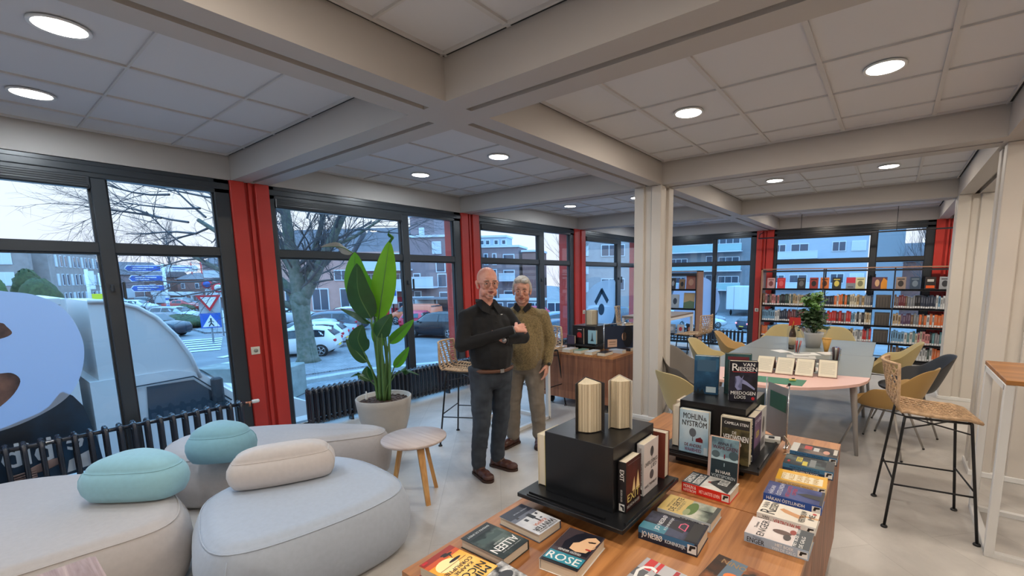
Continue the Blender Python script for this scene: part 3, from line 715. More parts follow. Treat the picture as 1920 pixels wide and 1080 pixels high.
t, L_ = bld('brown brick gabled house behind the direction post', (-99.5, 18.9), (-96.3, 20.9), -2.5, 2.4, 4, BRICKD, [(1.5, .3, 1, 1), (4, .3, 1, 1), (3, -1.8, 2.5, 1.3, 'b')], flatroof=False); roof(t, L_, 4, 4.9, 7.0, SLATE)
t, L_ = bld('dark brown brick building with small windows left of the flag balconies', (-95.5, 22.2), (-84.5, 25.4), -2.5, 2.0, 5, BRICKD, [(x, z, .9, .9) for x in (1.5, 5, 8.5) for z in (-1.6, .5)], flatroof=False); roof(t, L_, 5, 4.5, 5.6, SLATE)
WB = [(x, z, 3.6, .8, 'bal') for x in (3.5, 9) for z in (-.4, 2.3)]+[(x, z+.1, 2.6, 1.7, 'w') for x in (3.5, 9) for z in (-.4, 2.3)]+[(2.2, -2.2, 1.0, 1.6), (6, -2.2, 3.2, 1.5, 'b'), (9.5, -2.2, 2, 1.5)]
t, L_ = bld('flats with glass balconies and red flags under a dark gabled roof', (-80, 21.6), (-70.5, 25.0), -2.5, 4.2, 10, BRICKP, WB, flatroof=False); roof(t, L_, 10, 6.6, 9.6, SLATE)
FL = mat('red_flag', (214, 40, 60), .7)
for i, (x, z) in enumerate(((-77.5, 3.8), (-73.5, 3.8), (-74.2, 1.3))):
    tag(MB().tube([(0, 0, 0), (-.1, -1.2, .5)], .04, 5, WFR).prism([(0, 0), (.5, -.5), (.35, -1.7), (.05, -1.5)], -.02, .02, FL, Matrix.Translation((-.1, -1.2, .5)) @ Matrix.Rotation(pi/2, 4, 'X')).build('wall_flag', None, None, (x, 20.9 if i < 2 else 22, z)), 'red flag on a balcony rail, %s' % ('left of the upper two', 'right of the upper two', 'lower one')[i], 'flag', 'balcony flags')
# long mauve house behind the tree
WL = [(1.2, -1.2, 1.6, 2.1), (4.0, -1.2, 1.7, 2.1), (6.9, -1.2, 1.8, 2.1), (6.3, 1.6, 1.5, 1.0)]
t, L_ = bld('long mauve brick house with a slate roof behind the bare tree', (-47.0, 18.6), (-40.6, 22.2), -2.3, 4.2, 5, BRICK, WL, flatroof=False); roof(t, L_, 5, 6.5, 8.9, SLATE, 0)
WS = []
for x in (1.3, 4.1):
    for z in (.75, 2.6): WS += [(x, z+.1, 1.6, 1.35), (x, z, 2.5, .85, 'bal')]
SHOP = mat('red_shop_front', (190, 44, 58), .5)
WS += [(2.35, -.35, 4.4, .4, 'box', SHOP), (1.2, -1.7, .5, 1.3, 'box', SHOP), (2.6, -1.7, 1.3, 1.3, 'b'), (4.3, -1.7, 1.0, 1.3, 'w'), (3.4, -1.75, .5, .8, 'box', SHOP)]
t, L_ = bld('brick flats with white balconies above a red shop front', (-40.1, 22.47), (-36.25, 24.64), -2.3, 4.2, 5, BRICK, WS, flatroof=False); roof(t, L_, 5, 6.5, 8.9, SLATE, 0)
# tall dark block
tz = -2.3
WT = [(2.6, 3.9, .85, 1.1, 'b'), (5.0, 4.1, .5, .8, 'b'), (2.9, 2.25, .9, 1.0), (4.9, 2.35, .6, .9), (.6, 1.2, .7, 1.0), (3.0, .9, .9, 1.25), (5.0, 1.05, .6, 1.2), (.6, -.4, .7, 1.0), (3.1, -.75, .9, 1.25), (5.0, -.7, .6, 1.15, 'b')]
WT += [(1.3, 1.0, 2.5, .8, 'bal'), (1.3, -.75, 2.5, .8, 'bal'), (1.0, -2.0, .9, 1.0, 'box', SHOP), (4.3, -2.2, 3.4, 1.5, 'b'), (5.3, -.75+.0, .01, .01)]
bld('tall purple grey brick block with scattered white windows', (-35.6, 24.97), (-30.9, 27.62), tz, 5.5, 4, BRICKP, WT, group=None)
bld('square brick stair tower on the roof of the tall block', (-35.9, 25.4), (-33.9, 26.5), 5.61, 7.35, 2.5, BRICKP, [(1.1, 5.6, .5, .7, 'b')], name='roof_tower')
tag(MB().bb(0, 4.6, -1.6, 0, 0, .16, CAN).bb(.1, .2, -1.5, -1.4, -1.9, 0, CAN).bb(2.2, 2.3, -1.5, -1.4, -1.9, 0, CAN).bb(4.4, 4.5, -1.5, -1.4, -1.9, 0, CAN).bb(0, 4.6, -.1, 0, -1.9, 0, WGL).build('glass_entrance', None, None, (-34.5, 24.95, -.1), radians(29.4)), 'glazed entrance under a flat canopy at the foot of the tall block', 'entrance')
# third window flats
WA = []
for z in (-.6, 1.5, 3.1): WA += [(1.0, z, 1.3, .95), (2.6, z-.1, .45, 1.2, 'd'), (3.5, z-.1, .45, 1.2, 'd'), (5.0, z, 1.2, 1.0)]
WA += [(1.0, z, 1.7, .6, 'bal') for z in (-.6, 1.5)]+[(5.0, z, 1.6, .6, 'bal') for z in (-.6, 1.5)]
bld('brick flats with white windows and balconies outside the third window', (-36.2, 31.6), (-30.9, 34.5), tz, 4.9, 4, BRICKP, WA)
bld('white rooftop storey on the flats outside the third window', (-36.1, 32.1), (-32.3, 34.2), 5.01, 5.95, 2.5, PALE, [(x, 5.05, .5, .55) for x in (.7, 1.8, 2.4, 3.3, 4.1)], name='penthouse')
bld('darker stepped wing right of the balcony flats outside the third window', (-30.6, 34.7), (-29.0, 35.6), tz, 4.4, 4, BRICKD, [])
bld('lower wing with a glazed ground floor outside the third window', (-34.7, 30.0), (-27.3, 34.1), tz, -.4, .8, CAN, [(x, -2.0, 1.6, 1.3) for x in (1.5, 3.5, 5.5, 7.5, 9.5)])
# fourth window tower
W4 = [(.8, z, 1.0, 1.1, 'b') for z in (-2, 0, 2, 4, 6)]+[(7.3, z, 1.8, .9, 'bal') for z in (-1, 1, 3, 5)]+[(4, z, 2.6, 1.3) for z in (.2, 3.9)]
bld('blue grey tower block filling the fourth window', (-28.6, 41.6), (-19.6, 46.1), -4, 9, 3, mat('pale_blue_brick', (176, 170, 170), .9, noise=.1, nscale=2), W4)
# far flats
WF = []
for z in (-1.0, 1.9, 4.8): 
    WF += [(7.2, z+.55, 14.0, 1.0, 'bal', TEAL)]; WF += [(1.2, z+1.2, 1.0, 1.3, 'b'), (4.6, z+1.2, 2.8, 1.3), (9.4, z+1.2, 1.0, 1.6, 'd'), (12.3, z+1.2, 3.0, 1.4)]
bld('long block of flats with pale green balcony parapets outside the far left window', (-32.5, 69), (-15.9, 70.5), -4.2, 9.5, 5, mat('flat_grey', (128, 134, 140), .9), WF)
WG = [(3.2, z, 6, .8, 'bal') for z in (-.2, 4.0)]+[(1.5, z+.2, 1.6, 1.7) for z in (-.2, 4.0)]+[(4, z+.2, 2.2, 1.7) for z in (-.2, 4.0)]+[(8.6, z+.7, 1.6, 1.3) for z in (-.2, 4.0)]+[(10.8, z+.7, 1.6, 1.3, 'b') for z in (-.2, 4.0)]
bld('pale rendered flats with a white railed balcony above the big bookcase', (-14.6, 69), (-2.8, 70.2), -4.2, 10, 6, PALE, WG)
bld('plain grey brick side wall right of the pale rendered flats', (-2.4, 70.3), (.9, 70.6), -4.2, 10, 3, mat('grey_side_wall', (140, 150, 158), .9), [], group=None)
t, L_ = bld('low dark roofed house at the right of the far window', (.9, 74), (8, 74.6), -4.2, 3.2, 8, BRICKD, [(3, 1, 1.5, 1.2, 'b')], flatroof=False); roof(t, L_, 8, 7.4, 10, SLATE)
# ------------------------------------------------------------------ trees
BARK = mat('grey_green_bark', (112, 112, 104), .9, noise=.35, nscale=6, rgb2=(84, 92, 78), bump=.6, bscale=18)
TWIG = mat('thin_twigs', (84, 82, 84), .9)
def limb(mb, p, d, length, r, depth, rg, up=.15, spread=.55, n=4):
    pts = [p.copy()]; dd = d.normalized(); seg = 4 if depth > 1 else 3
    for i in range(seg):
        dd = (dd+Vector((rg.gauss(0, .13), rg.gauss(0, .13), rg.gauss(0, .10)+up*.25))).normalized()
        pts.append(pts[-1]+dd*length/seg)
    mb.tube(pts, [r*(1-.6*i/seg) for i in range(seg+1)], max(3, min(8, int(3+r*30))), None, caps=False)
    if depth <= 0: return
    for i in range(n):
        k = rg.uniform(.3, 1.0); j = min(seg-1, int(k*seg)); q = pts[j].lerp(pts[j+1], k*seg-j if k < 1 else 1)
        a = rg.uniform(0, 2*pi); o = dd.orthogonal().normalized(); o.rotate(Quaternion(dd, a))
        nd = (dd*(1-spread*.5)+o*spread*rg.uniform(.7, 1.3)+Vector((0, 0, up))).normalized()
        limb(mb, q, nd, length*rg.uniform(.5, .72), r*.42, depth-1, rg, up, spread, n)
def tree_main():
    rg = random.Random(3)
    t = thing('bare_tree', 'big bare tree with a thick mossy trunk outside the second window', 'tree', (-21.6, 9.4, G0))
    rt = Vector((.81, .585, 0)); fw = Vector((-.585, .81, 0)); U = Vector((0, 0, 1))
    def W(a, z, f_=0): return rt*a+U*z+fw*f_
    tr = MB()
    tr.tube([W(0, -.1), W(0, .25), W(-.05, 1.2), W(-.12, 2.3), W(-.15, 3.0)], [.62, .44, .37, .36, .42], 14)
    main = [([W(-.15, 2.8), W(-.2, 3.9), W(-.35, 5.2), W(-.45, 7.2), W(-.5, 9)], .33), ([W(-.05, 2.8), W(.7, 4.1), W(1.5, 5.5), W(2.5, 7.4), W(3.0, 9)], .26),
            ([W(-.2, 2.7), W(-.9, 3.6, .3), W(-1.9, 4.4, .5), W(-3.4, 5.6, .6), (W(-5, 6.6, .8))], .2), ([W(-.2, 2.5), W(-1.0, 2.9, -.4), W(-2.2, 3.8, -.8), W(-4.4, 5.2, -1.2)], .17),
            ([W(-.2, 4.0), W(-.9, 5.4), W(-1.6, 7.0), W(-2.0, 9)], .2), ([W(-.1, 3.0, .1), W(.25, 4.6, .5), W(.7, 6.3, .8), W(1.0, 8.6, 1)], .17), ([W(1.3, 5.2), W(2.4, 5.7, .3), W(3.9, 6.6, .3)], .10)]
    for pts, r in main: tr.tube(pts, [r*(1-.55*i/(len(pts)-1)) for i in range(len(pts))], 9, caps=False)
    for s in (0,):
        tr.ball(W(-.12, 2.9), (.45, .42, .5), nu=10, nv=8)
    tr.build('trunk', BARK, t)
    br = MB()
    for pts, r in main:
        for i in range(1, len(pts)):
            for q in range(3):
                k = rg.random(); p = pts[i-1].lerp(pts[i], k); d = (pts[i]-pts[i-1]).normalized()
                o = d.orthogonal().normalized(); o.rotate(Quaternion(d, rg.uniform(0, 6.28)))
                limb(br, p, d*.5+o*.8+U*.1, rg.uniform(1.5, 2.7), r*.28, 3, rg, .1, .6, 4)
    for (a, z, da, dz, l) in ((-4.8, 6.4, -1, .25, 3.4), (-4.2, 5.2, -1, -.05, 3.4), (-4.5, 5.9, -1, .1, 3.6), (-4, 6.6, -.8, .6, 3.2), (-3.8, 4.9, -1, -.15, 3.0), (3.8, 6.6, 1, .1, 2.6), (3.0, 7, 1, .3, 2.4), (2.6, 6, 1, -.1, 2.4), (-3.4, 7.4, -.8, .2, 3.4), (-5.5, 7.6, -1, .0, 3.2), (-5, 8.4, -1, .1, 3.4), (-6, 6.6, -1, -.1, 3.0), (-4.2, 7.0, -.9, .1, 3.2), (-2, 6.5, .3, .8, 2.4), (.5, 6.5, .5, .9, 2.4), (1.5, 6.4, -.2, 1, 2.2)):
        limb(br, W(a, z), rt*da+U*dz, l, .05, 3, rg, .02, .5, 5)
    br.build('branches', TWIG, t)
tree_main()
def poplar(x, y, z0, h, w_, label, seed, name='bare_tree', dens=26):
    rg = random.Random(seed); t = thing(name, label, 'tree', (x, y, z0))
    MB().tube([(0, 0, 0), (0, 0, h*.5), (.1, 0, h)], [h*.022, h*.013, .02], 7).build('trunk', TWIG, t)
    b = MB()
    for i in range(dens):
        z = h*(.18+.75*i/dens); a = rg.uniform(0, 6.28); r = w_*(.55+.45*sin(pi*i/dens))
        limb(b, Vector((0, 0, z)), Vector((cos(a)*.5*w_/3, sin(a)*.5*w_/3, .9)), r*1.2+h*.08, h*.004, 2, rg, .35, .38, 4)
    b.build('branches', TWIG, t)
poplar(-121, 27.3, -3, 15, 2.6, 'tall bare poplar far behind the blue direction signs', 5)
poplar(-113, 16.4, -3, 11, 3, 'pale bare tree between the grey flats and the brick house', 8)
poplar(-38, 56, -4, 15, 4.2, 'tall slim bare tree outside the narrow pane of the third window', 9, dens=34)
poplar(-26, 36.5, -2.6, 6.5, 3, 'low spreading bare tree beside the stepped brick wing', 12)
poplar(3.5, 67.5, -4, 12, 3.5, 'bare tree behind the top right of the far window', 15)
def bush(x, y, z0, r, label, seed, m, name='clipped_bush'):
    rg = random.Random(seed); mb = MB(); pp = [(rg.uniform(0, 6.3), rg.uniform(.5, 1.1)) for _ in range(6)]
    mb.ball((0, 0, r[2]*.95), r, m, nu=40, nv=26)
    mb.v = [tuple(Vector(v)*1.0+Vector((rg.gauss(0, .04), rg.gauss(0, .04), rg.gauss(0, .04)))) for v in mb.v]
    return tag(mb.build(name, None, None, (x, y, z0)), label, 'bush')
HEDGE = mat('hedge_green', (66, 82, 48), .9, noise=.5, nscale=6, bump=1, bscale=10); HEDGEL = mat('hedge_light_green', (78, 104, 54), .9, noise=.4, nscale=5, bump=1, bscale=10)
bush(-51.2, 3.85, -2.1, (1.7, 1.2, 2.12), 'large clipped round dark green bush behind the truck', 1, HEDGE)
bush(-54.6, 3.6, -2.1, (1.2, .95, 2.5), 'smaller dark green bush rising behind the large round one', 2, HEDGE)
bush(-52.6, 1.0, -2.1, (1.5, 1.55, 2.6), 'light green bush at the left edge of the first window', 3, HEDGEL)
bush(-47.0, 11.0, -2.1, (3.2, 1.3, .55), 'low dark hedge mound in front of the silver car at the junction', 4, HEDGE, 'low_hedge')
bush(-70.0, 16.8, -2.1, (2.0, .8, .5), 'low hedge in front of the far red car', 6, HEDGE, 'low_hedge')
# ------------------------------------------------------------------ street furniture
BLUE = mat('sign_blue', (44, 92, 178), .4); SREDM = mat('sign_red', (200, 30, 44), .4); SWH = mat('sign_white', (226, 230, 234), .4); GALV = mat('galvanised_post', (150, 158, 164), .5, metal=.3)
SY = mat('sign_yellow', (226, 226, 50), .5)
def facecam(x, y): return math.atan2(-x, y)   # local -y looks back at the room
def sign_text(mb, s, x, y, w_, h_, m, yy): put_text(mb, s, x, y, w_, h_, m, Matrix.Translation((0, yy, 0)) @ Matrix.Rotation(pi/2, 4, 'X'))
t = thing('direction_sign', 'street name signpost with four blue and white arrow boards', 'signpost', (-57.7, 12.5, G0), facecam(-57.7, 12.5))
MB().cyl((0, 0, 0), (0, 0, 5.5), .13, 10, SWH).build('pole', None, t)
st = MB()
for i in range(6): st.cyl((0, 0, .2+i*.36), (0, 0, .38+i*.36), .15, 10, BLUE if i % 2 else SWH)
st.build('striped_sleeve', None, t)
for (x0, x1, z, m_, tx, tm) in ((-2.75, -.15, 4.75, BLUE, 'Winterswijk', SWH), (-2.55, -.1, 3.8, BLUE, 'Enschede', SWH), (-2.5, -.05, 2.85, BLUE, 'Centrum', SWH), (.15, 2.7, 4.75, SWH, 'Sporthal', BLUE)):
    d_ = -1 if x1 < 0 else 1; q = MB()
    pts = [(x0, z), (x1, z), (x1, z+.62), (x0, z+.62)]
    if d_ < 0: pts = [(x0+.2, z), (x1, z), (x1, z+.62), (x0+.2, z+.62), (x0, z+.31)]
    else: pts = [(x0, z), (x1-.2, z), (x1, z+.31), (x1-.2, z+.62), (x0, z+.62)]
    Mx = Matrix.Rotation(pi/2, 4, 'X')
    q.prism(pts, .16, .2, SWH, Mx); c = ((x0+x1)/2, z+.31)
    q.prism([(c[0]+(p[0]-c[0])*.95, c[1]+(p[1]-c[1])*.8) for p in pts], .2, .215, m_, Mx)
    q.bb(c[0]-.75, c[0]+.75, -.235, -.225, z+.36, z+.44, tm).bb(c[0]-.75, c[0]+.2, -.235, -.225, z+.18, z+.24, tm)
    q.build('arrow_board', None, t)
t = thing('road_sign', 'red and white give way triangle above a blue pedestrian crossing sign', 'road sign', (-33.6, 9.2, G0), facecam(-33.6, 9.2))
MB().cyl((0, 0, 0), (0, 0, 3.9), .05, 8, GALV).build('post', None, t)
Mx = Matrix.Rotation(pi/2, 4, 'X')
q = MB().bb(-.5, .5, .06, .08, 1.75, 2.9, mat('sign_back_grey', (170, 176, 180), .5)); q.build('back_board', None, t)
MB().prism([(-.62, 2.95), (.62, 2.95), (0, 1.95)], .06, .09, SREDM, Mx).prism([(-.4, 2.83), (.4, 2.83), (0, 2.18)], .09, .1, SWH, Mx).build('give_way_triangle', None, t)
q = MB().bb(-.5, .5, -.1, -.06, .95, 1.85, BLUE).prism([(-.42, 1.02), (.42, 1.02), (0, 1.76)], .1, .11, SWH, Mx).ball((0, -.12, 1.5), (.05, .01, .05), TD, nu=8, nv=6)
q.tube([(0, -.12, 1.45), (0, -.12, 1.25), (-.12, -.12, 1.06)], .03, 5, TD).tube([(0, -.12, 1.25), (.12, -.12, 1.06)], .03, 5, TD).tube([(-.13, -.12, 1.28), (0, -.12, 1.42), (.13, -.12, 1.3)], .02, 5, TD); q.build('crossing_sign', None, t)
MB().lathe([(.25, 0), (.25, .03)], 20, SREDM, Matrix.Translation((0, -.05, 3.6)) @ Mx).lathe([(.19, .03), (.19, .04)], 20, BLUE, Matrix.Translation((0, -.05, 3.6)) @ Mx).build('no_parking_disc', None, t)
tag(MB().lathe([(.32, 0), (.32, .04)], 20, SREDM, Mx).lathe([(.22, .04), (.22, .05)], 20, SWH, Mx).cyl((0, .05, -3.2), (0, .05, .3), .05, 6, GALV).build('round_sign', None, None, (-35.8, 10.4, 1.25), facecam(-35.8, 10.4)), 'small round red and white sign behind the give way sign', 'road sign')
tag(MB().bb(-.8, .8, -.03, .03, .9, 2.3, SY).lathe([(.4, 0), (.4, .04)], 20, mat('sign_violet', (120, 120, 200), .5), Matrix.Translation((.1, -.04, 1.6)) @ Mx).cyl((0, .05, 0), (0, .05, 1), .06, 6, GALV).build('yellow_sign', None, None, (-55.6, 7.9, -1.6), facecam(-55.6, 7.9)), 'bright yellow square sign with a violet disc above the truck', 'road sign')
for i, (x, y, z, w_) in enumerate(((-42.9, 12.2, .45, 1.0), (-47.2, 13.4, .5, .7), (-40.9, 13.3, .5, .7), (-39.9, 14.6, .6, .5))):
    tag(MB().bb(-w_, w_, -.03, .03, z, z+.75, SWH).bb(-w_*.6, w_*.2, -.04, -.03, z+.3, z+.42, SREDM).cyl((-w_*.7, .05, 0), (-w_*.7, .05, z), .04, 6, GALV).cyl((w_*.7, .05, 0), (w_*.7, .05, z), .04, 6, GALV).build('white_board', None, None, (x, y, G0), facecam(x, y)),
        ('white notice board with a red line beside the low hedge', 'small white board left of the hedge mound', 'round-cornered white board right of the notice board', 'small white board nearest the give way sign')[i], 'notice board', 'white boards at the junction')
for i, (x, y) in enumerate(((-75, 9.4), (-78, 10.9))):
    tag(MB().cyl((0, 0, 0), (0, 0, 5.3-i*.4), .16, 8, SWH).bb(.1, .6, -.04, .04, 3.0-i*.3, 5.1-i*.4, SWH).build('banner_pole', None, None, (x, y, G0), facecam(x, y)), ('left white banner pole in front of the grey flats', 'right white banner pole in front of the grey flats')[i], 'banner pole', 'banner poles')
for i, (x, y, h) in enumerate(((-62, 19, 5.4), (-66, 10.4, 3.4))):
    tag(MB().cyl((0, 0, 0), (0, 0, h), .07, 8, TD).ball((0, 0, h+.2), (.32, .32, .22), GALV).build('street_lamp', None, None, (x, y, G0)), ('dark street lamp in front of the brown brick building', 'dark street lamp between the banner poles and the truck')[i], 'street lamp', 'street lamps')
tag(MB().bb(-.55, 2.4, -.5, .4, 0, 1.05, mat('concrete_block', (140, 146, 142), .9, noise=.3, nscale=3, bump=.3), bev=.03).build('concrete_block', None, None, (-17.5, 5.0, G0), radians(38)), 'mossy grey concrete block on the pavement outside the first window', 'concrete block')
tag(MB().cyl((0, 0, 0), (0, 0, 5.6), .06, 8, TD).bb(-.35, .35, -.06, .0, 1.6, 2.9, SWH).bb(-.3, .3, -.07, -.06, 2.3, 2.8, BLUE).build('parking_sign', None, None, (-35.9, 23.2, G0), facecam(-35.9, 23.2)), 'tall thin post with a blue and white parking sign by the red shop', 'parking sign')
tag(MB().bb(-.5, .5, -.05, .05, 0, 2.6, SREDM).lathe([(.38, 0), (.38, .04)], 20, SWH, Matrix.Translation((0, -.06, 2.1)) @ Mx).lathe([(.3, .04), (.3, .05)], 20, SREDM, Matrix.Translation((0, -.06, 2.1)) @ Mx).build('shop_banner', None, None, (-36.4, 22.5, -1.5), facecam(-36.6, 23.9)), 'red banner with a white ring beside the shop', 'banner')
tag(MB().bb(-5, 5, -1.5, 0, 0, .5, SWH).bb(-4.8, -4.5, -1.4, -1.2, -1.8, 0, SWH).bb(4.5, 4.8, -1.4, -1.2, -1.8, 0, SWH).build('bus_shelter', None, None, (-88, 20.9, -.4), radians(15)), 'long white canopy over the far parked cars', 'canopy')
for i, (x, y, m_) in enumerate(((-40.3, 15.7, SREDM), (-19.0, 36.5, SY))):
    tag(MB().bb(-.3, .3, -.2, .2, 0, 1.3, m_, bev=.05).bb(-.2, .2, -.21, -.2, .7, 1.1, SWH).build('ticket_machine', None, None, (x, y, gz(x, y))), ('small red ticket post at the left edge of the second window', 'small yellow post in front of the tree outside the third window')[i], 'ticket machine')
# ================================================================== RADIATORS
def radiator(label, axis, fixed, a0, a1, z0, z1, pitch=.062, valve=None, deep=.14, sparse=False, name='column_radiator'):
    """axis y: runs along y at x=fixed"""
    L_ = a1-a0
    t = thing(name, label, 'radiator', (fixed, a0, 0) if axis == 'y' else (a0, fixed, 0), 0 if axis == 'y' else -pi/2, 'column radiators under the windows')
    n_ = int(L_/pitch)
    # local: runs along +y, depth along x
    def section():
        mb = MB(); h = z1-z0
        for dx in (-deep/2+.018, 0, deep/2-.018) if not sparse else (-deep/2+.02, deep/2-.02):
            mb.tube([(dx*.35, 0, z1-.012), (dx*.8, 0, z1-.03), (dx, 0, z1-.07), (dx, 0, z0+.07), (dx*.8, 0, z0+.03), (dx*.35, 0, z0+.01)], [.016, .017, .0155, .0155, .017, .016], 7, RADM)
        mb.ball((0, 0, z1-.045), (deep*.30, .026, .034), RADM, nu=10, nv=6).ball((0, 0, z0+.045), (deep*.30, .026, .034), RADM, nu=10, nv=6)
        if sparse: mb.add([], [])
        return mb
    me = section().mesh('section')
    k = min(n_, 99)
    for i in range(n_):
        o = bpy.data.objects.new('section', me); COL.objects.link(o); o.parent = t
        o.location = (0, pitch*(i+.5), 0) if axis == 'y' else (0, -pitch*(i+.5)+L_*0, 0)
        if axis == 'x': o.location = (0, pitch*(i+.5), 0)
    MB().cyl((0, .01, z1-.045), (0, L_-.01, z1-.045), .018, 8, RADM).cyl((0, .01, z0+.045), (0, L_-.01, z0+.045), .018, 8, RADM).build('header_pipe', None, t)
    for yy in (.5, L_-.5): MB().bb(-.04, .04, yy-.012, yy+.012, 0.0, z0+.03, RADM).build('foot', None, t)
    if valve:
        mb = MB().cyl((0, L_-.02, z1-.045), (0, L_+.05, z1-.045), .011, 8, mat('copper_pipe', (196, 132, 104), .4, metal=.6)); mb.cyl((0, L_+.03, z1-.045), (0, L_+.03, z1-.09), .01, 8, MATS['copper_pipe']); mb.build('valve_pipe', None, t)
        MB().lathe([(.012, 0), (.019, .005), (.021, .03), (.019, .06), (.012, .068), (0, .068)], 16, mat('white_plastic', (226, 226, 222), .4), Matrix.Translation((0, L_+.05, z1-.045)) @ Matrix.Rotation(-pi/2, 4, 'X')).build('thermostat_knob', None, t)
    return t
radiator('black open column radiator under the first window, behind the pale poufs', 'y', -5.27, -1.0, 1.655, .06, .50, .088, True, sparse=True)
radiator('long black column radiator under the second and third windows behind the potted plant', 'y', -5.26, 2.23, 4.72, .05, .48, .062)
radiator('black column radiator under the third window behind the two men', 'y', -5.26, 5.15, 7.6, .05, .48, .062)
radiator('black column radiator under the fourth window', 'y', -5.26, 8.25, 10.6, .05, .48, .075)
t = radiator('black open column radiator under the far left window', 'x', 10.86, -5.1, -2.66, .08, .42, .088, sparse=True)
t.rotation_euler = (0, 0, -pi/2)
# radiator in front of window under the table ends
# ================================================================== POUFS
def fabric(name, rgb):
    return mat(name, rgb, .85, noise=.05, nscale=40, bump=.12, bscale=500, sheen=.25, spec=.2)
POUFM = fabric('grey_white_wool', (176, 186, 200)); POUFB = fabric('beige_wool', (190, 184, 182)); AQUA = fabric('aqua_wool', (150, 196, 208)); AQUA2 = fabric('sea_blue_wool', (136, 182, 196))
SEAM = mat('seam_thread', (150, 148, 150), .9)
def soft(name, parent, outline, h, m, loc, rz=0, bulge=.05, base=.9, edge=.09, mseam=None, crown=.012, seam=True, dome=False):
    """puffy upholstered block grown from a closed outline (counter-clockwise)"""
    P = catmull([(p[0], p[1], 0) for p in outline], 10, True); n_ = len(P)
    c = sum((p for p in P), Vector())/n_
    nor = []
    for i in range(n_):
        tdir = (P[(i+1) % n_]-P[i-1]).normalized(); nor.append(Vector((tdir.y, -tdir.x, 0)))
    prof = [(-.08, 0.0), (-.045, .006), (-.015, .03), (bulge*.35, .12), (bulge*.8, .3), (bulge, .5), (bulge*.85, .7), (bulge*.35, .86), (0.0, .925), (-.012, .945), (-.03, .965), (-edge*.7, .99), (-edge*1.4, 1.0)]
    if dome: prof = [(-.045, 0.0), (-.015, .015), (.004, .06), (bulge*.75, .24), (bulge, .44), (bulge*.85, .62), (bulge*.4, .76), (0, .81)]
    vs = []
    for (o, z) in prof:
        for i in range(n_): vs.append(P[i]+nor[i]*o*(1 if o > -.05 else 1)+Vector((0, 0, z*h)))
    rings = len(prof)
    if dome:
        for s_ in (.97, .92, .85, .75, .6, .42, .2):
            for i in range(n_):
                vs.append(c+(P[i]-c)*s_+Vector((0, 0, h*.81+(h*.19+crown)*(1-s_**3.2)**.6)))
            rings += 1
    fs = []
    for r_ in range(rings-1):
        for i in range(n_):
            j = (i+1) % n_; fs.append((r_*n_+i, r_*n_+j, (r_+1)*n_+j, (r_+1)*n_+i))
    fs.append(tuple((rings-1)*n_+i for i in range(n_)))
    fs.append(tuple(range(n_-1, -1, -1)))
    mb = MB().add(vs, fs, m, True)
    o = mb.build(name, None, parent, loc, rz)
    s = MB(); s.tube([P[i]+nor[i]*(.002)+Vector((0, 0, h*(.81 if dome else .928))) for i in range(n_)], .0035, 5, m, closed=True)
    s.build('piping', None, o if parent is None else o)
    if seam:
        for k in seam:
            i = int(k*n_) % n_; s2 = MB(); s2.tube([P[i]+nor[i]*(o_+.001)+Vector((0, 0, z*h)) for o_, z in prof[2:8]], .003, 5, m); s2.build('side_seam', None, o)
    return o
def pouf(label, outline, h, m, seam):
    xs = [p[0] for p in outline]; ys_ = [p[1] for p in outline]; cx = sum(xs)/len(xs); cy = sum(ys_)/len(ys_)
    o = soft('pouf', None, [(x-cx, y-cy) for x, y in outline], h, m, (cx, cy, .0), seam=seam, edge=.06)
    return tag(o, label, 'pouf', 'pale upholstered poufs')
pouf('large grey-white pouf in the centre, carrying the long white back cushion', [(-2.52, .62), (-2.36, 1.02), (-2.39, 1.50), (-2.75, 1.62), (-3.22, 1.56), (-3.38, 1.22), (-3.28, .82), (-2.98, .66)], .42, POUFM, (.02, .48, .75))
pouf('wide grey-beige pouf carrying the larger aqua cushion', [(-3.08, .22), (-3.10, .56), (-3.50, .67), (-3.95, .61), (-4.35, .42), (-4.6, 0.0), (-4.3, -.6), (-3.6, -.75), (-3.2, -.35)], .42, POUFB, (.2, .7))
pouf('long curved beige pouf at the back, carrying the smaller aqua cushion', [(-3.56, 1.78), (-3.44, 2.02), (-3.62, 2.12), (-4.05, 1.90), (-4.50, 1.5), (-4.74, 1.08), (-4.55, .86), (-4.15, .84), (-3.86, 1.15), (-3.74, 1.5)], .42, POUFB, (.5,))
def cushion(label, outline, h, m, loc, rz, seam):
    o = soft('loose_cushion', None, [(a*.64, b*.72) for a, b in outline], h*.88, m, loc, rz, bulge=.035, edge=.022, crown=.03, seam=seam, dome=True)
    return tag(o, label, 'cushion', 'loose back cushions')
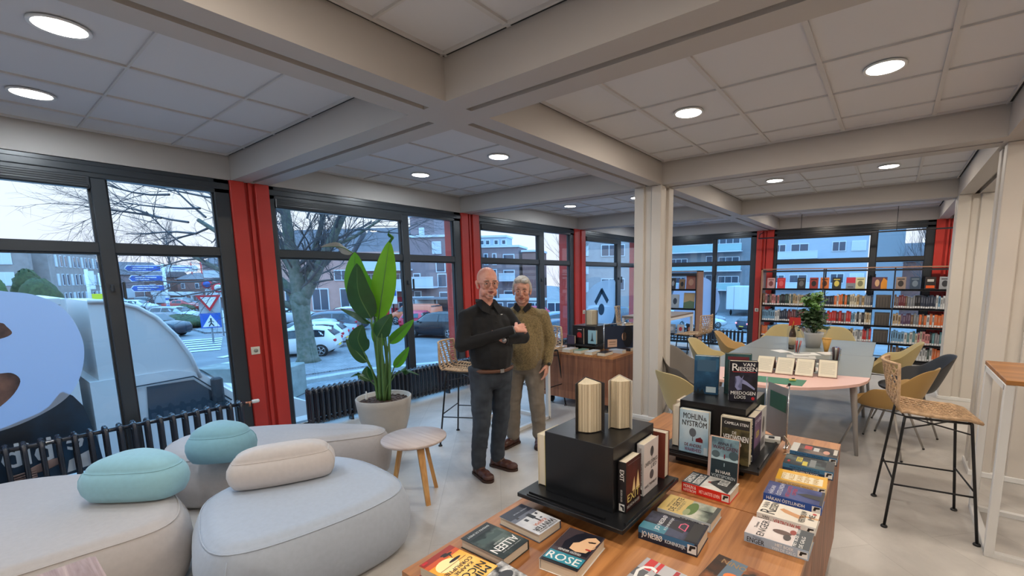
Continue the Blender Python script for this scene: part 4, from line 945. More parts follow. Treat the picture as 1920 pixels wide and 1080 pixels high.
# ================================================================== ROUND TABLE, PLANT
t = thing('side_table', 'small round side table with a pale wood top and three oak legs', 'side table', (-3.0, 2.05, 0))
MB().lathe([(0, .428), (.243, .428), (.25, .434), (.25, .446), (.246, .45), (0, .45)], 56, ASHTOP).build('tabletop', None, t)
for q in ((-3.161, 1.941), (-2.719, 1.947), (-2.912, 2.171)):
    p = Vector((q[0]+3.0, q[1]-2.05, 0)); p = p.normalized()*.215 if False else p
    a = Vector((p.x, p.y, 0)); b = Vector((p.x*.52, p.y*.52, .428)); d = (b-a); an = math.atan2(p.y, p.x)
    mb = MB(); R_ = Matrix.Rotation(an, 4, 'Z')
    w0, w1, th = .016, .026, .014
    vs = []
    for (pt, w_) in ((a, w0), (b, w1)):
        for sx, sy in ((-1, -1), (1, -1), (1, 1), (-1, 1)): vs.append(pt+Vector((cos(an)*sx*th-sin(an)*sy*w_, sin(an)*sx*th+cos(an)*sy*w_, 0)))
    mb.add(vs, [(3, 2, 1, 0), (4, 5, 6, 7), (0, 1, 5, 4), (1, 2, 6, 5), (2, 3, 7, 6), (3, 0, 4, 7)], OAK); mb.build('leg', None, t)
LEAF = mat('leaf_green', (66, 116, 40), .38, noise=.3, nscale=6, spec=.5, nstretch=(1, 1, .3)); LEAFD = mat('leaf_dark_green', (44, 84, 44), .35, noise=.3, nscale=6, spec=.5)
LEAFL = mat('leaf_light_green', (118, 162, 44), .4, noise=.25, nscale=6); STEMM = mat('leaf_stem', (86, 122, 66), .5)
for m_ in (LEAF, LEAFL, LEAFD):   # thin leaves let some light through
    nt = m_.node_tree; b_ = nt.nodes['Principled BSDF']; o_ = nt.nodes['Material Output']; tl = nt.nodes.new('ShaderNodeBsdfTranslucent'); mx_ = nt.nodes.new('ShaderNodeMixShader')
    mx_.inputs[0].default_value = .38 if m_ is not LEAFD else .15; tl.inputs[0].default_value = lin((120, 190, 40) if m_ is not LEAFD else (60, 120, 50))+(1,)
    nt.links.new(b_.outputs[0], mx_.inputs[1]); nt.links.new(tl.outputs[0], mx_.inputs[2]); nt.links.new(mx_.outputs[0], o_.inputs[0])
CONC = mat('concrete_pot', (192, 184, 174), .8, noise=.12, nscale=5, bump=.15, bscale=60); SOIL = mat('bark_mulch', (96, 72, 58), .95, noise=.5, nscale=40, bump=1, bscale=70)
PX, PY = -4.28, 2.585
t = thing('potted_plant', 'tall strelitzia with paddle leaves in a round concrete pot by the second window', 'potted plant', (PX, PY, 0))
MB().lathe([(0, 0), (.155, 0), (.17, .01), (.215, .12), (.25, .26), (.272, .42), (.278, .485), (.272, .492), (.26, .485), (.25, .43), (0, .42)], 56, CONC).build('pot', None, t)
sm = MB().lathe([(0, .45), (.1, .452), (.2, .448), (.256, .44)], 40, SOIL); rg = random.Random(4)
for i in range(160):
    a = rg.uniform(0, 6.28); r = .24*math.sqrt(rg.random()); sm.box((r*cos(a), r*sin(a), .452), (rg.uniform(.008, .022), rg.uniform(.006, .014), .008), SOIL, Matrix.Rotation(0, 4, 'Z'))
sm.build('bark_mulch', None, t)
VR = Vector((.807, .590, 0)); VF = Vector((-.586, .80, 0))      # across and along the line of sight from the reading corner
def leaf(base, mid, tip, width, m, roll=0.0, fold=.25, curl=0.0, stem_from=None, stem_r=.011, wave=.02, label=None, sharp=1.0):
    """blade from base through mid to tip; roll turns the blade about its rib"""
    g = t; pts = catmull([base, mid, tip], 8); n_ = len(pts)-1
    mb = MB(); vs = []; nu = 6
    rgl = random.Random(int(abs(tip[0]*1000))+7)
    for i, p in enumerate(pts):
        s_ = i/n_; tg = (pts[min(i+1, n_)]-pts[max(i-1, 0)]).normalized()
        side = VR.copy()-tg*VR.dot(tg); side.normalize(); nr = tg.cross(side)
        side.rotate(Quaternion(tg, roll+curl*s_)); nr.rotate(Quaternion(tg, roll+curl*s_))
        w_ = width*(sin(pi*min(1, s_**.75))**.7 if 0 < s_ < 1 else 0)*(1-.15*s_)+.002
        for j in range(-nu, nu+1):
            a = j/nu; vs.append(p+side*w_*a+nr*(fold*w_*abs(a)+wave*sin(s_*14+a*2)*abs(a)*w_*4*.3))
    k = 2*nu+1
    fs = [(i*k+j, i*k+j+1, (i+1)*k+j+1, (i+1)*k+j) for i in range(n_) for j in range(2*nu)]
    mb.add(vs, fs, m, True)
    b_ = mb.build('leaf', None, t)
    MB().tube([p-(pts[1]-pts[0])*0+Vector((0, 0, 0)) for p in pts[:-1]], [.007*(1-.8*i/n_) for i in range(n_)], 5, STEMM).build('midrib', None, b_)
    if stem_from is not None:
        s0 = Vector(stem_from); q = base-s0
        MB().tube(catmull([s0, s0+Vector((q.x*.25, q.y*.25, q.z*.5)), base], 6), [stem_r*1.6-(stem_r*.9)*i/12 for i in range(13)], 7, STEMM).build('stem', None, t)
def LP(u, v, f_=0.0):
    """point given as metres right of and above the pot centre, f_ deeper"""
    return VR*u+VF*f_+Vector((0, 0, v))
for o_ in t.children: o_.scale = (1, 1, .95)
leaf(LP(-.01, 1.28, .02), LP(.08, 1.72, .02), LP(.165, 2.09, 0), .125, LEAFL, roll=.25, fold=.3, stem_from=(0, 0, .43), stem_r=.014)
MB().tube(catmull([LP(.165, 2.07, 0), LP(.19, 2.12, .01), LP(.15, 2.15, .02), LP(.17, 2.19, .01)], 4), [.012, .016, .012, .018, .02, .012, .02, .018, .012, .006, .004, .003, .002], 6, LEAF).build('curled_leaf_tip', None, t)
leaf(LP(-.06, 1.32, .05), LP(-.24, 1.66, .08), LP(-.22, 1.98, .05), .175, LEAF, roll=-.15, fold=.2, stem_from=(-.03, 0, .43), stem_r=.014)
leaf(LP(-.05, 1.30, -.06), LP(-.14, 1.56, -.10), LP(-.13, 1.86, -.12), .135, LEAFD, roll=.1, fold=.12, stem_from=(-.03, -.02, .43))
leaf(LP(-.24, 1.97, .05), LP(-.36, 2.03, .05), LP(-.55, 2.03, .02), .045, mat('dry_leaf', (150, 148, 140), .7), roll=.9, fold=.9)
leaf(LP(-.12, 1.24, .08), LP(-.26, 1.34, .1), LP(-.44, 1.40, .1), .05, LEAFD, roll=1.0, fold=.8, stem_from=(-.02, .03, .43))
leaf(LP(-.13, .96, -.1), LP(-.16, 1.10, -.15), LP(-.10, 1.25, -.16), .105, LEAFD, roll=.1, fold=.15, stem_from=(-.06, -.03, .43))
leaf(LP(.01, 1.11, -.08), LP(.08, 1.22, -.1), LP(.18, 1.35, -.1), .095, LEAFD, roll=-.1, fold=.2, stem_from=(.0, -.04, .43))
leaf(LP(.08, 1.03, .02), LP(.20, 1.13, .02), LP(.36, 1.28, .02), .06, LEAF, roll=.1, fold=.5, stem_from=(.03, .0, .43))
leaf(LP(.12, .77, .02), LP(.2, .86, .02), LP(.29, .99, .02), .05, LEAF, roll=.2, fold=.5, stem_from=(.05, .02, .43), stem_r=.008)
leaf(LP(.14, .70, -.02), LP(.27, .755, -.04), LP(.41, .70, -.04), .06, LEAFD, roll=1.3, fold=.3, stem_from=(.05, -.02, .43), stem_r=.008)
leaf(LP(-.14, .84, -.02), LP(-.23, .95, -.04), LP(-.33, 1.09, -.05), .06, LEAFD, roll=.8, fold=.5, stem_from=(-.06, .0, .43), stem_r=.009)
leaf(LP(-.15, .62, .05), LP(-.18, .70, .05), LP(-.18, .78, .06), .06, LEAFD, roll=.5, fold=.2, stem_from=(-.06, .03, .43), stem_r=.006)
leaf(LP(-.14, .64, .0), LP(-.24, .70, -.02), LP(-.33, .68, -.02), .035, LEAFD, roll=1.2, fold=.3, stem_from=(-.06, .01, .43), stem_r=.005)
leaf(LP(-.03, .98, .1), LP(-.06, 1.15, .12), LP(-.04, 1.32, .12), .07, LEAF, roll=.6, fold=.6, stem_from=(-.02, .05, .43))
for (u, v) in ((.02, .04), (.05, -.03), (-.02, .06), (.07, .02)):
    MB().tube(catmull([(u, v, .43), (u*1.6, v*1.3, .8), (u*1.9, v, 1.2)], 5), [.016-.001*i for i in range(11)], 7, STEMM).build('stem', None, t)
tag(MB().lathe([(0, 0), (.012, .0), (.016, .02), (.006, .05), (.008, .09), (0, .10)], 10, WHITEM).build('plant_watering_gauge', None, None, (PX-.11, PY-.13, .435)), 'small white watering gauge stuck in the bark of the potted plant', 'watering gauge')
# ================================================================== RATTAN STOOLS
RAT = mat('rattan_weave', (206, 172, 136), .7, noise=.35, nscale=30, bump=.4, bscale=120)
def rattan(label, x, y, rz, seat_h=.80, back=.30, weave='lattice', group='rattan bar stools'):
    """local: seat centre at origin, back towards -x"""
    t = thing('bar_stool', label, 'bar stool', (x, y, 0), rz, group)
    lr = .009; w_ = .21; d_ = .21
    foot = [(-.24, -.24), (-.24, .24), (.24, -.24), (.24, .24)]
    for (fx, fy) in foot:
        tx, ty = (-.17 if fx < 0 else .17), (-.17 if fy < 0 else .17)
        top = [(tx, ty, seat_h-.03), (tx+(fx-tx)*.06, ty+(fy-ty)*.06, seat_h-.07), (fx, fy, .012)]
        l = MB().tube(top, lr, 8, BLACKM); lo = l.build('leg', None, t)
        MB().lathe([(0, 0), (.02, 0), (.021, .006), (.016, .014), (0, .014)], 14, BLACKM, c=(fx, fy, 0)).build('foot_glide', None, lo)
    def at(fx, fy, z):
        tx, ty = (-.17 if fx < 0 else .17), (-.17 if fy < 0 else .17); k = (seat_h-.03-z)/(seat_h-.042); return (tx+(fx-tx)*k, ty+(fy-ty)*k, z)
    f = MB()
    f.tube([at(-.24, -.24, .30), at(.24, -.24, .30)], .006, 6, BLACKM).tube([at(-.24, .24, .30), at(.24, .24, .30)], .006, 6, BLACKM)
    f.tube([at(.24, -.24, .33), at(.24, .24, .33)], .006, 6, BLACKM).tube([at(-.24, -.24, .33), at(-.24, .24, .33)], .006, 6, BLACKM); f.build('foot_rail', None, t)
    f = MB().tube([(-.17, -.17, seat_h-.11), (.17, .17, seat_h-.11)], .005, 6, BLACKM).tube([(-.17, .17, seat_h-.10), (.17, -.17, seat_h-.10)], .005, 6, BLACKM)
    f.tube([(-.17, -.17, seat_h-.03), (.17, -.17, seat_h-.03), (.17, .17, seat_h-.03), (-.17, .17, seat_h-.03)], .008, 6, BLACKM, closed=True); f.build('under_frame', None, t)
    def S(u, v):       # shell surface: u across -1..1, v 0 front .. 1 top of back
        if v < .52:
            k = v/.52; xx = .215-.40*k; z = seat_h-.01*sin(pi*k)+.0*k; z += .018*(u*u)*(k)
            z -= .02*max(0, 1-k*6)
            w2 = w_*(1.0-.12*(1-k)**2)
        else:
            k = (v-.52)/.48; a = min(1, k*3); xx = -.185-.055*sin(a*pi/2)-.055*max(0, k-.33)*1.4; z = seat_h+.02*k+back*k**1.15; xx += .07*u*u*k*.9
            w2 = w_*(1-.10*k**3)
        return Vector((xx, u*w2, z))
    rim = [S(-1+2*i/10, 0) for i in range(11)]+[S(1, i/22) for i in range(1, 22)]+[S(1-2*i/10, 1) for i in range(11)]+[S(-1, 1-i/22) for i in range(1, 22)]
    mb = MB().tube(rim, .011, 6, RAT, closed=True)
    if weave == 'lattice':
        for sgn in (-1, 1):
            for off in [x_*.25 for x_ in range(-10, 11)]:
                seg = []
                for i in range(0, 41):
                    v = i/40; u = off+sgn*(v*2.6-1.3)
                    if -1 <= u <= 1: seg.append(S(u, v)+Vector((0, 0, .003*sgn)))
                    elif len(seg) > 1: mb.tube(seg, .0058, 4, RAT, caps=False); seg = []
                if len(seg) > 1: mb.tube(seg, .0058, 4, RAT, caps=False)
        for i in range(1, 20): mb.tube([S(-1+.2*j, i/20) for j in range(11)], .0042, 4, RAT, caps=False)
    else:
        for i in range(1, 26): mb.tube([S(-1+.2*j, i/26)+Vector((0, 0, .004*(-1)**(i+j))) for j in range(11)], .0055, 4, RAT, caps=False)
        for u in (-.98, -.5, -.42, 0, .08, .45, .52, .98): mb.tube([S(u, i/24)+Vector((.003, 0, 0)) for i in range(25)], .007, 4, RAT, caps=False)
    mb.build('woven_seat_shell', None, t)
    return t
def aim(x0, y0, x1, y1): return math.atan2(y1-y0, x1-x0)
rattan('rattan lattice bar stool standing alone at the high oak-topped table', .272, 3.826, radians(8.5), .79)
rattan('rattan bar stool behind the man in black, its back towards the plant', -3.52, 3.10, radians(28), .78, .25, weave='rows')
rattan('rattan bar stool mostly hidden behind the man in the sweater', -3.66, 4.44, radians(-92), .78, .25, weave='rows')
rattan('rattan bar stool just left of the cream column, behind the wooden cabinet', -3.98, 7.55, radians(20), .79, .32, weave='rows')
rattan('rattan bar stool just right of the cream column, back to the right', -2.52, 6.92, radians(172), .79, .28)
# ================================================================== HIGH TABLES
def hightable(label, x0, x1, y0, y1, z, group='high tables', topm=OAKX):
    t = thing('high_table', label, 'high table', ((x0+x1)/2, (y0+y1)/2, 0), 0, group)
    X, Y = (x1-x0)/2, (y1-y0)/2; b = .022
    MB().bb(-X, X, -Y, Y, z-.028, z, topm, bev=.003).build('tabletop', None, t)
    for sx in (-1, 1):
        fr = MB()
        for sy in (-1, 1): fr.bb(sx*(X-.02)-b, sx*(X-.02)+b, sy*(Y-.03)-b, sy*(Y-.03)+b, .0, z-.028, WHITEM, bev=.003)
        fr.bb(sx*(X-.02)-b, sx*(X-.02)+b, -Y+.03, Y-.03, 0, .04, WHITEM, bev=.003).bb(sx*(X-.02)-b, sx*(X-.02)+b, -Y+.03, Y-.03, z-.068, z-.028, WHITEM, bev=.003)
        fr.build('leg_frame', None, t)
    MB().bb(-X+.04, X-.04, -Y+.01, -Y+.05, 0, .03, WHITEM).bb(-X+.04, X-.04, Y-.05, Y-.01, 0, .03, WHITEM).build('floor_bar', None, t)
    return t
hightable('high oak-topped table on a white metal frame beside the lattice bar stool', .565, 2.0, 3.50, 4.23, 1.09)
hightable('high table with a white frame behind the cream column', -3.55, -2.82, 6.45, 7.75, 1.06, topm=mat('grey_brown_top', (128, 112, 100), .5))
hightable('high table with a white frame mostly hidden behind the two men', -3.90, -3.24, 3.50, 4.14, 1.05, topm=mat('grey_brown_top', (128, 112, 100), .5))
# ================================================================== BOOK DISPLAY CARTS
def cart(label, x0, x1, y0, y1, zt=.71, z0=.12, grp='walnut book display carts'):
    t = thing('display_cart', label, 'display table', ((x0+x1)/2, (y0+y1)/2, 0), 0, grp); X, Y = (x1-x0)/2, (y1-y0)/2
    MB().bb(-X, X, -Y, Y, zt-.028, zt, WALNUT).build('tabletop', None, t)
    mb = MB().bb(-X, -X+.02, -Y, Y, z0, zt-.028, WALNUT_Z).bb(X-.02, X, -Y, Y, z0, zt-.028, WALNUT_Z).bb(-X+.02, X-.02, -Y, -Y+.02, z0, zt-.028, WALNUT_Z).bb(-X+.02, X-.02, Y-.02, Y, z0, zt-.028, WALNUT_Z).bb(-X+.02, X-.02, -Y+.02, Y-.02, z0, z0+.02, WALNUT_Z)
    mb.build('cabinet', None, t)
    for sx in (-1, 1):
        for sy in (-1, 1):
            MB().lathe([(.012, -.011), (.045, -.012), (.05, 0), (.045, .012), (.012, .011)], 18, BLACKM, Matrix.Translation((sx*(X-.1), sy*(Y-.1), .05)) @ Matrix.Rotation(pi/2, 4, 'Y')).cyl((sx*(X-.1), sy*(Y-.1), .06), (sx*(X-.1), sy*(Y-.1), z0), .012, 8, BLACKM).build('castor', None, t)
    return t
cart('front walnut display cart holding the large black plinth and the ROSE book', -1.285, -.178, .80, 1.872)
cart('rear walnut display cart pushed against the front one, carrying the second black plinth', -1.285, -.178, 1.878, 2.985)
cart('walnut display cart by the fourth window behind the man in the sweater', -3.78, -2.67, 4.63, 5.72, .73)
def plinth(label, cx, cy, zt, w_=.335, d_=.36, h=.29, tray=.50, rz=0, d2=None):
    t = thing('book_plinth', label, 'book display stand', (cx, cy, zt), rz, 'black book plinths')
    W, D = w_/2, d_/2
    MB().bb(-W-.015, W+.0, -D-.0, D, 0, .055, BLACK).build('base', None, t)
    T = MB().bb(-W-.09, W+.09, -D-.085, D+.085, .055, .073, BLACK, bev=.002)
    T.bb(-W-.04, W+.0, -D-.064, -D-.056, .073, .083, BLACK).bb(-W-.04, W, -D-.079, -D-.075, .073, .079, BLACK).bb(W+.075, W+.084, -D-.05, D+.05, .073, .083, BLACK)
    T.build('tray', None, t)
    MB().bb(-W, W, -D, D, .073, h+.05, BLACK, bev=.0015).build('block', None, t)
    return t
plinth('large black book plinth on the front cart with two open books on top', -.985, 1.605, .71)
plinth('second black book plinth on the rear cart, between the cream column and the meeting table', -.70, 2.42, .71, .335, .40)
plinth('small black book plinth on the cart by the fourth window', -3.30, 5.15, .73, .36, .40, .27)

for nm_, lb_, ol, loc_, rz_, h_, m_, sm_ in (
  ('a', 'long white bolster-like cushion on the central pouf', [(-.36, -.10), (0, -.135), (.36, -.10), (.40, .0), (.36, .11), (0, .12), (-.36, .10), (-.40, 0)], (-3.07, 1.13, .4245), radians(62), .245, fabric('cream_wool', (206, 198, 194)), (.3, .85)),
  ('b', 'larger aqua cushion on the wide grey-beige pouf', [(-.34, -.02), (-.30, -.17), (.02, -.20), (.32, -.16), (.36, .02), (.16, .15), (-.10, .22), (-.28, .15)], (-3.60, .55, .4245), radians(40), .26, AQUA, (.55, .1)),
  ('c', 'smaller sea-blue cushion on the curved pouf at the back', [(-.24, -.04), (-.20, -.18), (.04, -.20), (.24, -.14), (.27, .04), (.10, .13), (-.10, .19), (-.22, .12)], (-3.84, 1.04, .4245), radians(42), .27, AQUA2, (.5,))):
    cushion(lb_, ol, h_, m_, loc_, rz_, sm_)
# ================================================================== BOOKS
PAGES = mat('book_pages', (224, 214, 194), .9, noise=.14, nscale=1, nstretch=(3, 3, 900)); PAGESV = mat('open_book_pages', (222, 208, 180), .9, noise=.25, nscale=1, nstretch=(260, 260, 1))
STICK = paint((228, 228, 226)); INK = paint((22, 24, 28))
def artmat(name, c1, c2, scale=6, c3=None, rough=.3):
    """printed cover picture: cloudy mix of printing inks"""
    if name in MATS: return MATS[name]
    m = bpy.data.materials.new(name); m.use_nodes = True; nt = m.node_tree; N = nt.nodes.new; L = nt.links.new; b = nt.nodes['Principled BSDF']
    tc = N('ShaderNodeTexCoord'); n = N('ShaderNodeTexNoise'); n.inputs['Scale'].default_value = scale; n.inputs['Detail'].default_value = 7; L(tc.outputs['Object'], n.inputs['Vector'])
    cr = N('ShaderNodeValToRGB'); L(n.outputs[0], cr.inputs[0]); cr.color_ramp.elements[0].position = .36; cr.color_ramp.elements[1].position = .64
    cr.color_ramp.elements[0].color = lin(c1)+(1,); cr.color_ramp.elements[1].color = lin(c2)+(1,)
    if c3: e = cr.color_ramp.elements.new(.5); e.color = lin(c3)+(1,)
    L(cr.outputs[0], b.inputs['Base Color']); b.inputs['Roughness'].default_value = rough; b.inputs['Coat Weight'].default_value = .0; b.inputs['Specular IOR Level'].default_value = .3; b.inputs['Roughness'].default_value = .5
    MATS[name] = m; return m
def items_to(mb, items, W, H, M):
    for k, it in enumerate(items):
        z = .0003+.00012*k
        if it[0] == 't':
            _, s, x, y, w_, h_, c = it[:7]; put_text(mb, s, x*W, y*H, w_*W, h_*H, c if not isinstance(c, tuple) else paint(c), M, z, rot=0)
        elif it[0] == 'r': flat(mb, 'r', (it[1]*W, it[2]*H, it[3]*W, it[4]*H), it[5] if not isinstance(it[5], tuple) else paint(it[5]), M, z)
        elif it[0] == 'e': flat(mb, 'e', (it[1]*W, it[2]*H, it[3]*W, it[4]*H), it[5] if not isinstance(it[5], tuple) else paint(it[5]), M, z)
        elif it[0] == 'p': flat(mb, 'p', [(p[0]*W, p[1]*H) for p in it[1]], it[2] if not isinstance(it[2], tuple) else paint(it[2]), M, z)
def book(label, w, h, t_, M, front, spine=(), cm=None, sm=None, bm_=None, group=None, sticker=True, name='book', back=()):
    cm = cm if not isinstance(cm, tuple) else paint(cm, .3); sm = sm or cm; sm = sm if not isinstance(sm, tuple) else paint(sm, .3); bm_ = bm_ or sm
    bm_ = bm_ if not isinstance(bm_, tuple) else paint(bm_, .3)
    r = thing(name, label, 'book', (0, 0, 0), 0, group); r.matrix_world = Matrix.Translation((0, 0, .0008)) @ M
    MB().bb(.004, w-.004, .003, h-.003, .0015, t_-.0015, PAGES).build('page_block', None, r)
    c = MB().bb(0, w, 0, h, t_-.0016, t_, cm).bb(0, w, 0, h, 0, .0016, bm_).bb(-.001, .0015, 0, h, 0, t_, sm, bev=.0006)
    items_to(c, front, w, h, Matrix.Translation((0, 0, t_)))
    SM = Matrix(((0, 0, -1, -.001), (-1, 0, 0, h), (0, 1, 0, 0), (0, 0, 0, 1)))
    sp = list(spine)
    if sticker: sp = sp+[('r', .84, .16, .985, .84, STICK), ('p', [(.86, .35), (.90, .35), (.91, .55), (.97, .62), (.97, .8), (.88, .78)], INK)]
    items_to(c, sp, h, t_, SM)
    if back: items_to(c, back, w, h, Matrix(((-1, 0, 0, w), (0, 1, 0, 0), (0, 0, -1, 0), (0, 0, 0, 1))))
    c.build('cover', None, r)
    return r
def lie(cx, cy, z, rz, w, h): return Matrix.Translation((cx, cy, z)) @ Matrix.Rotation(rz, 4, 'Z') @ Matrix.Translation((-w/2, -h/2, 0))
def stand(x, y, z, nx, ny, tilt=0):
    """front cover looks along (nx,ny); x,y is the foot of the spine edge on the back cover side"""
    n_ = Vector((nx, ny, 0)).normalized(); r = Vector((0, 0, 1)).cross(n_)
    M = Matrix(((r.x, 0, n_.x, x), (r.y, 0, n_.y, y), (0, 1, 0, z), (0, 0, 0, 1)))
    return M @ Matrix.Rotation(-tilt, 4, 'X') if tilt else M
WH = (236, 236, 234); BK = (24, 24, 28); ZT = .71
# --- front cart, lying (left row) ---
A1 = artmat('cover_grey_city', (196, 200, 210), (226, 228, 232), 12); A2 = artmat('cover_dark_teal', (26, 34, 36), (96, 110, 106), 9, (40, 50, 50))
A3 = artmat('cover_sunset', (236, 150, 40), (252, 210, 120), 6, (246, 178, 70)); A4 = artmat('cover_black_white', (52, 54, 58), (222, 222, 222), 30)
book('pale grey thriller lettered WINTER KARMA lying farthest back in the front cart left row', .13, .215, .034, lie(-1.105, 1.262, ZT, radians(-90-2), .13, .215),
     [('r', 0, 0, 1, .38, (52, 56, 70)), ('r', 0, .3, 1, .42, (110, 114, 128)), ('r', .30, .36, .46, .56, (40, 42, 50)), ('r', .36, .5, .42, .72, (40, 42, 50)), ('r', .12, .44, .2, .5, (50, 52, 60)), ('r', .6, .46, .7, .55, (50, 52, 60)), ('r', .7, .3, .8, .36, (50, 52, 60)), ('r', .2, .62, .28, .66, (60, 62, 70)),
      ('t', 'KARMA', .22, .70, .5, .08, (206, 120, 90)), ('t', 'WINTER', .08, .80, .84, .12, BK), ('t', 'SUZANNE VERMEER', .1, .94, .8, .035, (60, 60, 66)), ('t', 'LITERAIRE THRILLER', .1, .18, .6, .03, (190, 190, 200))], cm=A1, sm=(80, 84, 100))
book('dark green-grey thriller lettered ALLEEN lying in the left row of the front cart', .135, .215, .036, lie(-1.115, 1.075, ZT, radians(-90+1), .135, .215),
     [('r', 0, 0, 1, .2, (30, 36, 38)), ('t', 'BARBARA DE SMEDT', .1, .08, .8, .05, (196, 200, 198)), ('p', [(.1, .32), (.2, .3), (.3, .36), (.45, .3), (.6, .36), (.7, .32), (.88, .3), (.88, .48), (.1, .48)], (60, 78, 74)), ('t', 'ALLEEN', .06, .66, .88, .17, WH), ('t', 'THRILLER', .3, .59, .4, .03, (200, 204, 200)), ('t', 'DEBUUT VAN HET JAAR', .12, .86, .7, .03, (190, 194, 190))], cm=A2, sm=(40, 48, 50))
book('orange sunset cover lettered KAAPSE CORRUPTIE lying at the bottom left of the cart', .14, .225, .036, lie(-1.105, .895, ZT, radians(-90+4), .14, .225),
     [('r', 0, 0, 1, .12, (150, 44, 28)), ('r', 0, .12, 1, .22, (206, 84, 30)), ('e', .62, .36, .3, .16, (255, 236, 170)), ('p', [(.3, .12), (.36, .3), (.28, .2)], (40, 28, 24)), ('e', .33, .16, .14, .03, (40, 28, 24)), ('e', .40, .12, .10, .025, (40, 28, 24)), ('e', .36, .34, .18, .03, (40, 28, 24)), ('r', .1, .40, .9, .41, (160, 90, 40)), ('r', .8, .02, .95, .07, (200, 30, 40)),
      ('t', 'CORRUPTIE', .08, .48, .84, .075, (70, 40, 30)), ('t', 'KAAPSE', .22, .585, .56, .065, (70, 40, 30)), ('t', 'NICOL', .08, .70, .84, .12, BK), ('t', 'MIKE', .14, .84, .7, .12, BK)], cm=A3, sm=(120, 24, 30))
book('black and white patterned book cut by the bottom edge left of the ROSE book', .14, .215, .034, lie(-.905, .925, ZT, radians(-94), .14, .215), [('e', .3, .3, .2, .1, (60, 60, 64)), ('e', .7, .5, .15, .12, (40, 40, 44))], cm=A4, sm=(70, 70, 74))
SKIN = (232, 190, 150)
book('book lettered ROSE with a woman in a dark headscarf, lying before the large plinth', .148, .215, .04, lie(-.845, 1.195, ZT, radians(6), .148, .215),
     [('r', .04, 0, .98, .06, BK), ('p', [(.25, .36), (.95, .36), (.97, .92), (.8, .99), (.5, .99), (.3, .85), (.18, .6)], (26, 26, 38)), ('p', [(.42, .46), (.62, .42), (.86, .46), (.9, .56), (.97, .62), (.95, .7), (.97, .85), (.8, .92), (.62, .84), (.52, .68), (.40, .62)], SKIN), ('p', [(.7, .76), (.9, .8), (.9, .76), (.75, .73)], (70, 50, 44)), ('e', .82, .77, .05, .014, (30, 24, 24)), ('e', .86, .55, .08, .022, (190, 70, 60)), ('p', [(.92, .6), (.99, .66), (.92, .68)], (210, 160, 124)),
      ('p', [(.4, .99), (.62, .86), (.8, .93), (.97, .88), (.97, .99)], (30, 28, 40)), ('r', .04, .06, .98, .30, (52, 140, 160)), ('t', 'ROSE', .08, .09, .84, .17, WH), ('t', 'GENDER GEZEGD', .2, .345, .6, .05, WH)], cm=(70, 60, 66), sm=(228, 224, 220))
A5 = artmat('cover_car_night', (24, 26, 36), (74, 80, 104), 10, (34, 36, 50)); A6 = artmat('cover_mist', (60, 70, 68), (206, 206, 192), 9, (140, 150, 138))
NB = (54, 108, 150)
book('thick book with KONINKRIJK on a dark blue spine, nearest in the middle row', .14, .225, .048, lie(-.605, 1.515, ZT, radians(90+3), .14, .225),
     [('r', 0, .55, .35, 1, (60, 128, 150)), ('p', [(.3, .3), (.9, .3), (.75, .62), (.5, .8), (.4, .6)], (30, 30, 44)), ('t', 'JO NESBØ', .1, .66, .8, .1, (216, 220, 226)), ('t', 'KONINKRIJK', .2, .55, .7, .06, (200, 206, 214)), ('p', [(.4, .28), (.75, .28), (.8, .36), (.7, .42), (.5, .42)], (220, 90, 130)), ('p', [(.44, .3), (.72, .3), (.75, .36), (.68, .40), (.52, .40)], (40, 40, 56)), ('r', .05, .03, .95, .22, (26, 26, 32))],
     [('r', 0, .55, .95, 1, NB), ('t', 'JO NESBØ', .06, .18, .36, .6, WH), ('t', 'KONINKRIJK', .47, .25, .34, .38, (206, 216, 224))], cm=A5, sm=(26, 36, 56))
book('cover lettered DE SEKTE HERRIJST with misty trees, second in the middle row', .14, .222, .036, lie(-.612, 1.70, ZT, radians(90+0), .14, .222),
     [('r', 0, .52, 1, 1, (206, 180, 112)), ('e', .5, .45, .4, .1, (90, 120, 60)), ('e', .25, .5, .2, .06, (150, 160, 120)), ('t', 'DE SEKTE', .06, .70, .88, .11, (34, 34, 30)), ('t', 'HERRIJST', .14, .61, .7, .07, (120, 116, 90)), ('t', 'MARIETTE LINDSTEIN', .2, .84, .6, .035, (90, 80, 50)), ('p', [(.5, .05), (.56, .32), (.62, .05)], (40, 46, 42)), ('r', 0, 0, 1, .08, (70, 72, 70))],
     [('t', 'DE SEKTE', .45, .2, .34, .55, (40, 44, 60)), ('t', 'MARIETTE LINDSTEIN', .08, .3, .32, .3, (60, 60, 70))], cm=A6, sm=(176, 186, 198))
A7 = artmat('cover_white_wall', (160, 160, 156), (214, 212, 206), 14)
book('bright red spined book HET LAATSTE LEVEN lying in front of the second plinth', .135, .22, .044, lie(-.612, 1.965, ZT, radians(90-2), .135, .22),
     [('r', 0, .62, 1, 1, (44, 58, 66)), ('r', .1, .66, .9, .80, (200, 200, 196)), ('r', .1, .84, .9, .98, (196, 198, 196)), ('t', 'MOHLIN', .08, .84, .84, .13, (30, 34, 38)), ('t', 'NYSTRÖM', .08, .67, .84, .13, (30, 34, 38)), ('p', [(0, .05), (1, .05), (1, .3), (.55, .52), (.45, .5)], (36, 36, 38)), ('t', 'HET LAATSTE LEVEN', .5, .16, .45, .2, (220, 220, 216)), ('e', .5, .52, .06, .03, (150, 60, 50))],
     [('t', 'MOHLIN &', .04, .50, .27, .36, WH), ('t', 'NYSTRÖM', .04, .1, .27, .36, WH), ('t', 'HET LAATSTE LEVEN', .38, .28, .42, .35, (246, 220, 214))], cm=A7, sm=(214, 44, 36))
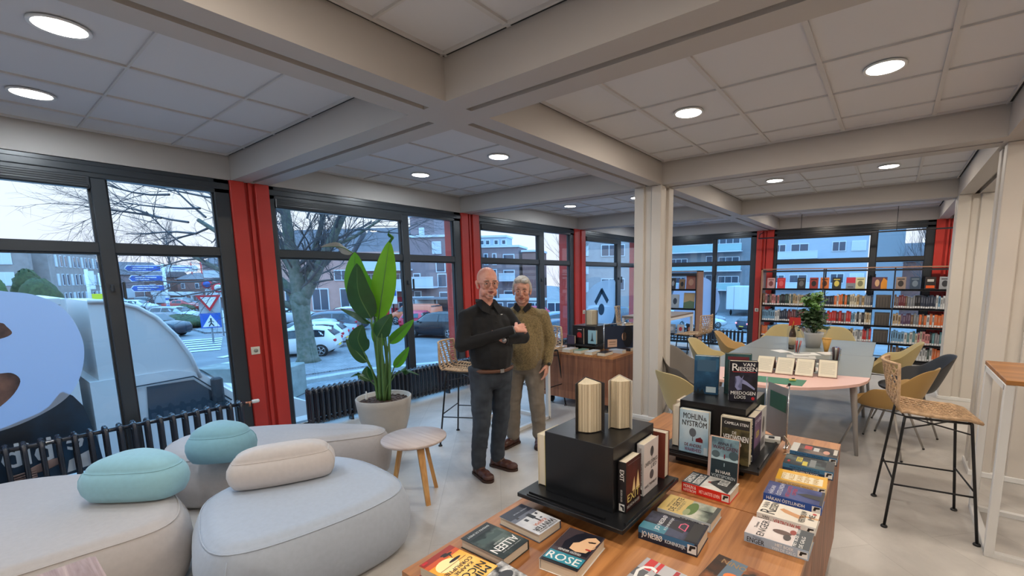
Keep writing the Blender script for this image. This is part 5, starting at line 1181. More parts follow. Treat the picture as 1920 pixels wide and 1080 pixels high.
# right row
A8 = artmat('cover_pale_pink_sky', (214, 200, 198), (232, 222, 218), 5); A9 = artmat('cover_blue_night', (40, 50, 104), (86, 96, 150), 7)
book('pale book lettered HET BOEK VAN DE GALG, nearest in the right row', .135, .215, .036, lie(-.275, 1.72, ZT, radians(90), .135, .215),
     [('r', 0, 0, 1, .25, (70, 76, 82)), ('t', 'HET BOEK VAN', .05, .2, .9, .06, WH), ('t', 'DE GALG', .05, .1, .6, .06, WH), ('t', 'ENGER', .05, .70, .9, .12, BK), ('t', 'Thomas', .4, .85, .35, .05, (50, 50, 56)), ('e', .55, .46, .12, .15, (96, 72, 66)), ('e', .35, .36, .16, .06, (70, 62, 62)), ('e', .7, .30, .13, .05, (150, 60, 50))],
     [('t', 'ENGER', .05, .12, .28, .52, BK), ('t', 'Thomas', .14, .70, .14, .2, (90, 100, 120)), ('t', 'HET BOEK', .5, .52, .28, .32, WH), ('t', 'VAN DE GALG', .45, .1, .36, .32, (226, 232, 238))], cm=A8, sm=(164, 180, 200))
book('white book lettered VERTROUW ME with a hand, second in the right row', .125, .212, .032, lie(-.275, 1.90, ZT, radians(90), .125, .212),
     [('p', [(.3, .3), (.5, .22), (.6, .42), (.72, .6), (.6, .66), (.45, .56)], (206, 150, 100)), ('p', [(.5, .0), (.62, .0), (.6, .3), (.5, .28)], (214, 170, 124)), ('t', 'R', .12, .70, .28, .26, BK), ('t', 'VAN', .44, .86, .44, .1, BK), ('t', 'IESSEN', .38, .70, .58, .13, BK), ('t', 'VERTROUW', .1, .20, .8, .1, BK), ('t', 'ME', .4, .06, .35, .1, BK), ('e', .85, .08, .06, .035, (190, 60, 60))],
     [('t', 'VAN', .1, .5, .12, .35, BK), ('t', 'RIESSEN', .03, .1, .22, .35, BK), ('t', 'VERTROUW ME', .3, .22, .46, .5, (180, 40, 50))], cm=(230, 222, 208), sm=(222, 220, 218))
book('blue book with a black silhouette and white spine lettering, third in the right row', .14, .225, .040, lie(-.283, 2.085, ZT, radians(90+1), .14, .225),
     [('t', 'HÅKAN', .06, .84, .6, .1, (214, 218, 232)), ('t', 'ÖSTLUNDH', .06, .70, .88, .1, (214, 218, 232)), ('t', 'HET LAATSTE', .1, .56, .8, .07, (190, 40, 60)), ('t', 'OFFER', .3, .46, .5, .07, (190, 40, 60)), ('p', [(.3, .04), (.62, .04), (.6, .3), (.45, .45), (.36, .3)], (18, 20, 30)), ('r', 0, 0, 1, .05, (30, 30, 46))],
     [('t', 'HÅKAN ÖSTLUNDH', .06, .38, .66, .46, WH), ('r', .05, .12, .7, .17, (190, 50, 70))], cm=A9, sm=(40, 80, 160))
book('yellow cover with white block lettering, fourth in the right row', .13, .21, .030, lie(-.283, 2.285, ZT, radians(90+3), .13, .21),
     [('r', .12, .08, .72, .9, (238, 226, 196))]+[('t', s_, .15, .80-i*.16, .54, .11, (196, 156, 60)) for i, s_ in enumerate(('HOE JE', 'ALLES', 'KAN', 'ZIJN', 'VAN'))]+[('r', .82, .4, .86, .42, BK)],
     [('t', 'VRIJE VAL EN ANDERE VERHALEN', .05, .3, .7, .4, (150, 110, 40))], cm=(232, 178, 48), sm=(214, 190, 140))
OST = artmat('cover_night_village', (26, 30, 36), (84, 100, 104), 14, (44, 52, 58))
book('dark book with yellow title blocks and a blue spine, fifth in the right row', .14, .222, .042, lie(-.278, 2.475, ZT, radians(90+2), .14, .222),
     [('r', .4, .64, .85, .76, (206, 190, 60)), ('r', .1, .52, .5, .62, (206, 190, 60)), ('t', 'TIEN', .44, .66, .36, .08, (40, 40, 36)), ('r', .1, .36, .8, .48, (120, 126, 128)), ('r', 0, 0, 1, .16, (40, 42, 46)), ('e', .3, .9, .1, .03, (170, 40, 40))],
     [('r', 0, .5, 1, 1, (66, 126, 170)), ('t', 'MARTIN ÖSTERDAHL', .15, .56, .6, .3, (24, 50, 80)), ('t', 'HOU VAN DE DOOD', .22, .1, .5, .3, WH)], cm=OST, sm=(40, 70, 104))
OST2 = artmat('cover_dark_faces', (24, 24, 28), (120, 104, 96), 11, (50, 46, 48))
book('dark cover with a red title patch and blue spine, farthest in the right row', .14, .222, .042, lie(-.278, 2.675, ZT, radians(90+1), .14, .222),
     [('r', .45, .56, .85, .72, (186, 44, 40)), ('r', .35, .40, .75, .52, (190, 190, 190)), ('e', .4, .24, .2, .07, (206, 150, 130)), ('r', 0, .84, 1, 1, (196, 196, 190)), ('r', .3, .02, .9, .10, (200, 194, 184))],
     [('r', 0, .55, 1, 1, (60, 120, 170)), ('t', 'MARTIN ÖSTERDAHL', .12, .62, .6, .28, (20, 40, 70)), ('t', 'BODEMLUST', .25, .1, .4, .34, WH)], cm=OST2, sm=(24, 34, 52))
book('grey and red magazine-sized book lettered in big white letters, cut by the bottom edge', .15, .22, .022, lie(-.555, 1.205, ZT, radians(-5), .15, .22),
     [('r', .1, .72, .3, 1, (200, 40, 44)), ('r', .36, .75, .46, 1, (200, 40, 44)), ('r', .76, .84, .86, .98, (170, 36, 44)), ('r', 0, .5, .3, .7, (90, 92, 98)), ('t', 'Ge', .05, .42, .7, .42, WH), ('r', .45, .66, .75, .74, (60, 60, 66))], cm=(176, 176, 182), sm=(170, 170, 176), sticker=False)
INO = artmat('cover_brown_blue', (70, 44, 30), (150, 92, 56), 12, (52, 40, 34))
book('large dark brown book with an orange and blue picture, cut by the bottom edge', .20, .25, .03, lie(-.335, 1.335, ZT, radians(-7), .20, .25),
     [('r', .22, .5, .5, 1, (92, 112, 130)), ('e', .42, .62, .14, .09, (226, 120, 50)), ('p', [(.5, .55), (.62, .55), (.66, .85), (.52, .8)], (26, 22, 24)), ('t', 'NINO', .12, .84, .4, .1, (150, 120, 80))], cm=INO, sm=(40, 34, 32), sticker=False)
# --- on the trays of the first plinth ---
TY = .71+.0735
EX = artmat('cover_black_red', (22, 18, 20), (84, 30, 26), 8)
book('black thriller lettered EXIT standing on the tray of the large plinth', .125, .205, .036, stand(-.8125, 1.455, TY, 1, 0),
     [('p', [(.4, .34), (.55, .62), (.62, .34)], (236, 206, 150)), ('p', [(.66, .34), (.8, .7), (.92, .34)], (236, 206, 150)), ('t', 'EXIT', .1, .18, .8, .15, (226, 206, 120)), ('t', 'BELINDA BAUER', .08, .06, .84, .06, (200, 196, 190)), ('r', .1, .93, .9, .934, (150, 150, 150))],
     [('t', 'EXIT', .16, .25, .22, .5, WH), ('t', 'BELINDA BAUER', .56, .35, .24, .22, (190, 190, 190))], cm=EX, sm=(30, 30, 34))
book('white book lettered OVERLEVINGSLIED standing beside the black EXIT book', .14, .225, .032, stand(-.812, 1.615, TY, 1, 0),
     [('e', .55, .78, .12, .10, (70, 70, 74)), ('r', .54, .62, .56, .72, (70, 70, 74)), ('t', 'OVERLEVINGS', .06, .54, .88, .08, (40, 36, 40)), ('t', 'LIED', .5, .45, .4, .07, (40, 36, 40)), ('e', .55, .32, .14, .09, (80, 78, 84)), ('t', 'PAUL TREMBLAY', .08, .12, .84, .05, (60, 50, 56))],
     [('t', 'PAUL TREMBLAY', .08, .35, .26, .3, (90, 80, 84)), ('t', 'OVERLEVINGSLIED', .37, .25, .44, .5, (60, 20, 30))], cm=(214, 206, 206), sm=(196, 196, 200))
book('thick book showing its pale fore-edge at the far right corner of the large plinth', .13, .215, .045, stand(-.905, 1.865, TY, 0, -1), [], cm=(120, 60, 50), sticker=False) 
book('patterned black and white book behind the far corner of the large plinth', .13, .232, .028, stand(-.97, 1.818, TY, 0, -1), [], cm=artmat('cover_triangles', (30, 30, 32), (226, 226, 224), 60), sticker=False)
book('white book with a yellow cover edge standing at the left end of the large plinth', .15, .235, .042, stand(-1.172, 1.60, TY, -1, 0), [], cm=(226, 222, 206), bm_=(206, 186, 40), sticker=False)
# --- second plinth ---
MN = artmat('cover_winter_blue', (132, 178, 204), (206, 222, 230), 5)
RUST = (110, 34, 44)
book('pale blue book lettered DE ANDERE WAARHEID with a red barn, on the second plinth', .152, .232, .03, stand(-.848, 2.172+.03, TY, 0, -1),
     [('r', .86, .02, .97, .2, (190, 206, 216)), ('t', 'MOHLIN', .13, .80, .66, .13, INK), ('t', '&', .82, .80, .12, .08, INK), ('t', 'NYSTRÖM', .10, .64, .84, .15, INK), ('p', [(.46, .30), (.485, .30), (.48, .45), (.465, .45)], (50, 50, 56)), ('e', .47, .50, .12, .10, (96, 104, 112)), ('p', [(.58, .30), (.82, .30), (.82, .37), (.74, .42), (.58, .37)], RUST), ('t', 'DE ANDERE', .2, .17, .58, .07, RUST), ('t', 'WAARHEID', .2, .06, .58, .08, (120, 50, 90))], cm=MN, sm=(200, 214, 222))
VD = artmat('cover_lost_town', (40, 38, 28), (110, 100, 66), 16, (66, 62, 44))
book('dark brown book lettered DE VERDWENEN STAD on the front tray of the second plinth', .14, .232, .03, stand(-.636, 2.172+.03, TY, 0, -1),
     [('r', 0, 0, .03, 1, (214, 208, 190)), ('r', 0, .97, 1, 1, (214, 208, 190)), ('r', .98, 0, 1, 1, (214, 208, 190)), ('r', .04, .76, .97, .96, (40, 40, 42)), ('t', 'CAMILLA STEN', .12, .84, .8, .06, WH), ('t', 'DE', .4, .64, .14, .06, WH), ('t', 'VERDWENEN', .1, .50, .84, .12, WH), ('t', 'STAD', .3, .38, .42, .1, WH)], cm=VD, sm=(206, 200, 180))
AW = artmat('cover_frozen_lake', (66, 96, 112), (150, 184, 198), 10)
book('blue book lettered IN HAAR VOETSPOREN standing on the cart before the second plinth', .14, .215, .022, stand(-.668, 2.112, ZT, 0, -1, .06),
     [('r', 0, 0, .09, 1, (196, 168, 160)), ('r', .1, .0, 1, .5, (34, 52, 62)), ('r', .1, .5, 1, .57, (176, 204, 214)), ('e', .25, .62, .14, .08, (84, 104, 112)), ('e', .85, .64, .16, .1, (70, 92, 102)), ('r', .53, .54, .57, .64, (120, 30, 50)), ('r', .54, .36, .57, .44, (150, 176, 186)), ('t', 'ANNA E.', .3, .84, .5, .07, (60, 50, 70)), ('t', 'WAHLGREN', .14, .74, .82, .085, (84, 34, 60)), ('t', 'IN HAAR', .28, .19, .5, .07, WH), ('t', 'VOETSPOREN', .14, .09, .8, .07, (200, 214, 220))], cm=AW, sm=(190, 150, 140))
JN = artmat('cover_violet_city', (34, 32, 52), (110, 84, 124), 8)
book('violet book with a dark spine standing at the right side of the second plinth', .14, .228, .036, stand(-.528, 2.235, TY, 1, 0),
     [('t', 'JO NESBØ', .06, .80, .88, .12, (190, 180, 206)), ('t', 'DE ZOON', .25, .5, .4, .14, (214, 196, 60)), ('r', 0, 0, 1, .3, (30, 28, 44))],
     [('t', 'JO NESBØ', .08, .25, .40, .5, WH), ('t', 'ROVER', .56, .28, .24, .45, (214, 200, 60))], cm=JN, sm=(36, 40, 60))
book('light grey book standing behind the violet one at the right of the second plinth', .12, .225, .03, stand(-.528, 2.39, TY, 1, 0), [('e', .5, .6, .2, .2, (80, 80, 84)), ('r', .2, .1, .8, .3, (110, 110, 116))], cm=(190, 190, 192), sticker=False)
book('small white book lying on the right tray corner of the second plinth', .06, .10, .02, lie(-.487, 2.60, TY, radians(100), .06, .10), [('r', .2, .3, .8, .6, BK)], cm=(214, 214, 210), sticker=False)
book('dark pocket book leaning at the left of the second plinth, nearer the column', .13, .21, .04, stand(-.915, 2.52, TY, -1, 0), [], cm=(190, 170, 150), sticker=False)
book('thick book showing pale pages at the left side of the second plinth', .14, .225, .036, stand(-.875, 2.37, TY, -1, 0), [], cm=(206, 188, 170), sticker=False)
ZP = .71+.34
RB = artmat('cover_black_stars', (16, 16, 22), (44, 44, 60), 12)
book('black book lettered MEEDOGENLOOS standing half open on top of the second plinth', .135, .212, .036, stand(-.660, 2.368, ZP, .34, -.94),
     [('t', 'R', .08, .76, .24, .18, WH), ('t', 'VAN', .46, .88, .42, .08, WH), ('t', 'IESSEN', .30, .76, .66, .10, WH), ('r', .1, .73, .92, .74, (200, 40, 40)), ('p', [(.2, .62), (.34, .64), (.42, .46), (.6, .42), (.9, .30), (.92, .34), (.62, .5), (.46, .56), (.5, .66), (.42, .56), (.3, .36), (.45, .3), (.3, .28), (.2, .36), (.28, .5)], (140, 146, 190)), ('t', 'MEEDOGEN', .06, .17, .88, .085, WH), ('t', 'LOOS', .2, .07, .4, .08, WH), ('e', .86, .09, .06, .04, (190, 30, 40))],
     [('t', 'VAN RIESSEN', .04, .5, .36, .34, WH), ('t', 'MEEDOGENLOOS', .22, .12, .6, .36, WH)], cm=RB, sm=(22, 22, 26))
DB = artmat('cover_deep_blue_sea', (22, 50, 76), (90, 150, 190), 5, (40, 84, 118))
book('blue winter cover with its spine turned right, standing on top of the second plinth', .13, .212, .034, stand(-.728, 2.385+.03, ZP, -.2, .98), [], [('t', 'WOLVEN', .5, .25, .26, .5, WH), ('t', 'KERSTIN', .1, .3, .26, .4, (150, 160, 170))], cm=DB, sm=(20, 28, 36), bm_=DB,
     back=[('r', .12, .60, .88, .9, (60, 96, 124)), ('r', .5, .05, .9, .2, (180, 200, 210)), ('p', [(0, 0), (.05, .12), (.1, .03), (.18, .16), (.25, .04), (.36, .14), (.45, 0)], (14, 30, 40))])
book('dark green book standing behind the MEEDOGENLOOS book on the second plinth', .135, .225, .03, stand(-.722, 2.50, ZP, .3, -.95), [('r', .1, .85, .9, .93, (120, 50, 60)), ('r', .1, .5, .9, .8, (60, 76, 78))], cm=artmat('cover_green_lake', (24, 44, 48), (60, 100, 104), 5), sm=(30, 50, 56))
def openbook(label, cx, cy, z, dirx, diry, ang, r=.14, h=.212, cover=(40, 40, 46), textleft=False):
    """standing open book, spine at cx,cy, pages fanned towards (dirx,diry)"""
    a0 = math.atan2(diry, dirx); t = thing('open_book', label, 'book', (cx, cy, z+.001), a0, 'standing open books on the large plinth')
    mb = MB(); n_ = 14; rg = random.Random(int(cx*1000))
    pts = [(0, 0)]
    for i in range(n_+1):
        a = -ang+2*ang*i/n_; rr = r*(1-.10*abs(i/n_-.5)*2)-rg.uniform(0, .002); pts.append((rr*cos(a), rr*sin(a)))
    mb.prism(pts, .003, h-.003, PAGESV)
    for i in range(1, n_, 1):
        a = -ang+2*ang*i/n_+rg.uniform(-.02, .02); rr = r*.985
        mb.tube([(rr*cos(a), rr*sin(a), .004), (rr*cos(a+rg.uniform(-.02, .02)), rr*sin(a), h-.004)], .0007, 3, mat('page_shadow_line', (150, 132, 104), .9), smooth=False)
    mb.build('pages', None, t)
    c = MB()
    for s in (-1, 1):
        a = s*(ang+.02); c.box((r*.52*cos(a), r*.52*sin(a), h/2), (r*1.04, .002, h), paint(cover), Matrix.Translation((0, 0, 0)) if False else None)
        c.v = c.v[:-8]; c.f = c.f[:-6]; c.m = c.m[:-6]; c.sm = c.sm[:-6]
        Mx = Matrix.Rotation(a, 4, 'Z') @ Matrix.Translation((r*.52, s*.0015, h/2)); c.box((0, 0, 0), (r*1.04, .002, h), paint(cover), Mx)
        if s < 0:
            c.bb(-r*.45, r*.45, -.0019, -.0012, -h*.42, h*.42, paint((52, 54, 60)), Mx)
            for q in range(14): c.bb(-r*.4, r*.36, -.0023, -.0019, -h*.36+q*.0125, -h*.36+q*.0125+.003, paint((150, 152, 156)), Mx)
    c.build('cover', None, t); return t
DV = Vector((.586, -.80))
openbook('open standing book with white pages and dark cover, left on the large plinth', -1.065, 1.612, ZP, DV.x+.1, DV.y+.02, radians(24), .135)
openbook('open standing book with yellowed fanned pages, right one on the large plinth', -.965, 1.735, ZP, DV.x-.1, DV.y+.0, radians(20), .13, cover=(196, 190, 180))
# poster rail beside the second plinth
POLE = MATS['brushed_steel']
t = thing('poster_stand', 'slim steel poster frame with a grey sheet and black corner clamp beside the second plinth', 'poster stand', (-.43, 2.74, .71))
MB().cyl((0, 0, 0), (0, 0, .37), .004, 8, POLE).bb(-.01, .01, -.03, .03, 0, .004, POLE).build('rod', None, t); MB().cyl((-.15, .16, 0), (-.15, .16, .37), .004, 8, POLE).build('rod', None, t)
MB().add([(-.006, .012, .03), (-.14, .15, .03), (-.14, .15, .345), (-.006, .012, .345)], [(0, 1, 2, 3)], mat('poster_grey', (150, 152, 152), .5)).add([(-.009, .015, .20), (-.12, .135, .20), (-.12, .135, .30), (-.009, .015, .30)], [(0, 1, 2, 3)], mat('poster_green', (38, 96, 78), .5), M=Matrix.Translation((-.003, -.003, 0))).build('poster', None, t)
MB().ball((0, 0, .375), (.009, .009, .008), BLACK).cyl((0, 0, .37), (-.015, .01, .36), .003, 5, BLACK).build('clamp', None, t)
tag(MB().tube(catmull([(0, 0, 0), (.02, -.03, .05), (.0, -.05, .09), (.03, -.02, .03), (.035, -.06, .004), (.01, -.1, .003)], 5), .003, 5, mat('cream_ribbon', (226, 216, 196), .7)).build('ribbon', None, None, (-.43, 2.72, .712)), 'cream ribbon curling beside the steel poster frame', 'ribbon')
t = thing('poster_stand', 'steel poster frame with a dark blue poster on the cart by the fourth window', 'poster stand', (-2.93, 4.86, .73))
MB().cyl((0, 0, 0), (0, 0, .38), .006, 8, POLE).cyl((.27, .35, 0), (.27, .35, .38), .006, 8, POLE).tube([(0, 0, .37), (.27, .35, .38)], .005, 6, POLE).build('rods', None, t)
Mp = Matrix(((.612, 0, .791, 0), (.791, 0, -.612, 0), (0, 1, 0, 0), (0, 0, 0, 1)))
q = MB(); q.add([(0.01, 0.05, 0), (.43, .05, 0), (.43, .34, 0), (.01, .34, 0)], [(0, 1, 2, 3)], paint((30, 40, 62)), M=Mp)
for it in ((('e', (.33, .2, .07, .14)), (16, 18, 26)), (('e', (.28, .20, .035, .055)), (214, 170, 140)), (('r', (.05, .07, .18, .17)), (214, 176, 150)), (('r', (.07, .13, .16, .14)), (70, 50, 50)), (('r', (.07, .10, .16, .11)), (70, 50, 50))):
    flat(q, it[0][0], it[0][1], paint(it[1]), Mp, .002)
q.build('poster', None, t)
# books of the cart by the fourth window
ZC3 = .73
C3 = 'books on the cart by the fourth window'
book('standing book with a red title on black, left front of the small far plinth', .13, .215, .03, stand(-3.42, 4.955, ZC3+.073, 0, -1), [('e', .5, .6, .3, .16, (170, 30, 34)), ('t', 'STORM', .2, .4, .6, .1, (190, 40, 40)), ('r', .3, .9, .8, .93, WH)], cm=(24, 20, 24), group=C3)
book('standing book with a pale blue ship cover, right front of the small far plinth', .125, .18, .03, stand(-3.215, 4.955, ZC3+.09, 0, -1), [('p', [(.3, .2), (.7, .2), (.6, .4), (.55, .8), (.5, .85), (.45, .4)], (30, 44, 54))], cm=(146, 184, 196), group=C3)
book('small dark violet book standing on the cart in front of the small far plinth', .125, .19, .03, stand(-3.52, 4.90, ZC3, 0, -1), [('r', .05, .35, .95, .95, (70, 58, 80)), ('p', [(.1, .05), (.3, .2), (.5, .1), (.7, .25), (.95, .05)], (24, 24, 32))], cm=(36, 34, 48), group=C3)
t = openbook('open standing book with a grey engraved cover on top of the small far plinth', -3.33, 5.22, ZC3+.32, .45, -.89, radians(30), .16, .2, (150, 150, 154)); t['group'] = C3; t.location.z += .001
for i, (x, y, w_, c, lb) in enumerate(((-3.60, 4.75, .19, (226, 226, 230), 'white-paged book, leftmost of the flat row on the far cart'), (-3.37, 4.735, .17, (214, 206, 200), 'cream-paged book, second from left in the flat row on the far cart'), (-3.19, 4.73, .15, (120, 150, 130), 'green-covered book, third from left in the flat row on the far cart'), (-3.02, 4.73, .15, (206, 206, 204), 'grey-white book, fourth from left in the flat row on the far cart'), (-2.84, 4.74, .16, (44, 40, 46), 'dark-covered book at the right end of the flat row on the far cart'), (-2.80, 4.98, .14, (190, 196, 204), 'silvery book second along the right end of the far cart'), (-2.80, 5.2, .14, (60, 56, 62), 'dark flat book third along the right end of the far cart'), (-2.82, 5.42, .14, (180, 190, 196), 'pale flat book at the back right of the far cart'))):
    book(lb, w_*.75, .2, .04, lie(x, y, ZC3, radians(90 if i > 4 else 0), w_*.75, .2), [], cm=c, group=C3, sticker=False)
# ================================================================== MEETING TABLE
GREY = mat('grey_green_linoleum', (126, 130, 124), .42, noise=.03); PINK = mat('pink_laminate', (226, 184, 174), .45); LEGM = mat('grey_table_leg', (160, 156, 152), .4)
t = thing('meeting_table', 'long grey-green meeting table with a rounded pink end and open books on it', 'meeting table', (-.85, 5.8, 0))
def tl(pts): return [(x+.85, y-5.8) for x, y in pts]
MB().prism(tl([(-1.60, 4.72), (-.105, 4.97), (-.105, 6.27), (-1.6, 6.27)]), .715, .74, GREY).build('tabletop', None, t)
MB().prism(tl([(-1.58, 6.275), (-.13, 6.275), (-.13, 7.62), (-1.58, 7.62)]), .715, .74, GREY).build('tabletop', None, t)
MB().prism(tl([(-.105, 4.965)]+[(-.12, 4.80), (-.17, 4.64), (-.26, 4.50), (-.38, 4.36), (-.52, 4.24), (-.68, 4.16), (-.85, 4.12), (-1.05, 4.11), (-1.25, 4.15), (-1.42, 4.24), (-1.54, 4.40), (-1.60, 4.58)]+[(-1.60, 4.715)]), .715, .74, PINK).build('tabletop_end', None, t)
for (x, y, tx, ty) in ((-.16, 4.86, -.24, 4.98), (-1.48, 4.62, -1.40, 4.76), (-.16, 7.4, -.24, 7.3), (-1.5, 7.4, -1.4, 7.3), (-.17, 6.28, -.24, 6.2), (-1.5, 6.28, -1.42, 6.2)):
    MB().cyl((x+.85, y-5.8, 0), (tx+.85, ty-5.8, .715), .016, 16, LEGM, r2=.034).build('leg', None, t)
# shell chairs
YEL = mat('mustard_shell', (182, 146, 88), .5); YELL = mat('pale_mustard_shell', (188, 170, 120), .5); TAU = mat('taupe_shell', (110, 104, 98), .5); GRB = mat('black_shell', (34, 36, 42), .45)
def armchair(label, x, y, rz, m, legm=None, sc=1.1):
    """seat looks along +x"""
    t = thing('armchair', label, 'armchair', (x, y, 0), rz, 'shell armchairs around the meeting table'); legm = legm or LEGM
    def S(a, s_):
        # a angle -pi..pi (0 front), s 0 centre .. 1 rim
        back = (1-cos(a))/2
        hgt_ = .03+.17*sst((back-.18)/.35)+.20*sst((back-.62)/.38)
        R0 = .22; k = min(1, s_/.55); q = max(0, (s_-.55)/.45)
        rx = (R0+.05*q*(1 if back > .3 else .2)+.04*back*q)*k; ry = (R0+.015+.075*q)*k
        z = .43-.015*(1-k)+.025*k*k+hgt_*q**1.15+.0
        return Vector((cos(a)*rx*1.0-.05*q*back, sin(a)*ry, z))
    na = 40; ns = 14; vs = [S(0, 0)]; fs = []
    for i in range(1, ns+1):
        for j in range(na): vs.append(S(-pi+2*pi*j/na, i/ns))
    for j in range(na): fs.append((0, 1+j, 1+(j+1) % na))
    for i in range(ns-1):
        for j in range(na): a_ = 1+i*na; fs.append((a_+j, a_+na+j, a_+na+(j+1) % na, a_+(j+1) % na))
    o = MB().add(vs, fs, m, True).build('shell_seat', None, t); addmod(o, 'SOLIDIFY', thickness=.007, offset=0); addmod(o, 'SUBSURF', levels=1, render_levels=1); bake(o)
    for sx in (-1, 1):
        for sy in (-1, 1):
            MB().tube([(sx*.12, sy*.13, .42), (sx*.24, sy*.235, .008)], [.013, .008], 8, legm).ball((sx*.24, sy*.235, .008), .011, BLACK, nu=8, nv=5).build('leg', None, t)
    t.scale = (sc, sc, 1)
    MB().tube([(-.12, -.13, .415), (.12, -.13, .415), (.12, .13, .415), (-.12, .13, .415)], .01, 6, legm, closed=True).build('under_frame', None, t)
    return t
armchair('mustard shell armchair at the right of the rounded pink table end', .02, 5.25, radians(160), YEL)
armchair('black shell armchair at the right side of the meeting table, between the mustard ones', .20, 6.05, radians(185), GRB)
armchair('pale mustard armchair at the far right corner of the meeting table', -.02, 7.05, radians(178), YELL)
armchair('mustard armchair at the left of the table nearest the far red column', -1.78, 6.95, radians(8), YEL)
armchair('pale mustard armchair at the left of the table behind the open books', -1.82, 5.95, radians(4), YELL)
armchair('taupe armchair at the left of the table behind the blue standing book', -1.86, 5.12, radians(-4), TAU)
armchair('mustard armchair partly hidden behind the second black plinth', -1.42, 4.02, radians(62), YELL)
armchair('pale mustard armchair at the far head of the meeting table', -.72, 8.10, radians(-90), YELL)
armchair('pale mustard armchair at the far head, mostly hidden by the wrapped bottle', -1.42, 8.12, radians(-88), YELL)
# ---- things on the table
Z = .74
PAPER = mat('white_paper', (226, 224, 216), .8); CREAM = mat('cream_page', (226, 218, 198), .85)
CELLO = glassmat('cellophane', (250, 251, 252), 1.0, .1)
t = thing('wrapped_plant', 'leafy green plant in a white pot wrapped in clear cellophane on the meeting table', 'potted plant', (-.80, 6.72, Z))
MB().lathe([(0, 0), (.085, 0), (.115, .17), (.122, .2), (.115, .2), (.108, .17), (0, .165)], 32, mat('white_ceramic', (222, 220, 218), .35)).build('pot', None, t)
rg = random.Random(11); GL = mat('small_leaf_green', (84, 128, 54), .45, noise=.4, nscale=18); GD = mat('small_leaf_dark', (48, 80, 40), .5, noise=.4, nscale=18)
st = MB(); lv = MB()
for i in range(34):
    a = rg.uniform(0, 6.28); r = rg.uniform(.02, .18); z = rg.uniform(.30, .70)-r*.3
    p = Vector((r*cos(a), r*sin(a), z)); st.tube([(0, 0, .16), (p.x*.4, p.y*.4, z*.6), p], .003, 4, GD, caps=False)
    for k in range(16):
        q = p+Vector((rg.gauss(0, .04), rg.gauss(0, .04), rg.gauss(0, .035))); an = rg.uniform(0, 6.28); l_ = rg.uniform(.045, .075)
        d = Vector((cos(an), sin(an), rg.uniform(-.3, .3))).normalized(); s_ = d.orthogonal().normalized()*l_*.42; m_ = GL if q.z > .5 else GD
        lv.add([q-d*l_*.5, q+s_, q+d*l_*.6, q-s_, q+Vector((0, 0, .006))], [(0, 1, 4), (1, 2, 4), (2, 3, 4), (3, 0, 4)], m_)
st.build('stems', None, t); lv.build('leaves', None, t)
cl = MB(); n_ = 40
prof = [(.10, .0), (.13, .08), (.125, .18), (.17, .26), (.21, .36)]
for i, (r, z) in enumerate(prof): pass
cl.grid(lambda u, v: Vector(((lambda r: r*cos(u*2*pi))( (.105+.10*v**1.5)*(1+.10*sin(u*56+v*6)*v)), (lambda r: r*sin(u*2*pi))((.105+.10*v**1.5)*(1+.10*sin(u*56+v*6)*v)), .004+.36*v)), 60, 10, CELLO)
cl.build('cellophane_wrap', None, t)
t = thing('wrapped_bottle', 'gift bottle in gathered clear cellophane with a red card, left of the wrapped plant', 'gift bottle', (-1.0, 6.38, Z))
MB().lathe([(0, 0), (.04, 0), (.042, .02), (.042, .2), (.02, .27), (.016, .33), (0, .335)], 24, glassmat('brown_glass', (150, 130, 116), 1.5)).lathe([(.0435, .06), (.0435, .16)], 24, mat('bottle_label', (196, 180, 150), .6)).build('bottle', None, t)
cl = MB(); cl.grid(lambda u, v: Vector(((.062*(1-sst((v-.35)/.15)*.72)+.09*max(0, v-.55)*1.4)*cos(u*6.283)*(1+.2*sin(u*44+v*5)*max(.15, v)), (.062*(1-sst((v-.35)/.15)*.72)+.09*max(0, v-.55)*1.4)*sin(u*6.283)*(1+.2*cos(u*38+v*4)*max(.15, v)), .004+.72*v)), 48, 20, CELLO); cl.build('cellophane_wrap', None, t)
MB().prism([(-.07, -.06), (.07, -.04), (.065, .05), (-.06, .05)], 0, .003, mat('red_card', (206, 50, 44), .5), Matrix.Translation((.03, -.075, .37)) @ Matrix.Rotation(pi/2, 4, 'X')).tube([(.0, -.06, .42), (.02, -.08, .36), (.0, -.085, .28)], .004, 5, mat('gold_ribbon', (226, 170, 60), .3)).build('gift_card', None, t)
def openflat(label, x, y, rz):
    t = thing('open_book', label, 'book', (x, y, Z+.004), rz, 'open books propped on the table edge')
    Mx = Matrix.Rotation(radians(38), 4, 'X')
    MB().bb(-.075, .075, 0, .21, 0, .012, CREAM, Mx).build('page_block', None, t)
    c = MB().bb(-.08, .08, -.002, .215, -.003, 0, paint((120, 96, 90)), Mx); Mb = Matrix.Translation((0, .17, .133)) @ Matrix.Rotation(radians(-60), 4, 'X'); c.bb(-.08, .08, -.0, .15, 0, .006, paint((120, 96, 90)), Mb)
    for q in range(11): c.bb(-.058, .058-.02*(q == 4), .03+q*.014, .033+q*.014, .0121, .0125, paint((170, 164, 150)), Mx)
    c.build('cover', None, t)
openflat('open cream book propped on the table, leftmost of the four', -.97, 4.66, radians(3)); openflat('open cream book propped on the table, second from left', -.79, 4.67, radians(3))
openflat('open cream book propped on the table, third from left', -.62, 4.69, radians(3)); openflat('open cream book propped on the table, rightmost of the four', -.43, 4.74, radians(5))
o = MB().prism([(-.45, -.16), (.21, .05-.16), (.21, .15), (-.45, .09)], 0, .003, mat('cutting_mat_green', (44, 118, 92), .6), None).build('cutting_mat', None, None, (-.78, 4.37, Z)); tag(o, 'green cutting mat lying on the pink end of the meeting table', 'cutting mat')
for k in range(6): pass
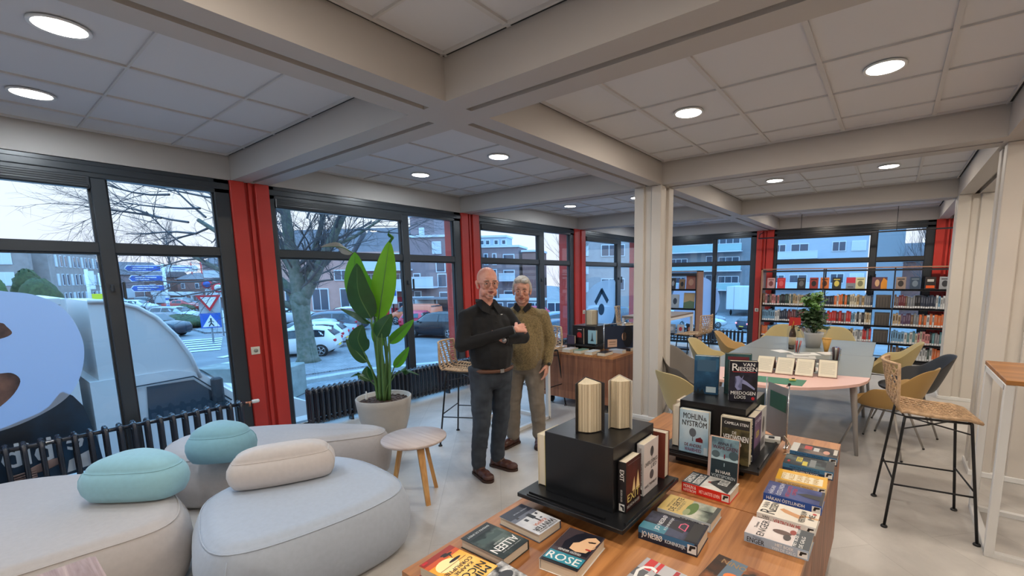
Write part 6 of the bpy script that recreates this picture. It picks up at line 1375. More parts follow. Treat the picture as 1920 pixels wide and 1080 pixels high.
o = MB().bb(-.03, .03, -.012, .012, 0, .02, mat('tool_yellow', (206, 196, 110), .5), bev=.006).bb(-.008, .02, -.008, .008, .02, .028, BLACK, bev=.003).build('glue_tape_roller', None, None, (-.672, 4.42, Z+.003), radians(30)); tag(o, 'small yellow tape roller lying on the green cutting mat', 'tape roller')
def sheet(label, x, y, w_, d_, rz, m, th=.002, name='leaflet', cat='leaflet', marks=()):
    q = MB().bb(-w_/2, w_/2, -d_/2, d_/2, 0, th, m)
    for (x0, y0, x1, y1, c) in marks: q.bb(x0, x1, y0, y1, th, th+.0004, paint(c))
    o = q.build(name, None, None, (x, y, Z), rz); return tag(o, label, cat)
sheet('white leaflet with green and red bars lying at the middle of the meeting table', -.93, 5.42, .34, .2, radians(8), PAPER, marks=((-.1, .02, .12, .07, (70, 120, 100)), (-.12, -.07, .14, -.02, (190, 110, 110))))
sheet('beige leaflet with a drawing in front of the wide white leaflet', -.65, 5.12, .24, .18, radians(8), PAPER, .003, marks=((-.09, -.06, .09, .05, (196, 160, 150)),))
sheet('pinkish leaflet half under the beige one on the meeting table', -.78, 5.27, .22, .14, radians(4), mat('pinkish_paper', (206, 180, 172), .8))
sheet('small square white card right of the leaflets on the meeting table', -.56, 5.45, .08, .1, radians(5), PAPER, .004, 'note_card', 'card')
for i, (x, y, w_, th, c, lb) in enumerate(((-.80, 5.76, .30, .012, (200, 196, 190), 'magazine in front of the white papers and pencil glass'), (-.55, 5.62, .18, .010, (70, 66, 66), 'dark magazine beside the marker cup'), (-.80, 6.02, .30, .010, (222, 222, 218), 'white newspaper page with black headline by the plant pot'), (-.57, 6.19, .2, .012, (214, 210, 204), 'white booklet between the plant pot and the marker cup'), (-1.08, 6.12, .16, .004, (226, 224, 220), 'white sheet at the foot of the wrapped bottle'))):
    sheet(lb, x, y, w_, .2, radians(10+i*9), mat('paper_%d' % i, c, .6), th, 'magazine', 'magazine', marks=((-.08, .02, .08, .05, (40, 40, 44)),) if i in (2, 0) else ())
t = thing('pencil_glass', 'glass holding red and orange pencils in front of the wrapped bottle', 'pencil glass', (-.885, 6.03, Z+.012))
MB().lathe([(.035, 0), (.038, .1), (.036, .1), (.033, .004), (0, .004)], 20, CELLO).build('glass', None, t)
for i, c in enumerate(((196, 60, 40), (206, 84, 44), (190, 50, 44), (196, 74, 50), (180, 44, 40), (90, 130, 130))):
    a = i*1.05; MB().tube([(.012*cos(a), .012*sin(a), .006), (.03*cos(a)+.012, .03*sin(a), .15)], .0045, 6, paint(c)).build('pencil', None, t)
t = thing('marker_cup', 'clear cup of blue and brown markers at the right of the table papers', 'marker cup', (-.46, 5.80, Z))
MB().lathe([(.045, 0), (.052, .13), (.05, .13), (.042, .004), (0, .004)], 20, CELLO).build('cup', None, t)
for i, c in enumerate(((70, 84, 150), (90, 104, 170), (120, 130, 180), (96, 60, 60), (110, 70, 66), (84, 60, 62), (220, 214, 200), (130, 84, 76))):
    a = i*.8; MB().tube([(.02*cos(a), .02*sin(a), .006), (.032*cos(a), .032*sin(a), .14+.006*(i % 3))], .009, 7, paint(c)).build('marker', None, t)
t = thing('cone_holder', 'golden paper cone ornament standing behind the marker cup', 'paper cone', (-.61, 6.36, Z))
MB().cyl((0, 0, 0), (0, 0, .17), .02, 14, mat('kraft_gold', (214, 164, 84), .6, noise=.2, nscale=20), r2=.055).build('cone', None, t); MB().tube([(.055*cos(i*pi/10), .055*sin(i*pi/10), .17) for i in range(20)], .003, 5, MATS['kraft_gold'], closed=True).build('rolled_rim', None, t)
# ================================================================== BOOKCASES
SHW = mat('bookcase_oak_edge', (166, 124, 98), .55, noise=.1, nscale=8); SHB = mat('bookcase_black_steel', (44, 44, 48), .45); BENDM = mat('perforated_bookend', (84, 78, 72), .6)
BW = 1.163; X0 = -2.30
t = thing('bookcase', 'wide open-backed bookcase with black shelves along the far window', 'bookcase', (X0, 10.5, 0))
SZ = [.075, .375, .71, 1.05, 1.41]
mb = MB().bb(-.03, -.0, 0, .34, 0, 1.83, SHW).bb(-.03, 3*BW+.03, 0, .34, 1.81, 1.83, SHW).bb(3*BW, 3*BW+.03, 0, .34, 0, 1.83, SHW); mb.build('frame', None, t)
for k in range(1, 3): MB().bb(k*BW-.012, k*BW+.012, 0, .03, .03, 1.81, SHB).bb(k*BW-.012, k*BW+.012, .31, .34, .03, 1.81, SHB).build('post', None, t)
for z in SZ:
    for k in range(3):
        MB().bb(k*BW+.012, (k+1)*BW-.012, .0, .30, z-.022, z-.004, SHB).bb(k*BW+.012, (k+1)*BW-.012, .0, .012, z-.034, z+.004, SHB).build('shelf', None, t)
for k in range(3): MB().bb(k*BW+.01, (k+1)*BW-.01, .02, .04, 1.755, 1.79, SHB).build('top_rail', None, t)
for k in range(3): MB().bb(k*BW+.01, (k+1)*BW-.01, .03, .3, 0.0, .045, SHB).build('base_panel', None, t)
CBK = {'dark blue': (44, 52, 70), 'black': (34, 33, 36), 'cream': (206, 196, 174), 'white': (206, 206, 204), 'light blue': (116, 156, 184), 'red': (186, 44, 42), 'orange': (210, 104, 50), 'dark red': (104, 42, 46), 'brown': (110, 84, 66), 'teal': (84, 130, 136), 'grey': (120, 122, 126), 'purple': (88, 62, 88), 'tan': (184, 158, 118), 'mustard': (198, 158, 56), 'dark green': (48, 66, 56), 'pink': (198, 132, 130)}
BKM = {}
for k, c in CBK.items():
    me = MB().bb(-.5, .5, 0, 1, 0, 1, mat('spine_'+k.replace(' ', '_'), c, .45)).bb(-.44, .44, -.006, 0, .06, .20, STICK).bb(-.28, .28, -.004, 0, .45, .85, mat('spine_title_'+k.replace(' ', '_'), tuple(min(255, int(v*.62+120*(.55 if sum(c) < 380 else -.1))) for v in c), .5))
    BKM[k] = me.mesh('library_book')
ORD = lambda n_: '%d%s' % (n_, 'th' if 10 <= n_ % 100 <= 20 else {1: 'st', 2: 'nd', 3: 'rd'}.get(n_ % 10, 'th'))
rg = random.Random(21)
THEME = {(1, 0): ['light blue', 'light blue', 'white', 'dark blue', 'dark red', 'black', 'dark red', 'tan', 'brown'], (0, 0): ['orange', 'light blue', 'light blue', 'dark blue', 'red', 'white', 'dark red', 'grey', 'cream'],
 (2, 0): ['brown', 'pink', 'black', 'dark green', 'cream', 'tan', 'grey', 'black', 'purple'], (2, 1): ['dark blue', 'black', 'white', 'orange', 'dark green', 'cream', 'cream', 'tan', 'grey', 'dark blue'], (1, 1): ['dark blue', 'red', 'red', 'dark red', 'grey', 'red', 'light blue', 'white', 'black', 'tan', 'cream'],
 (0, 1): ['brown', 'orange', 'dark blue', 'red', 'light blue', 'tan', 'black', 'white', 'grey', 'cream', 'red'], (2, 2): ['brown', 'dark red', 'grey', 'black', 'dark blue', 'dark blue', 'white', 'light blue', 'teal', 'tan'], (1, 2): ['tan', 'black', 'purple', 'grey', 'brown', 'orange', 'white', 'orange', 'orange', 'black', 'dark green', 'mustard'],
 (0, 2): ['light blue', 'teal', 'white', 'tan', 'cream', 'pink', 'black', 'grey', 'teal', 'purple', 'brown'], (-1, 2): ['brown', 'dark blue', 'black', 'dark green', 'white', 'white', 'orange', 'teal', 'grey'], (-1, 1): ['grey', 'black', 'brown', 'dark blue'], (-1, 0): []}
ROW = {2: 'second', 1: 'third', 0: 'fourth', -1: 'lowest'}; BAY = ('left', 'middle', 'right')
for (r_, b_), th in THEME.items():
    if not th: continue
    z = SZ[r_+1]; x = X0+b_*BW+.02; xe = X0+(b_+1)*BW-.03; k = 0
    if b_ == 1: xe -= .27
    if b_ == 2: xe = X0+2*BW+.98
    x0_ = x
    if (r_, b_) == (-1, 1): x = x0_ = xe-.12
    while x < xe:
        f_ = (x-x0_)/(xe-x0_); col = th[min(len(th)-1, max(0, int(f_*len(th)+rg.gauss(0, .7))))]
        w_ = rg.uniform(.026, .046); h_ = rg.uniform(.212, .262); d_ = rg.uniform(.13, .16)
        if x+w_ > xe+.01: break
        o = bpy.data.objects.new('library_book', BKM[col]); COL.objects.link(o); k += 1
        o.scale = (w_*.96, d_, h_); o.location = (x+w_/2, 10.525+rg.uniform(0, .01), z-.0034)
        tag(o, '%s library book, %s from left, %s shelf from top, %s section of far bookcase' % (col, ORD(k), ROW[r_], BAY[b_]), 'book', 'library books in the far bookcase, %s shelf' % ROW[r_])
        x += w_+rg.uniform(.0005, .003)
    if b_ == 1 and r_ >= 0:
        o = MB().bb(-.12, .12, 0, .2, 0, .25, BENDM).bb(-.11, .11, -.004, .0, .01, .24, BENDM)
        for q in range(5): o.bb(-.105+q*.045, -.10+q*.045, -.008, -.003, .01, .205, SHB)
        tag(o.build('file_box', None, None, (X0+2*BW-.145, 10.53, z-.0034)), 'dark brown file block at the right end, %s shelf from top, middle section' % ROW[r_], 'file block', 'dark file blocks in the far bookcase')
# face-out books on the top shelf
FO = [(1438, (196, 150, 150), 'pale pink book with a cake-like picture', (120, 60, 60)), (1461, (196, 44, 50), 'plain red book', (214, 90, 90)), (1505, (40, 40, 44), 'black book with grey lettering', (96, 96, 96)), (1531, (150, 50, 44), 'dark red book with a black figure', (30, 26, 30)), (1553, (204, 110, 50), 'orange book with brown animals', (90, 50, 30)), (1577, (30, 34, 34), 'black book with a yellow flower', (206, 190, 90)), (1604, (120, 128, 138), 'grey book with a red upper half', (190, 44, 70)), (1622, (200, 196, 150), 'pale green book with fine print', (120, 120, 90)), (1652, (80, 44, 60), 'wide purple and orange book', (214, 140, 40)), (1694, (150, 130, 118), 'beige book with a dark hatted silhouette', (40, 34, 32)), (1718, (52, 70, 90), 'dark blue book with grey title', (110, 126, 140)), (1743, (44, 36, 36), 'black book with an orange base', (226, 90, 30)), (1766, (150, 152, 156), 'grey book with small dark figures', (50, 50, 54))]
for i, (u, c, lb, c2) in enumerate(FO):
    xx = X0+(u-1430)/(1779-1430)*3.09+.01
    w_ = .155 if i not in (8,) else .24
    q = [('e', .5, .45, .28, .26, c2), ('r', .15, .78, .85, .86, c2)]
    if i == 6: q = [('r', 0, .5, 1, 1, c2), ('r', .2, .1, .8, .2, (80, 86, 96))]
    if i == 11: q = [('r', .1, .08, .9, .3, c2), ('r', .2, .6, .8, .8, (190, 186, 180))]
    if i == 8: q = [('p', [(.6, 0), (1, 0), (1, .7), (.75, .95), (.6, .5)], c2), ('e', .35, .5, .15, .3, (200, 160, 120))]
    book(lb+', face out on the far bookcase top shelf', w_, .225, .03, stand(xx, 10.60, SZ[4]-.002, 0, -1, .12), q, cm=c, group='face-out books on the top shelf', sticker=False)
# left bookcase behind the column
t = thing('bookcase', 'narrower bookcase behind the cream column in front of the far left window', 'bookcase', (-4.55, 9.45, 0))
mb = MB().bb(0, .03, 0, .34, 0, 1.81, SHW).bb(1.16, 1.19, 0, .34, 0, 1.81, SHW).bb(0, 1.19, 0, .34, 1.79, 1.81, SHW).build('frame', None, t)
for z in (.10, .42, .99, 1.41): MB().bb(.03, 1.16, .0, .30, z-.02, z-.004, SHB).bb(.03, 1.16, 0, .012, z-.034, z+.006, SHB).build('shelf', None, t)
MB().bb(.03, 1.16, .02, .04, 1.70, 1.75, SHB).bb(1.12, 1.16, .05, .09, .1, 1.75, SHB).build('top_rail', None, t)
for i, (x, z, w_, h_, c, c2, lb) in enumerate(((-4.02, 1.41, .13, .25, (60, 56, 60), (180, 180, 180), 'grey magazine'), (-3.82, 1.41, .15, .22, (150, 120, 90), (40, 36, 36), 'brown book with a small dark figure'), (-3.66, 1.41, .24, .30, (180, 110, 90), (214, 160, 130), 'large reddish patterned book'), (-3.71, .99, .27, .34, (206, 176, 130), (110, 136, 100), 'beige book with a green hill'), (-4.0, .99, .2, .3, (190, 200, 206), (60, 70, 84), 'white magazine with a dark disc'), (-4.05, .42, .18, .2, (150, 156, 160), (206, 206, 206), 'grey box-like book'), (-3.84, .42, .17, .2, (200, 196, 194), (196, 60, 60), 'white book with a red ornament'), (-3.63, .42, .17, .22, (36, 28, 28), (196, 120, 90), 'black book with a portrait'))):
    q = [('e', .5, .5, .26, .24, c2)] if 'hill' not in lb else [('p', [(0, 0), (1, 0), (1, .42), (.6, .5), (0, .36)], c2)]
    book(lb+', face out in the narrower bookcase', w_*.9, h_, .02, stand(x, 9.56, z-.002, 0, -1, .12), q, cm=c, group='face-out books in the left bookcase', sticker=False)
# curtain rail
t = thing('curtain_rail', 'dark steel rail hung from thin rods in front of the far windows', 'curtain rail', (-2.43, 10.55, 2.49))
MB().tube([(0, 0, 0), (3.35, 0, 0)], .014, 8, SHB).build('rail', None, t)
for x in (.82, 2.42): MB().cyl((x, 0, 0), (x, 0, ZC+.01-2.49), .006, 6, SHB).build('rod', None, t)
MB().tube([(0, 0, 0), (0, .1, .1), (0, .42, .16)], .01, 6, SHB).build('wall_bracket', None, t)
# sockets
def socket(label, x, y, z, face):
    t = thing('wall_socket', label, 'wall socket', (x, y, z), 0 if face == 'x' else -pi/2, 'white sockets on the red columns')
    MB().bb(0, .012, -.041, .041, -.041, .041, mat('cream_plastic', (222, 214, 196), .4), bev=.004).build('cover_plate', None, t)
    MB().lathe([(0, 0), (.014, 0), (.02, .004)], 20, mat('socket_inner', (170, 164, 150), .5), Matrix.Translation((.0125, 0, 0)) @ Matrix.Rotation(pi/2, 4, 'Y')).build('socket_well', None, t)
socket('white wall socket on the nearest red column', -5.40, 1.83, .965, 'x'); socket('white wall socket on the red column left of the fourth window', -5.40, 8.1, .943, 'x')
t = socket('white wall socket on the red column left of the big bookcase', -2.50, 10.98, .90, 'y')
# bottom left corner wood
t = thing('corner_table', 'corner of a pale grained wooden table at the bottom left edge', 'table', (-2.1, .06, 0))
MB().prism([(-.15, -.6), (.6, -.6), (.6, .14), (-.13, .135), (-.145, .12)], .70, .728, wood('ash_grain', (196, 168, 156), (126, 92, 82), 'x', .45, k=1.3)).build('tabletop', None, t)
for (x, y) in ((-.05, .0), (-.05, -.5), (.5, -.5), (.5, .0)): MB().cyl((x, y, 0), (x, y, .70), .02, 12, OAK).build('leg', None, t)
# frosted marks on the glass
FILM = filmmat('frosted_film', (196, 214, 236), .88); FILM2 = filmmat('frosted_film_thin', (190, 216, 236), .55)
def arc(cx, cy, r, a0, a1, n_=24): return [(cx+r*cos(a0+(a1-a0)*i/n_), cy+r*sin(a0+(a1-a0)*i/n_)) for i in range(n_+1)]
MXL = Matrix(((0, 0, 1, 0), (1, 0, 0, 0), (0, 1, 0, 0), (0, 0, 0, 1)))

q = MB(); outer = [(.10, 1.70), (.219, 1.644), (.373, 1.61), (.504, 1.518), (.577, 1.367), (.607, 1.161), (.567, .938), (.482, .771), (.323, .651), (.097, .569), (-.2, .56), (-.5, .62), (-.7, .8), (-.8, 1.1), (-.72, 1.4), (-.5, 1.62), (-.2, 1.71)]
pts = [tuple(p)[:2] for p in catmull([(a, b, 0) for a, b in outer], 5, True)]
q.prism(pts, WX-.0445, WX-.0435, FILM, MXL)
o = q.build('frosted_disc', None, None); tag(o, 'large frosted round decal on the first window with dark rounded holes', 'window decal')
PH = mat('poster_photo_dark', (60, 50, 54), .5, noise=.5, nscale=7, rgb2=(120, 92, 84))
q = MB(); q.prism([tuple(p)[:2] for p in catmull([(a, b, 0) for a, b in ((.08, 1.40), (.192, 1.401), (.219, 1.37), (.239, 1.314), (.178, 1.279), (.08, 1.28))], 4, True)], 0, .001, PH, Matrix.Translation((WX-.0432, 0, 0)) @ MXL); tag(q.build('decal_spot', None, None), 'upper dark rounded spot in the frosted round decal', 'window decal', 'dark spots of the round decal')
q = MB(); q.prism([tuple(p)[:2] for p in catmull([(a, b, 0) for a, b in ((.02, 1.0), (.148, 1.014), (.211, 1.002), (.238, .933), (.177, .818), (.06, .72), (-.04, .74))], 4, True)], 0, .001, PH, Matrix.Translation((WX-.0432, 0, 0)) @ MXL); tag(q.build('decal_spot', None, None), 'lower dark rounded spot in the frosted round decal', 'window decal', 'dark spots of the round decal')
t = thing('window_poster', 'dark poster with white reversed lettering and a hand on the first window behind the radiator', 'window poster', (WX-.0456, 0, 0))
q = MB(); q.prism([(-.9, .1), (.62, .1), (.60, .36), (.585, .45), (.55, .66), (.50, .76), (.45, .805), (.43, .80), (.36, .70), (.30, .66), (.1, .585), (-.9, .585)], -.0006, 0, mat('poster_dark_blue', (22, 32, 44), .4, noise=.5, nscale=3, rgb2=(30, 62, 92)), MXL); q.build('sheet', None, t)
q = MB(); MT = Matrix(((0, 0, 1, .0006), (1, 0, 0, 0), (0, 1, 0, 0), (0, 0, 0, 1)))
put_text(q, 'bibli', -.02, .26, .36, .19, paint((190, 206, 224)), MT, 0, mirror=True); put_text(q, 'e', .42, .30, .10, .14, paint((190, 206, 224)), MT, 0, mirror=True); flat(q, 'p', [(.40, .12), (.55, .14), (.56, .28), (.42, .22)], paint((190, 206, 224)), MT, 0)
q.build('lettering', None, t)
q = MB().ball((0, 0, 0), (.003, .11, .035), paint((150, 130, 128)), Matrix.Translation((.002, .29, .22)) @ Matrix.Rotation(.25, 4, 'X'))
for i in range(4): q.tube([(.003, .24, .205-i*.018), (.003, .12, .19-i*.02)], .008, 5, paint((150, 130, 128)))
q.build('printed_hand', None, t)
# house mark on the fourth window
q = MB(); P4 = [tuple(p)[:2] for p in catmull([(a, b, 0) for a, b in ((8.24, 1.15), (8.45, 1.42), (8.85, 1.58), (9.3, 1.62), (9.62, 1.56), (9.62, .95), (9.5, .62), (9.2, .5), (8.8, .52), (8.45, .7), (8.26, .9))], 5, True)]
q.prism(P4, 0, .001, FILM2, Matrix.Translation((WX-.0452, 0, 0)) @ MXL); tag(q.build('frosted_disc', None, None), 'pale frosted disc on the fourth window behind the house mark', 'window decal')
DK = filmmat('dark_film', (70, 100, 124), .8)
q = MB(); Mq = Matrix.Translation((WX-.0438, 0, 0)) @ MXL
for (a, b) in (((8.72, 1.12), (8.98, 1.38)), ((8.98, 1.38), (9.24, 1.12))):
    d = Vector((b[0]-a[0], b[1]-a[1], 0)).normalized()*.06; s_ = Vector((-d.y, d.x, 0)); q.prism([(a[0]-d.x*.6-s_.x, a[1]-d.y*.6-s_.y), (b[0]+d.x*.4-s_.x, b[1]+d.y*.4-s_.y), (b[0]+d.x*.4+s_.x, b[1]+d.y*.4+s_.y), (a[0]-d.x*.6+s_.x, a[1]-d.y*.6+s_.y)], 0, .001, DK, Mq)
q.prism(arc(8.96, .94, .135, 0, 6.2), 0, .001, DK, Mq); tag(q.build('house_mark', None, None), 'dark roof chevron over a dot, logo on the fourth window', 'window decal')
MXF = Matrix(((1, 0, 0, 0), (0, 0, -1, 0), (0, 1, 0, 0), (0, 0, 0, 1)))
q = MB(); ring = arc(-4.0, 1.08, .62, 0, 6.2); q.prism(ring, 0, .001, FILM, Matrix.Translation((0, WY+.0455, 0)) @ MXF); tag(q.build('frosted_disc', None, None), 'frosted round decal on the far left window behind the narrow bookcase', 'window decal')
# ================================================================== PEOPLE
from mathutils import noise as mnoise
def cap(mb, a, b, ra, rb, n=14, m=None, sq=(1, 1), k=5):
    """closed tapered capsule"""
    a = Vector(a); b = Vector(b); t = b-a; L_ = t.length
    if L_ < 1e-6: t = Vector((0, 0, 1)); L_ = 1e-6
    t.normalize(); u = t.cross(Vector((0, 1, 0)) if abs(t.y) < .9 else Vector((1, 0, 0))).normalized(); w_ = t.cross(u)
    rings = []
    for i in range(1, k+1): an = pi/2*i/k; rings.append((a-t*ra*cos(an), ra*sin(an)))
    for i in range(0, k): an = pi/2*i/k; rings.append((b+t*rb*sin(an), rb*cos(an)))
    vs = [a-t*ra]
    for p, r in rings:
        for j in range(n): x = 2*pi*j/n; vs.append(p+u*cos(x)*r*sq[0]+w_*sin(x)*r*sq[1])
    vs.append(b+t*rb); fs = []
    for j in range(n): fs.append((0, 1+(j+1) % n, 1+j))
    for i in range(len(rings)-1):
        for j in range(n): q = 1+i*n; fs.append((q+j, q+(j+1) % n, q+n+(j+1) % n, q+n+j))
    q = 1+(len(rings)-1)*n
    for j in range(n): fs.append((q+j, q+(j+1) % n, len(vs)-1))
    return mb.add(vs, fs, m, True)
def chain(mb, pts, rs, sq=(1, 1)):
    for i in range(len(pts)-1): cap(mb, pts[i], pts[i+1], rs[i], rs[i+1], sq=sq)
    return mb
def remesh(mb, name, m, parent, vox, smooth=3, folds=None):
    o = mb.build(name, m, parent); addmod(o, 'REMESH', mode='VOXEL', voxel_size=vox, use_smooth_shade=True); addmod(o, 'SMOOTH', factor=.5, iterations=smooth); bake(o)
    for p in o.data.polygons: p.use_smooth = True
    if not o.data.materials: o.data.materials.append(m)
    if folds:
        nr = [v.normal.copy() for v in o.data.vertices]
        for v, n_ in zip(o.data.vertices, nr): v.co += n_*folds(v.co)
        o.data.update()
    return o
SKIN1 = mat('ruddy_skin', (228, 172, 154), .5, noise=.12, nscale=14, rgb2=(214, 146, 128), spec=.35); SKIN2 = mat('pale_skin', (220, 168, 148), .5, noise=.12, nscale=14, rgb2=(200, 142, 122), spec=.35)
HAIRW = mat('white_hair', (196, 190, 182), .7, noise=.3, nscale=60, nstretch=(1, 1, .25), bump=.5, bscale=160); STUB = mat('grey_stubble', (196, 158, 146), .8, noise=.3, nscale=220)
LIPS = mat('lips', (160, 88, 80), .5); EYEW = mat('eye_white', (214, 206, 200), .3); IRIS = mat('iris', (52, 60, 66), .2); BROW = mat('grey_brow', (150, 132, 122), .8)
MET = mat('thin_gold_metal', (150, 120, 96), .3, metal=.8); LENS = glassmat('spectacle_lens', (240, 240, 240), 1.2)
SHIRT = mat('black_polo_cotton', (17, 18, 22), .85, noise=.25, nscale=7, bump=.15, bscale=250, sheen=.04); JEANS = mat('dark_grey_denim', (44, 50, 60), .9, noise=.3, nscale=9, rgb2=(60, 68, 78), bump=.2, bscale=300)
SWEAT = mat('olive_knit', (146, 126, 86), .95, noise=.45, nscale=90, rgb2=(104, 90, 60), bump=.5, bscale=260, sheen=.2); CHINO = mat('taupe_cord', (128, 118, 106), .9, noise=.2, nscale=10, bump=.2, bscale=260)
LEATH = mat('brown_leather', (78, 44, 34), .42, noise=.3, nscale=20); SOLE = mat('brown_sole', (58, 38, 30), .7); BELT = mat('brown_belt', (92, 58, 40), .5); STEEL = mat('watch_steel', (170, 172, 176), .3, metal=.7)
def fold(seed, amp, sx=6, sz=9):
    def f(c):
        p = Vector((c.x*sx+seed, c.y*sx, c.z*sz)); return amp*(mnoise.noise(p)+.5*mnoise.noise(p*2.3))
    return f
def head(mb, c, yaw, pitch=0, s=1.0, roll=0, wide=1.0, jaw=1.0):
    """skull grown from soft balls; returns the head matrix (x forward, y left, z up)"""
    M = Matrix.Translation(c) @ Matrix.Rotation(yaw, 4, 'Z') @ Matrix.Rotation(pitch, 4, 'Y') @ Matrix.Rotation(roll, 4, 'X') @ Matrix.Scale(s, 4)
    def B(p, r): mb.ball((0, 0, 0), r, None, M @ Matrix.Translation(p), 24, 16)
    B((-.012, 0, .045), (.094, .076*wide, .082)); B((.018, 0, .018), (.074, .068*wide, .085)); B((.034, 0, -.045), (.050, .054*wide*jaw, .062)); B((.058, 0, -.092), (.026, .028*jaw, .020))
    for sy in (-1, 1):
        B((.022, sy*.046*wide*jaw, -.062), (.042, .017, .034)); B((.060, sy*.040, -.018), (.026, .022, .022)); B((.076, sy*.030, .028), (.014, .026, .008))
        B((.062, sy*.030, -.052), (.022, .018, .024))
        B((-.008, sy*(.078*wide), -.006), (.018, .009, .032)); B((-.014, sy*(.083*wide), .010), (.017, .009, .018)); B((.002, sy*(.074*wide), -.030), (.010, .008, .012))
        B((.068, sy*.031, .006), (.0145, .015, .010))
        B((.094, sy*.010, -.028), (.012, .010, .008))
    B((.082, 0, .012), (.012, .009, .020)); B((.094, 0, -.008), (.013, .010, .022)); B((.102, 0, -.024), (.013, .013, .012)); B((.078, 0, -.044), (.018, .028, .012)); B((.074, 0, -.070), (.018, .026, .016)); B((.070, 0, .045), (.022, .046, .020))
    return M
def face(t, M, skin, glasses=False, brows=True, brow_m=None):
    for sy, nm in ((-1, 'eye'), (1, 'eye')):
        e = MB(); e.ball((.0745, sy*.031, .007), (.010, .0125, .0075), EYEW, M, 14, 10); e.ball((.0825, sy*.031, .0065), (.0035, .0052, .0052), IRIS, M, 12, 8); e.build('eye', None, t)
        li = MB(); li.tube([(.078, sy*.019, .010), (.0875, sy*.026, .0145), (.0885, sy*.033, .0145), (.079, sy*.044, .010)], [.003, .0035, .0035, .003], 6, skin, M); li.build('eyelid', None, t)
        if brows: MB().tube([(.090, sy*.013, .026), (.094, sy*.025, .032), (.086, sy*.044, .029)], [.003, .0045, .003], 6, brow_m or BROW, M).build('eyebrow', None, t)
    MB().tube([(.086, -.021, -.060), (.096, -.009, -.0555), (.097, 0, -.0575), (.096, .009, -.0555), (.086, .021, -.060)], [.002, .0036, .0034, .0036, .002], 8, LIPS, M).tube([(.086, -.019, -.062), (.095, 0, -.066), (.086, .019, -.062)], [.002, .0045, .002], 8, LIPS, M).build('mouth', None, t)
    if glasses:
        g = MB()
        for sy in (-1, 1):
            ring = [(.100-.004*abs(cos(a)), sy*.032+.0235*cos(a), .001+.021*sin(a)) for a in [i*2*pi/24 for i in range(24)]]
            g.tube(ring, .0013, 5, MET, M, closed=True); g.tube([(.096, sy*.055, .008), (.06, sy*.076, .010), (-.005, sy*.084, .008)], .0014, 5, MET, M)
        g.tube([(.100, -.009, .008), (.105, 0, .011), (.100, .009, .008)], .0013, 5, MET, M)
        go = g.build('glasses_frame', None, t)
        for sy in (-1, 1): MB().add([M @ Vector((.099, sy*.032+.023*cos(a), .001+.0205*sin(a))) for a in [i*2*pi/20 for i in range(20)]], [tuple(range(20))], LENS).build('lens', None, go)
def hand(mb, wrist, palm_dir, palm_n, side, curl=.5, s=1.0, spread=.12):
    """palm and five separate fingers; side=+1 thumb on the left of palm_dir seen from palm_n"""
    d = Vector(palm_dir).normalized(); n_ = Vector(palm_n); n_ = (n_-d*n_.dot(d)).normalized(); x = n_.cross(d)*side   # x points to the thumb side
    w = Vector(wrist)
    for k, (a, r) in enumerate(((-.030, .013), (-.011, .0145), (.010, .0145), (.029, .014))):
        cap(mb, w+d*.012+x*a*.55*s, w+d*.085*s+x*a*s, .015*s, r*s, 10)
    lens = (.058, .076, .082, .074)
    for k, a in enumerate((-.031, -.0105, .0105, .031)):
        L_ = lens[k]*s; p = w+d*.088*s+x*a*s; ang = curl*(.75+.12*(3-k)); q = d+x*(a*spread/.03)
        q.normalize(); seg = (.42, .32, .26); r0 = .0088*s
        for j, f in enumerate(seg):
            an = ang*(j+.6)*.9
            dd = (q*cos(an)-n_*-sin(an)*-1) if False else (q*cos(an)+n_*sin(an))
            p2 = p+dd.normalized()*L_*f; cap(mb, p, p2, r0*(1-.09*j), r0*(1-.09*(j+1)), 9, k=3); p = p2
    p = w+d*.022*s+x*.028*s; q = (x*.75+d*.6+n_*.35).normalized(); p2 = p+q*.038*s; cap(mb, p, p2, .014*s, .0115*s, 10); q2 = (x*.25+d*.85+n_*(.3+curl*.4)).normalized(); p3 = p2+q2*.032*s; cap(mb, p2, p3, .011*s, .0098*s, 9); cap(mb, p3, p3+(q2+n_*.2).normalized()*.024*s, .0098*s, .0078*s, 9)
def shoe(t, ankle, yaw, L_=.30):
    M = Matrix.Translation((ankle[0], ankle[1], 0)) @ Matrix.Rotation(yaw, 4, 'Z')
    mb = MB()
    for (p, r) in (((-.035, 0, .055), (.042, .038, .045)), ((.02, 0, .055), (.06, .042, .05)), ((.09, 0, .045), (.07, .047, .038)), ((.155, .0, .038), (.055, .048, .031)), ((-.01, 0, .095), (.042, .040, .035)), ((-.05, 0, .03), (.03, .034, .03))):
        mb.ball((0, 0, 0), r, None, M @ Matrix.Translation(p), 18, 12)
    mb2 = MB(); mb2.v = [(v[0], v[1], max(v[2], .014)) for v in mb.v]; mb2.f = mb.f; mb2.m = mb.m; mb2.sm = mb.sm
    o = remesh(mb2, 'shoe', LEATH, t, .006, 3)
    out = [(-.085, 0), (-.07, -.034), (0, -.04), (.08, -.045), (.15, -.052), (.195, -.03), (.212, 0), (.195, .03), (.15, .052), (.08, .045), (0, .04), (-.07, .034)]
    P = [tuple(p)[:2] for p in catmull([(a, b, 0) for a, b in out], 4, True)]
    MB().prism(P, 0.0005, .02, SOLE, M).build('sole', None, o)
    l = MB()
    for i in range(4): l.tube([(.035+i*.022, -.020, .098-i*.010), (.04+i*.022, 0, .104-i*.010), (.035+i*.022, .020, .098-i*.010)], .0028, 5, SOLE, M)
    l.build('laces', None, o)
def person(label, x, y): return thing('person', label, 'person', (x, y, 0), 0, None)
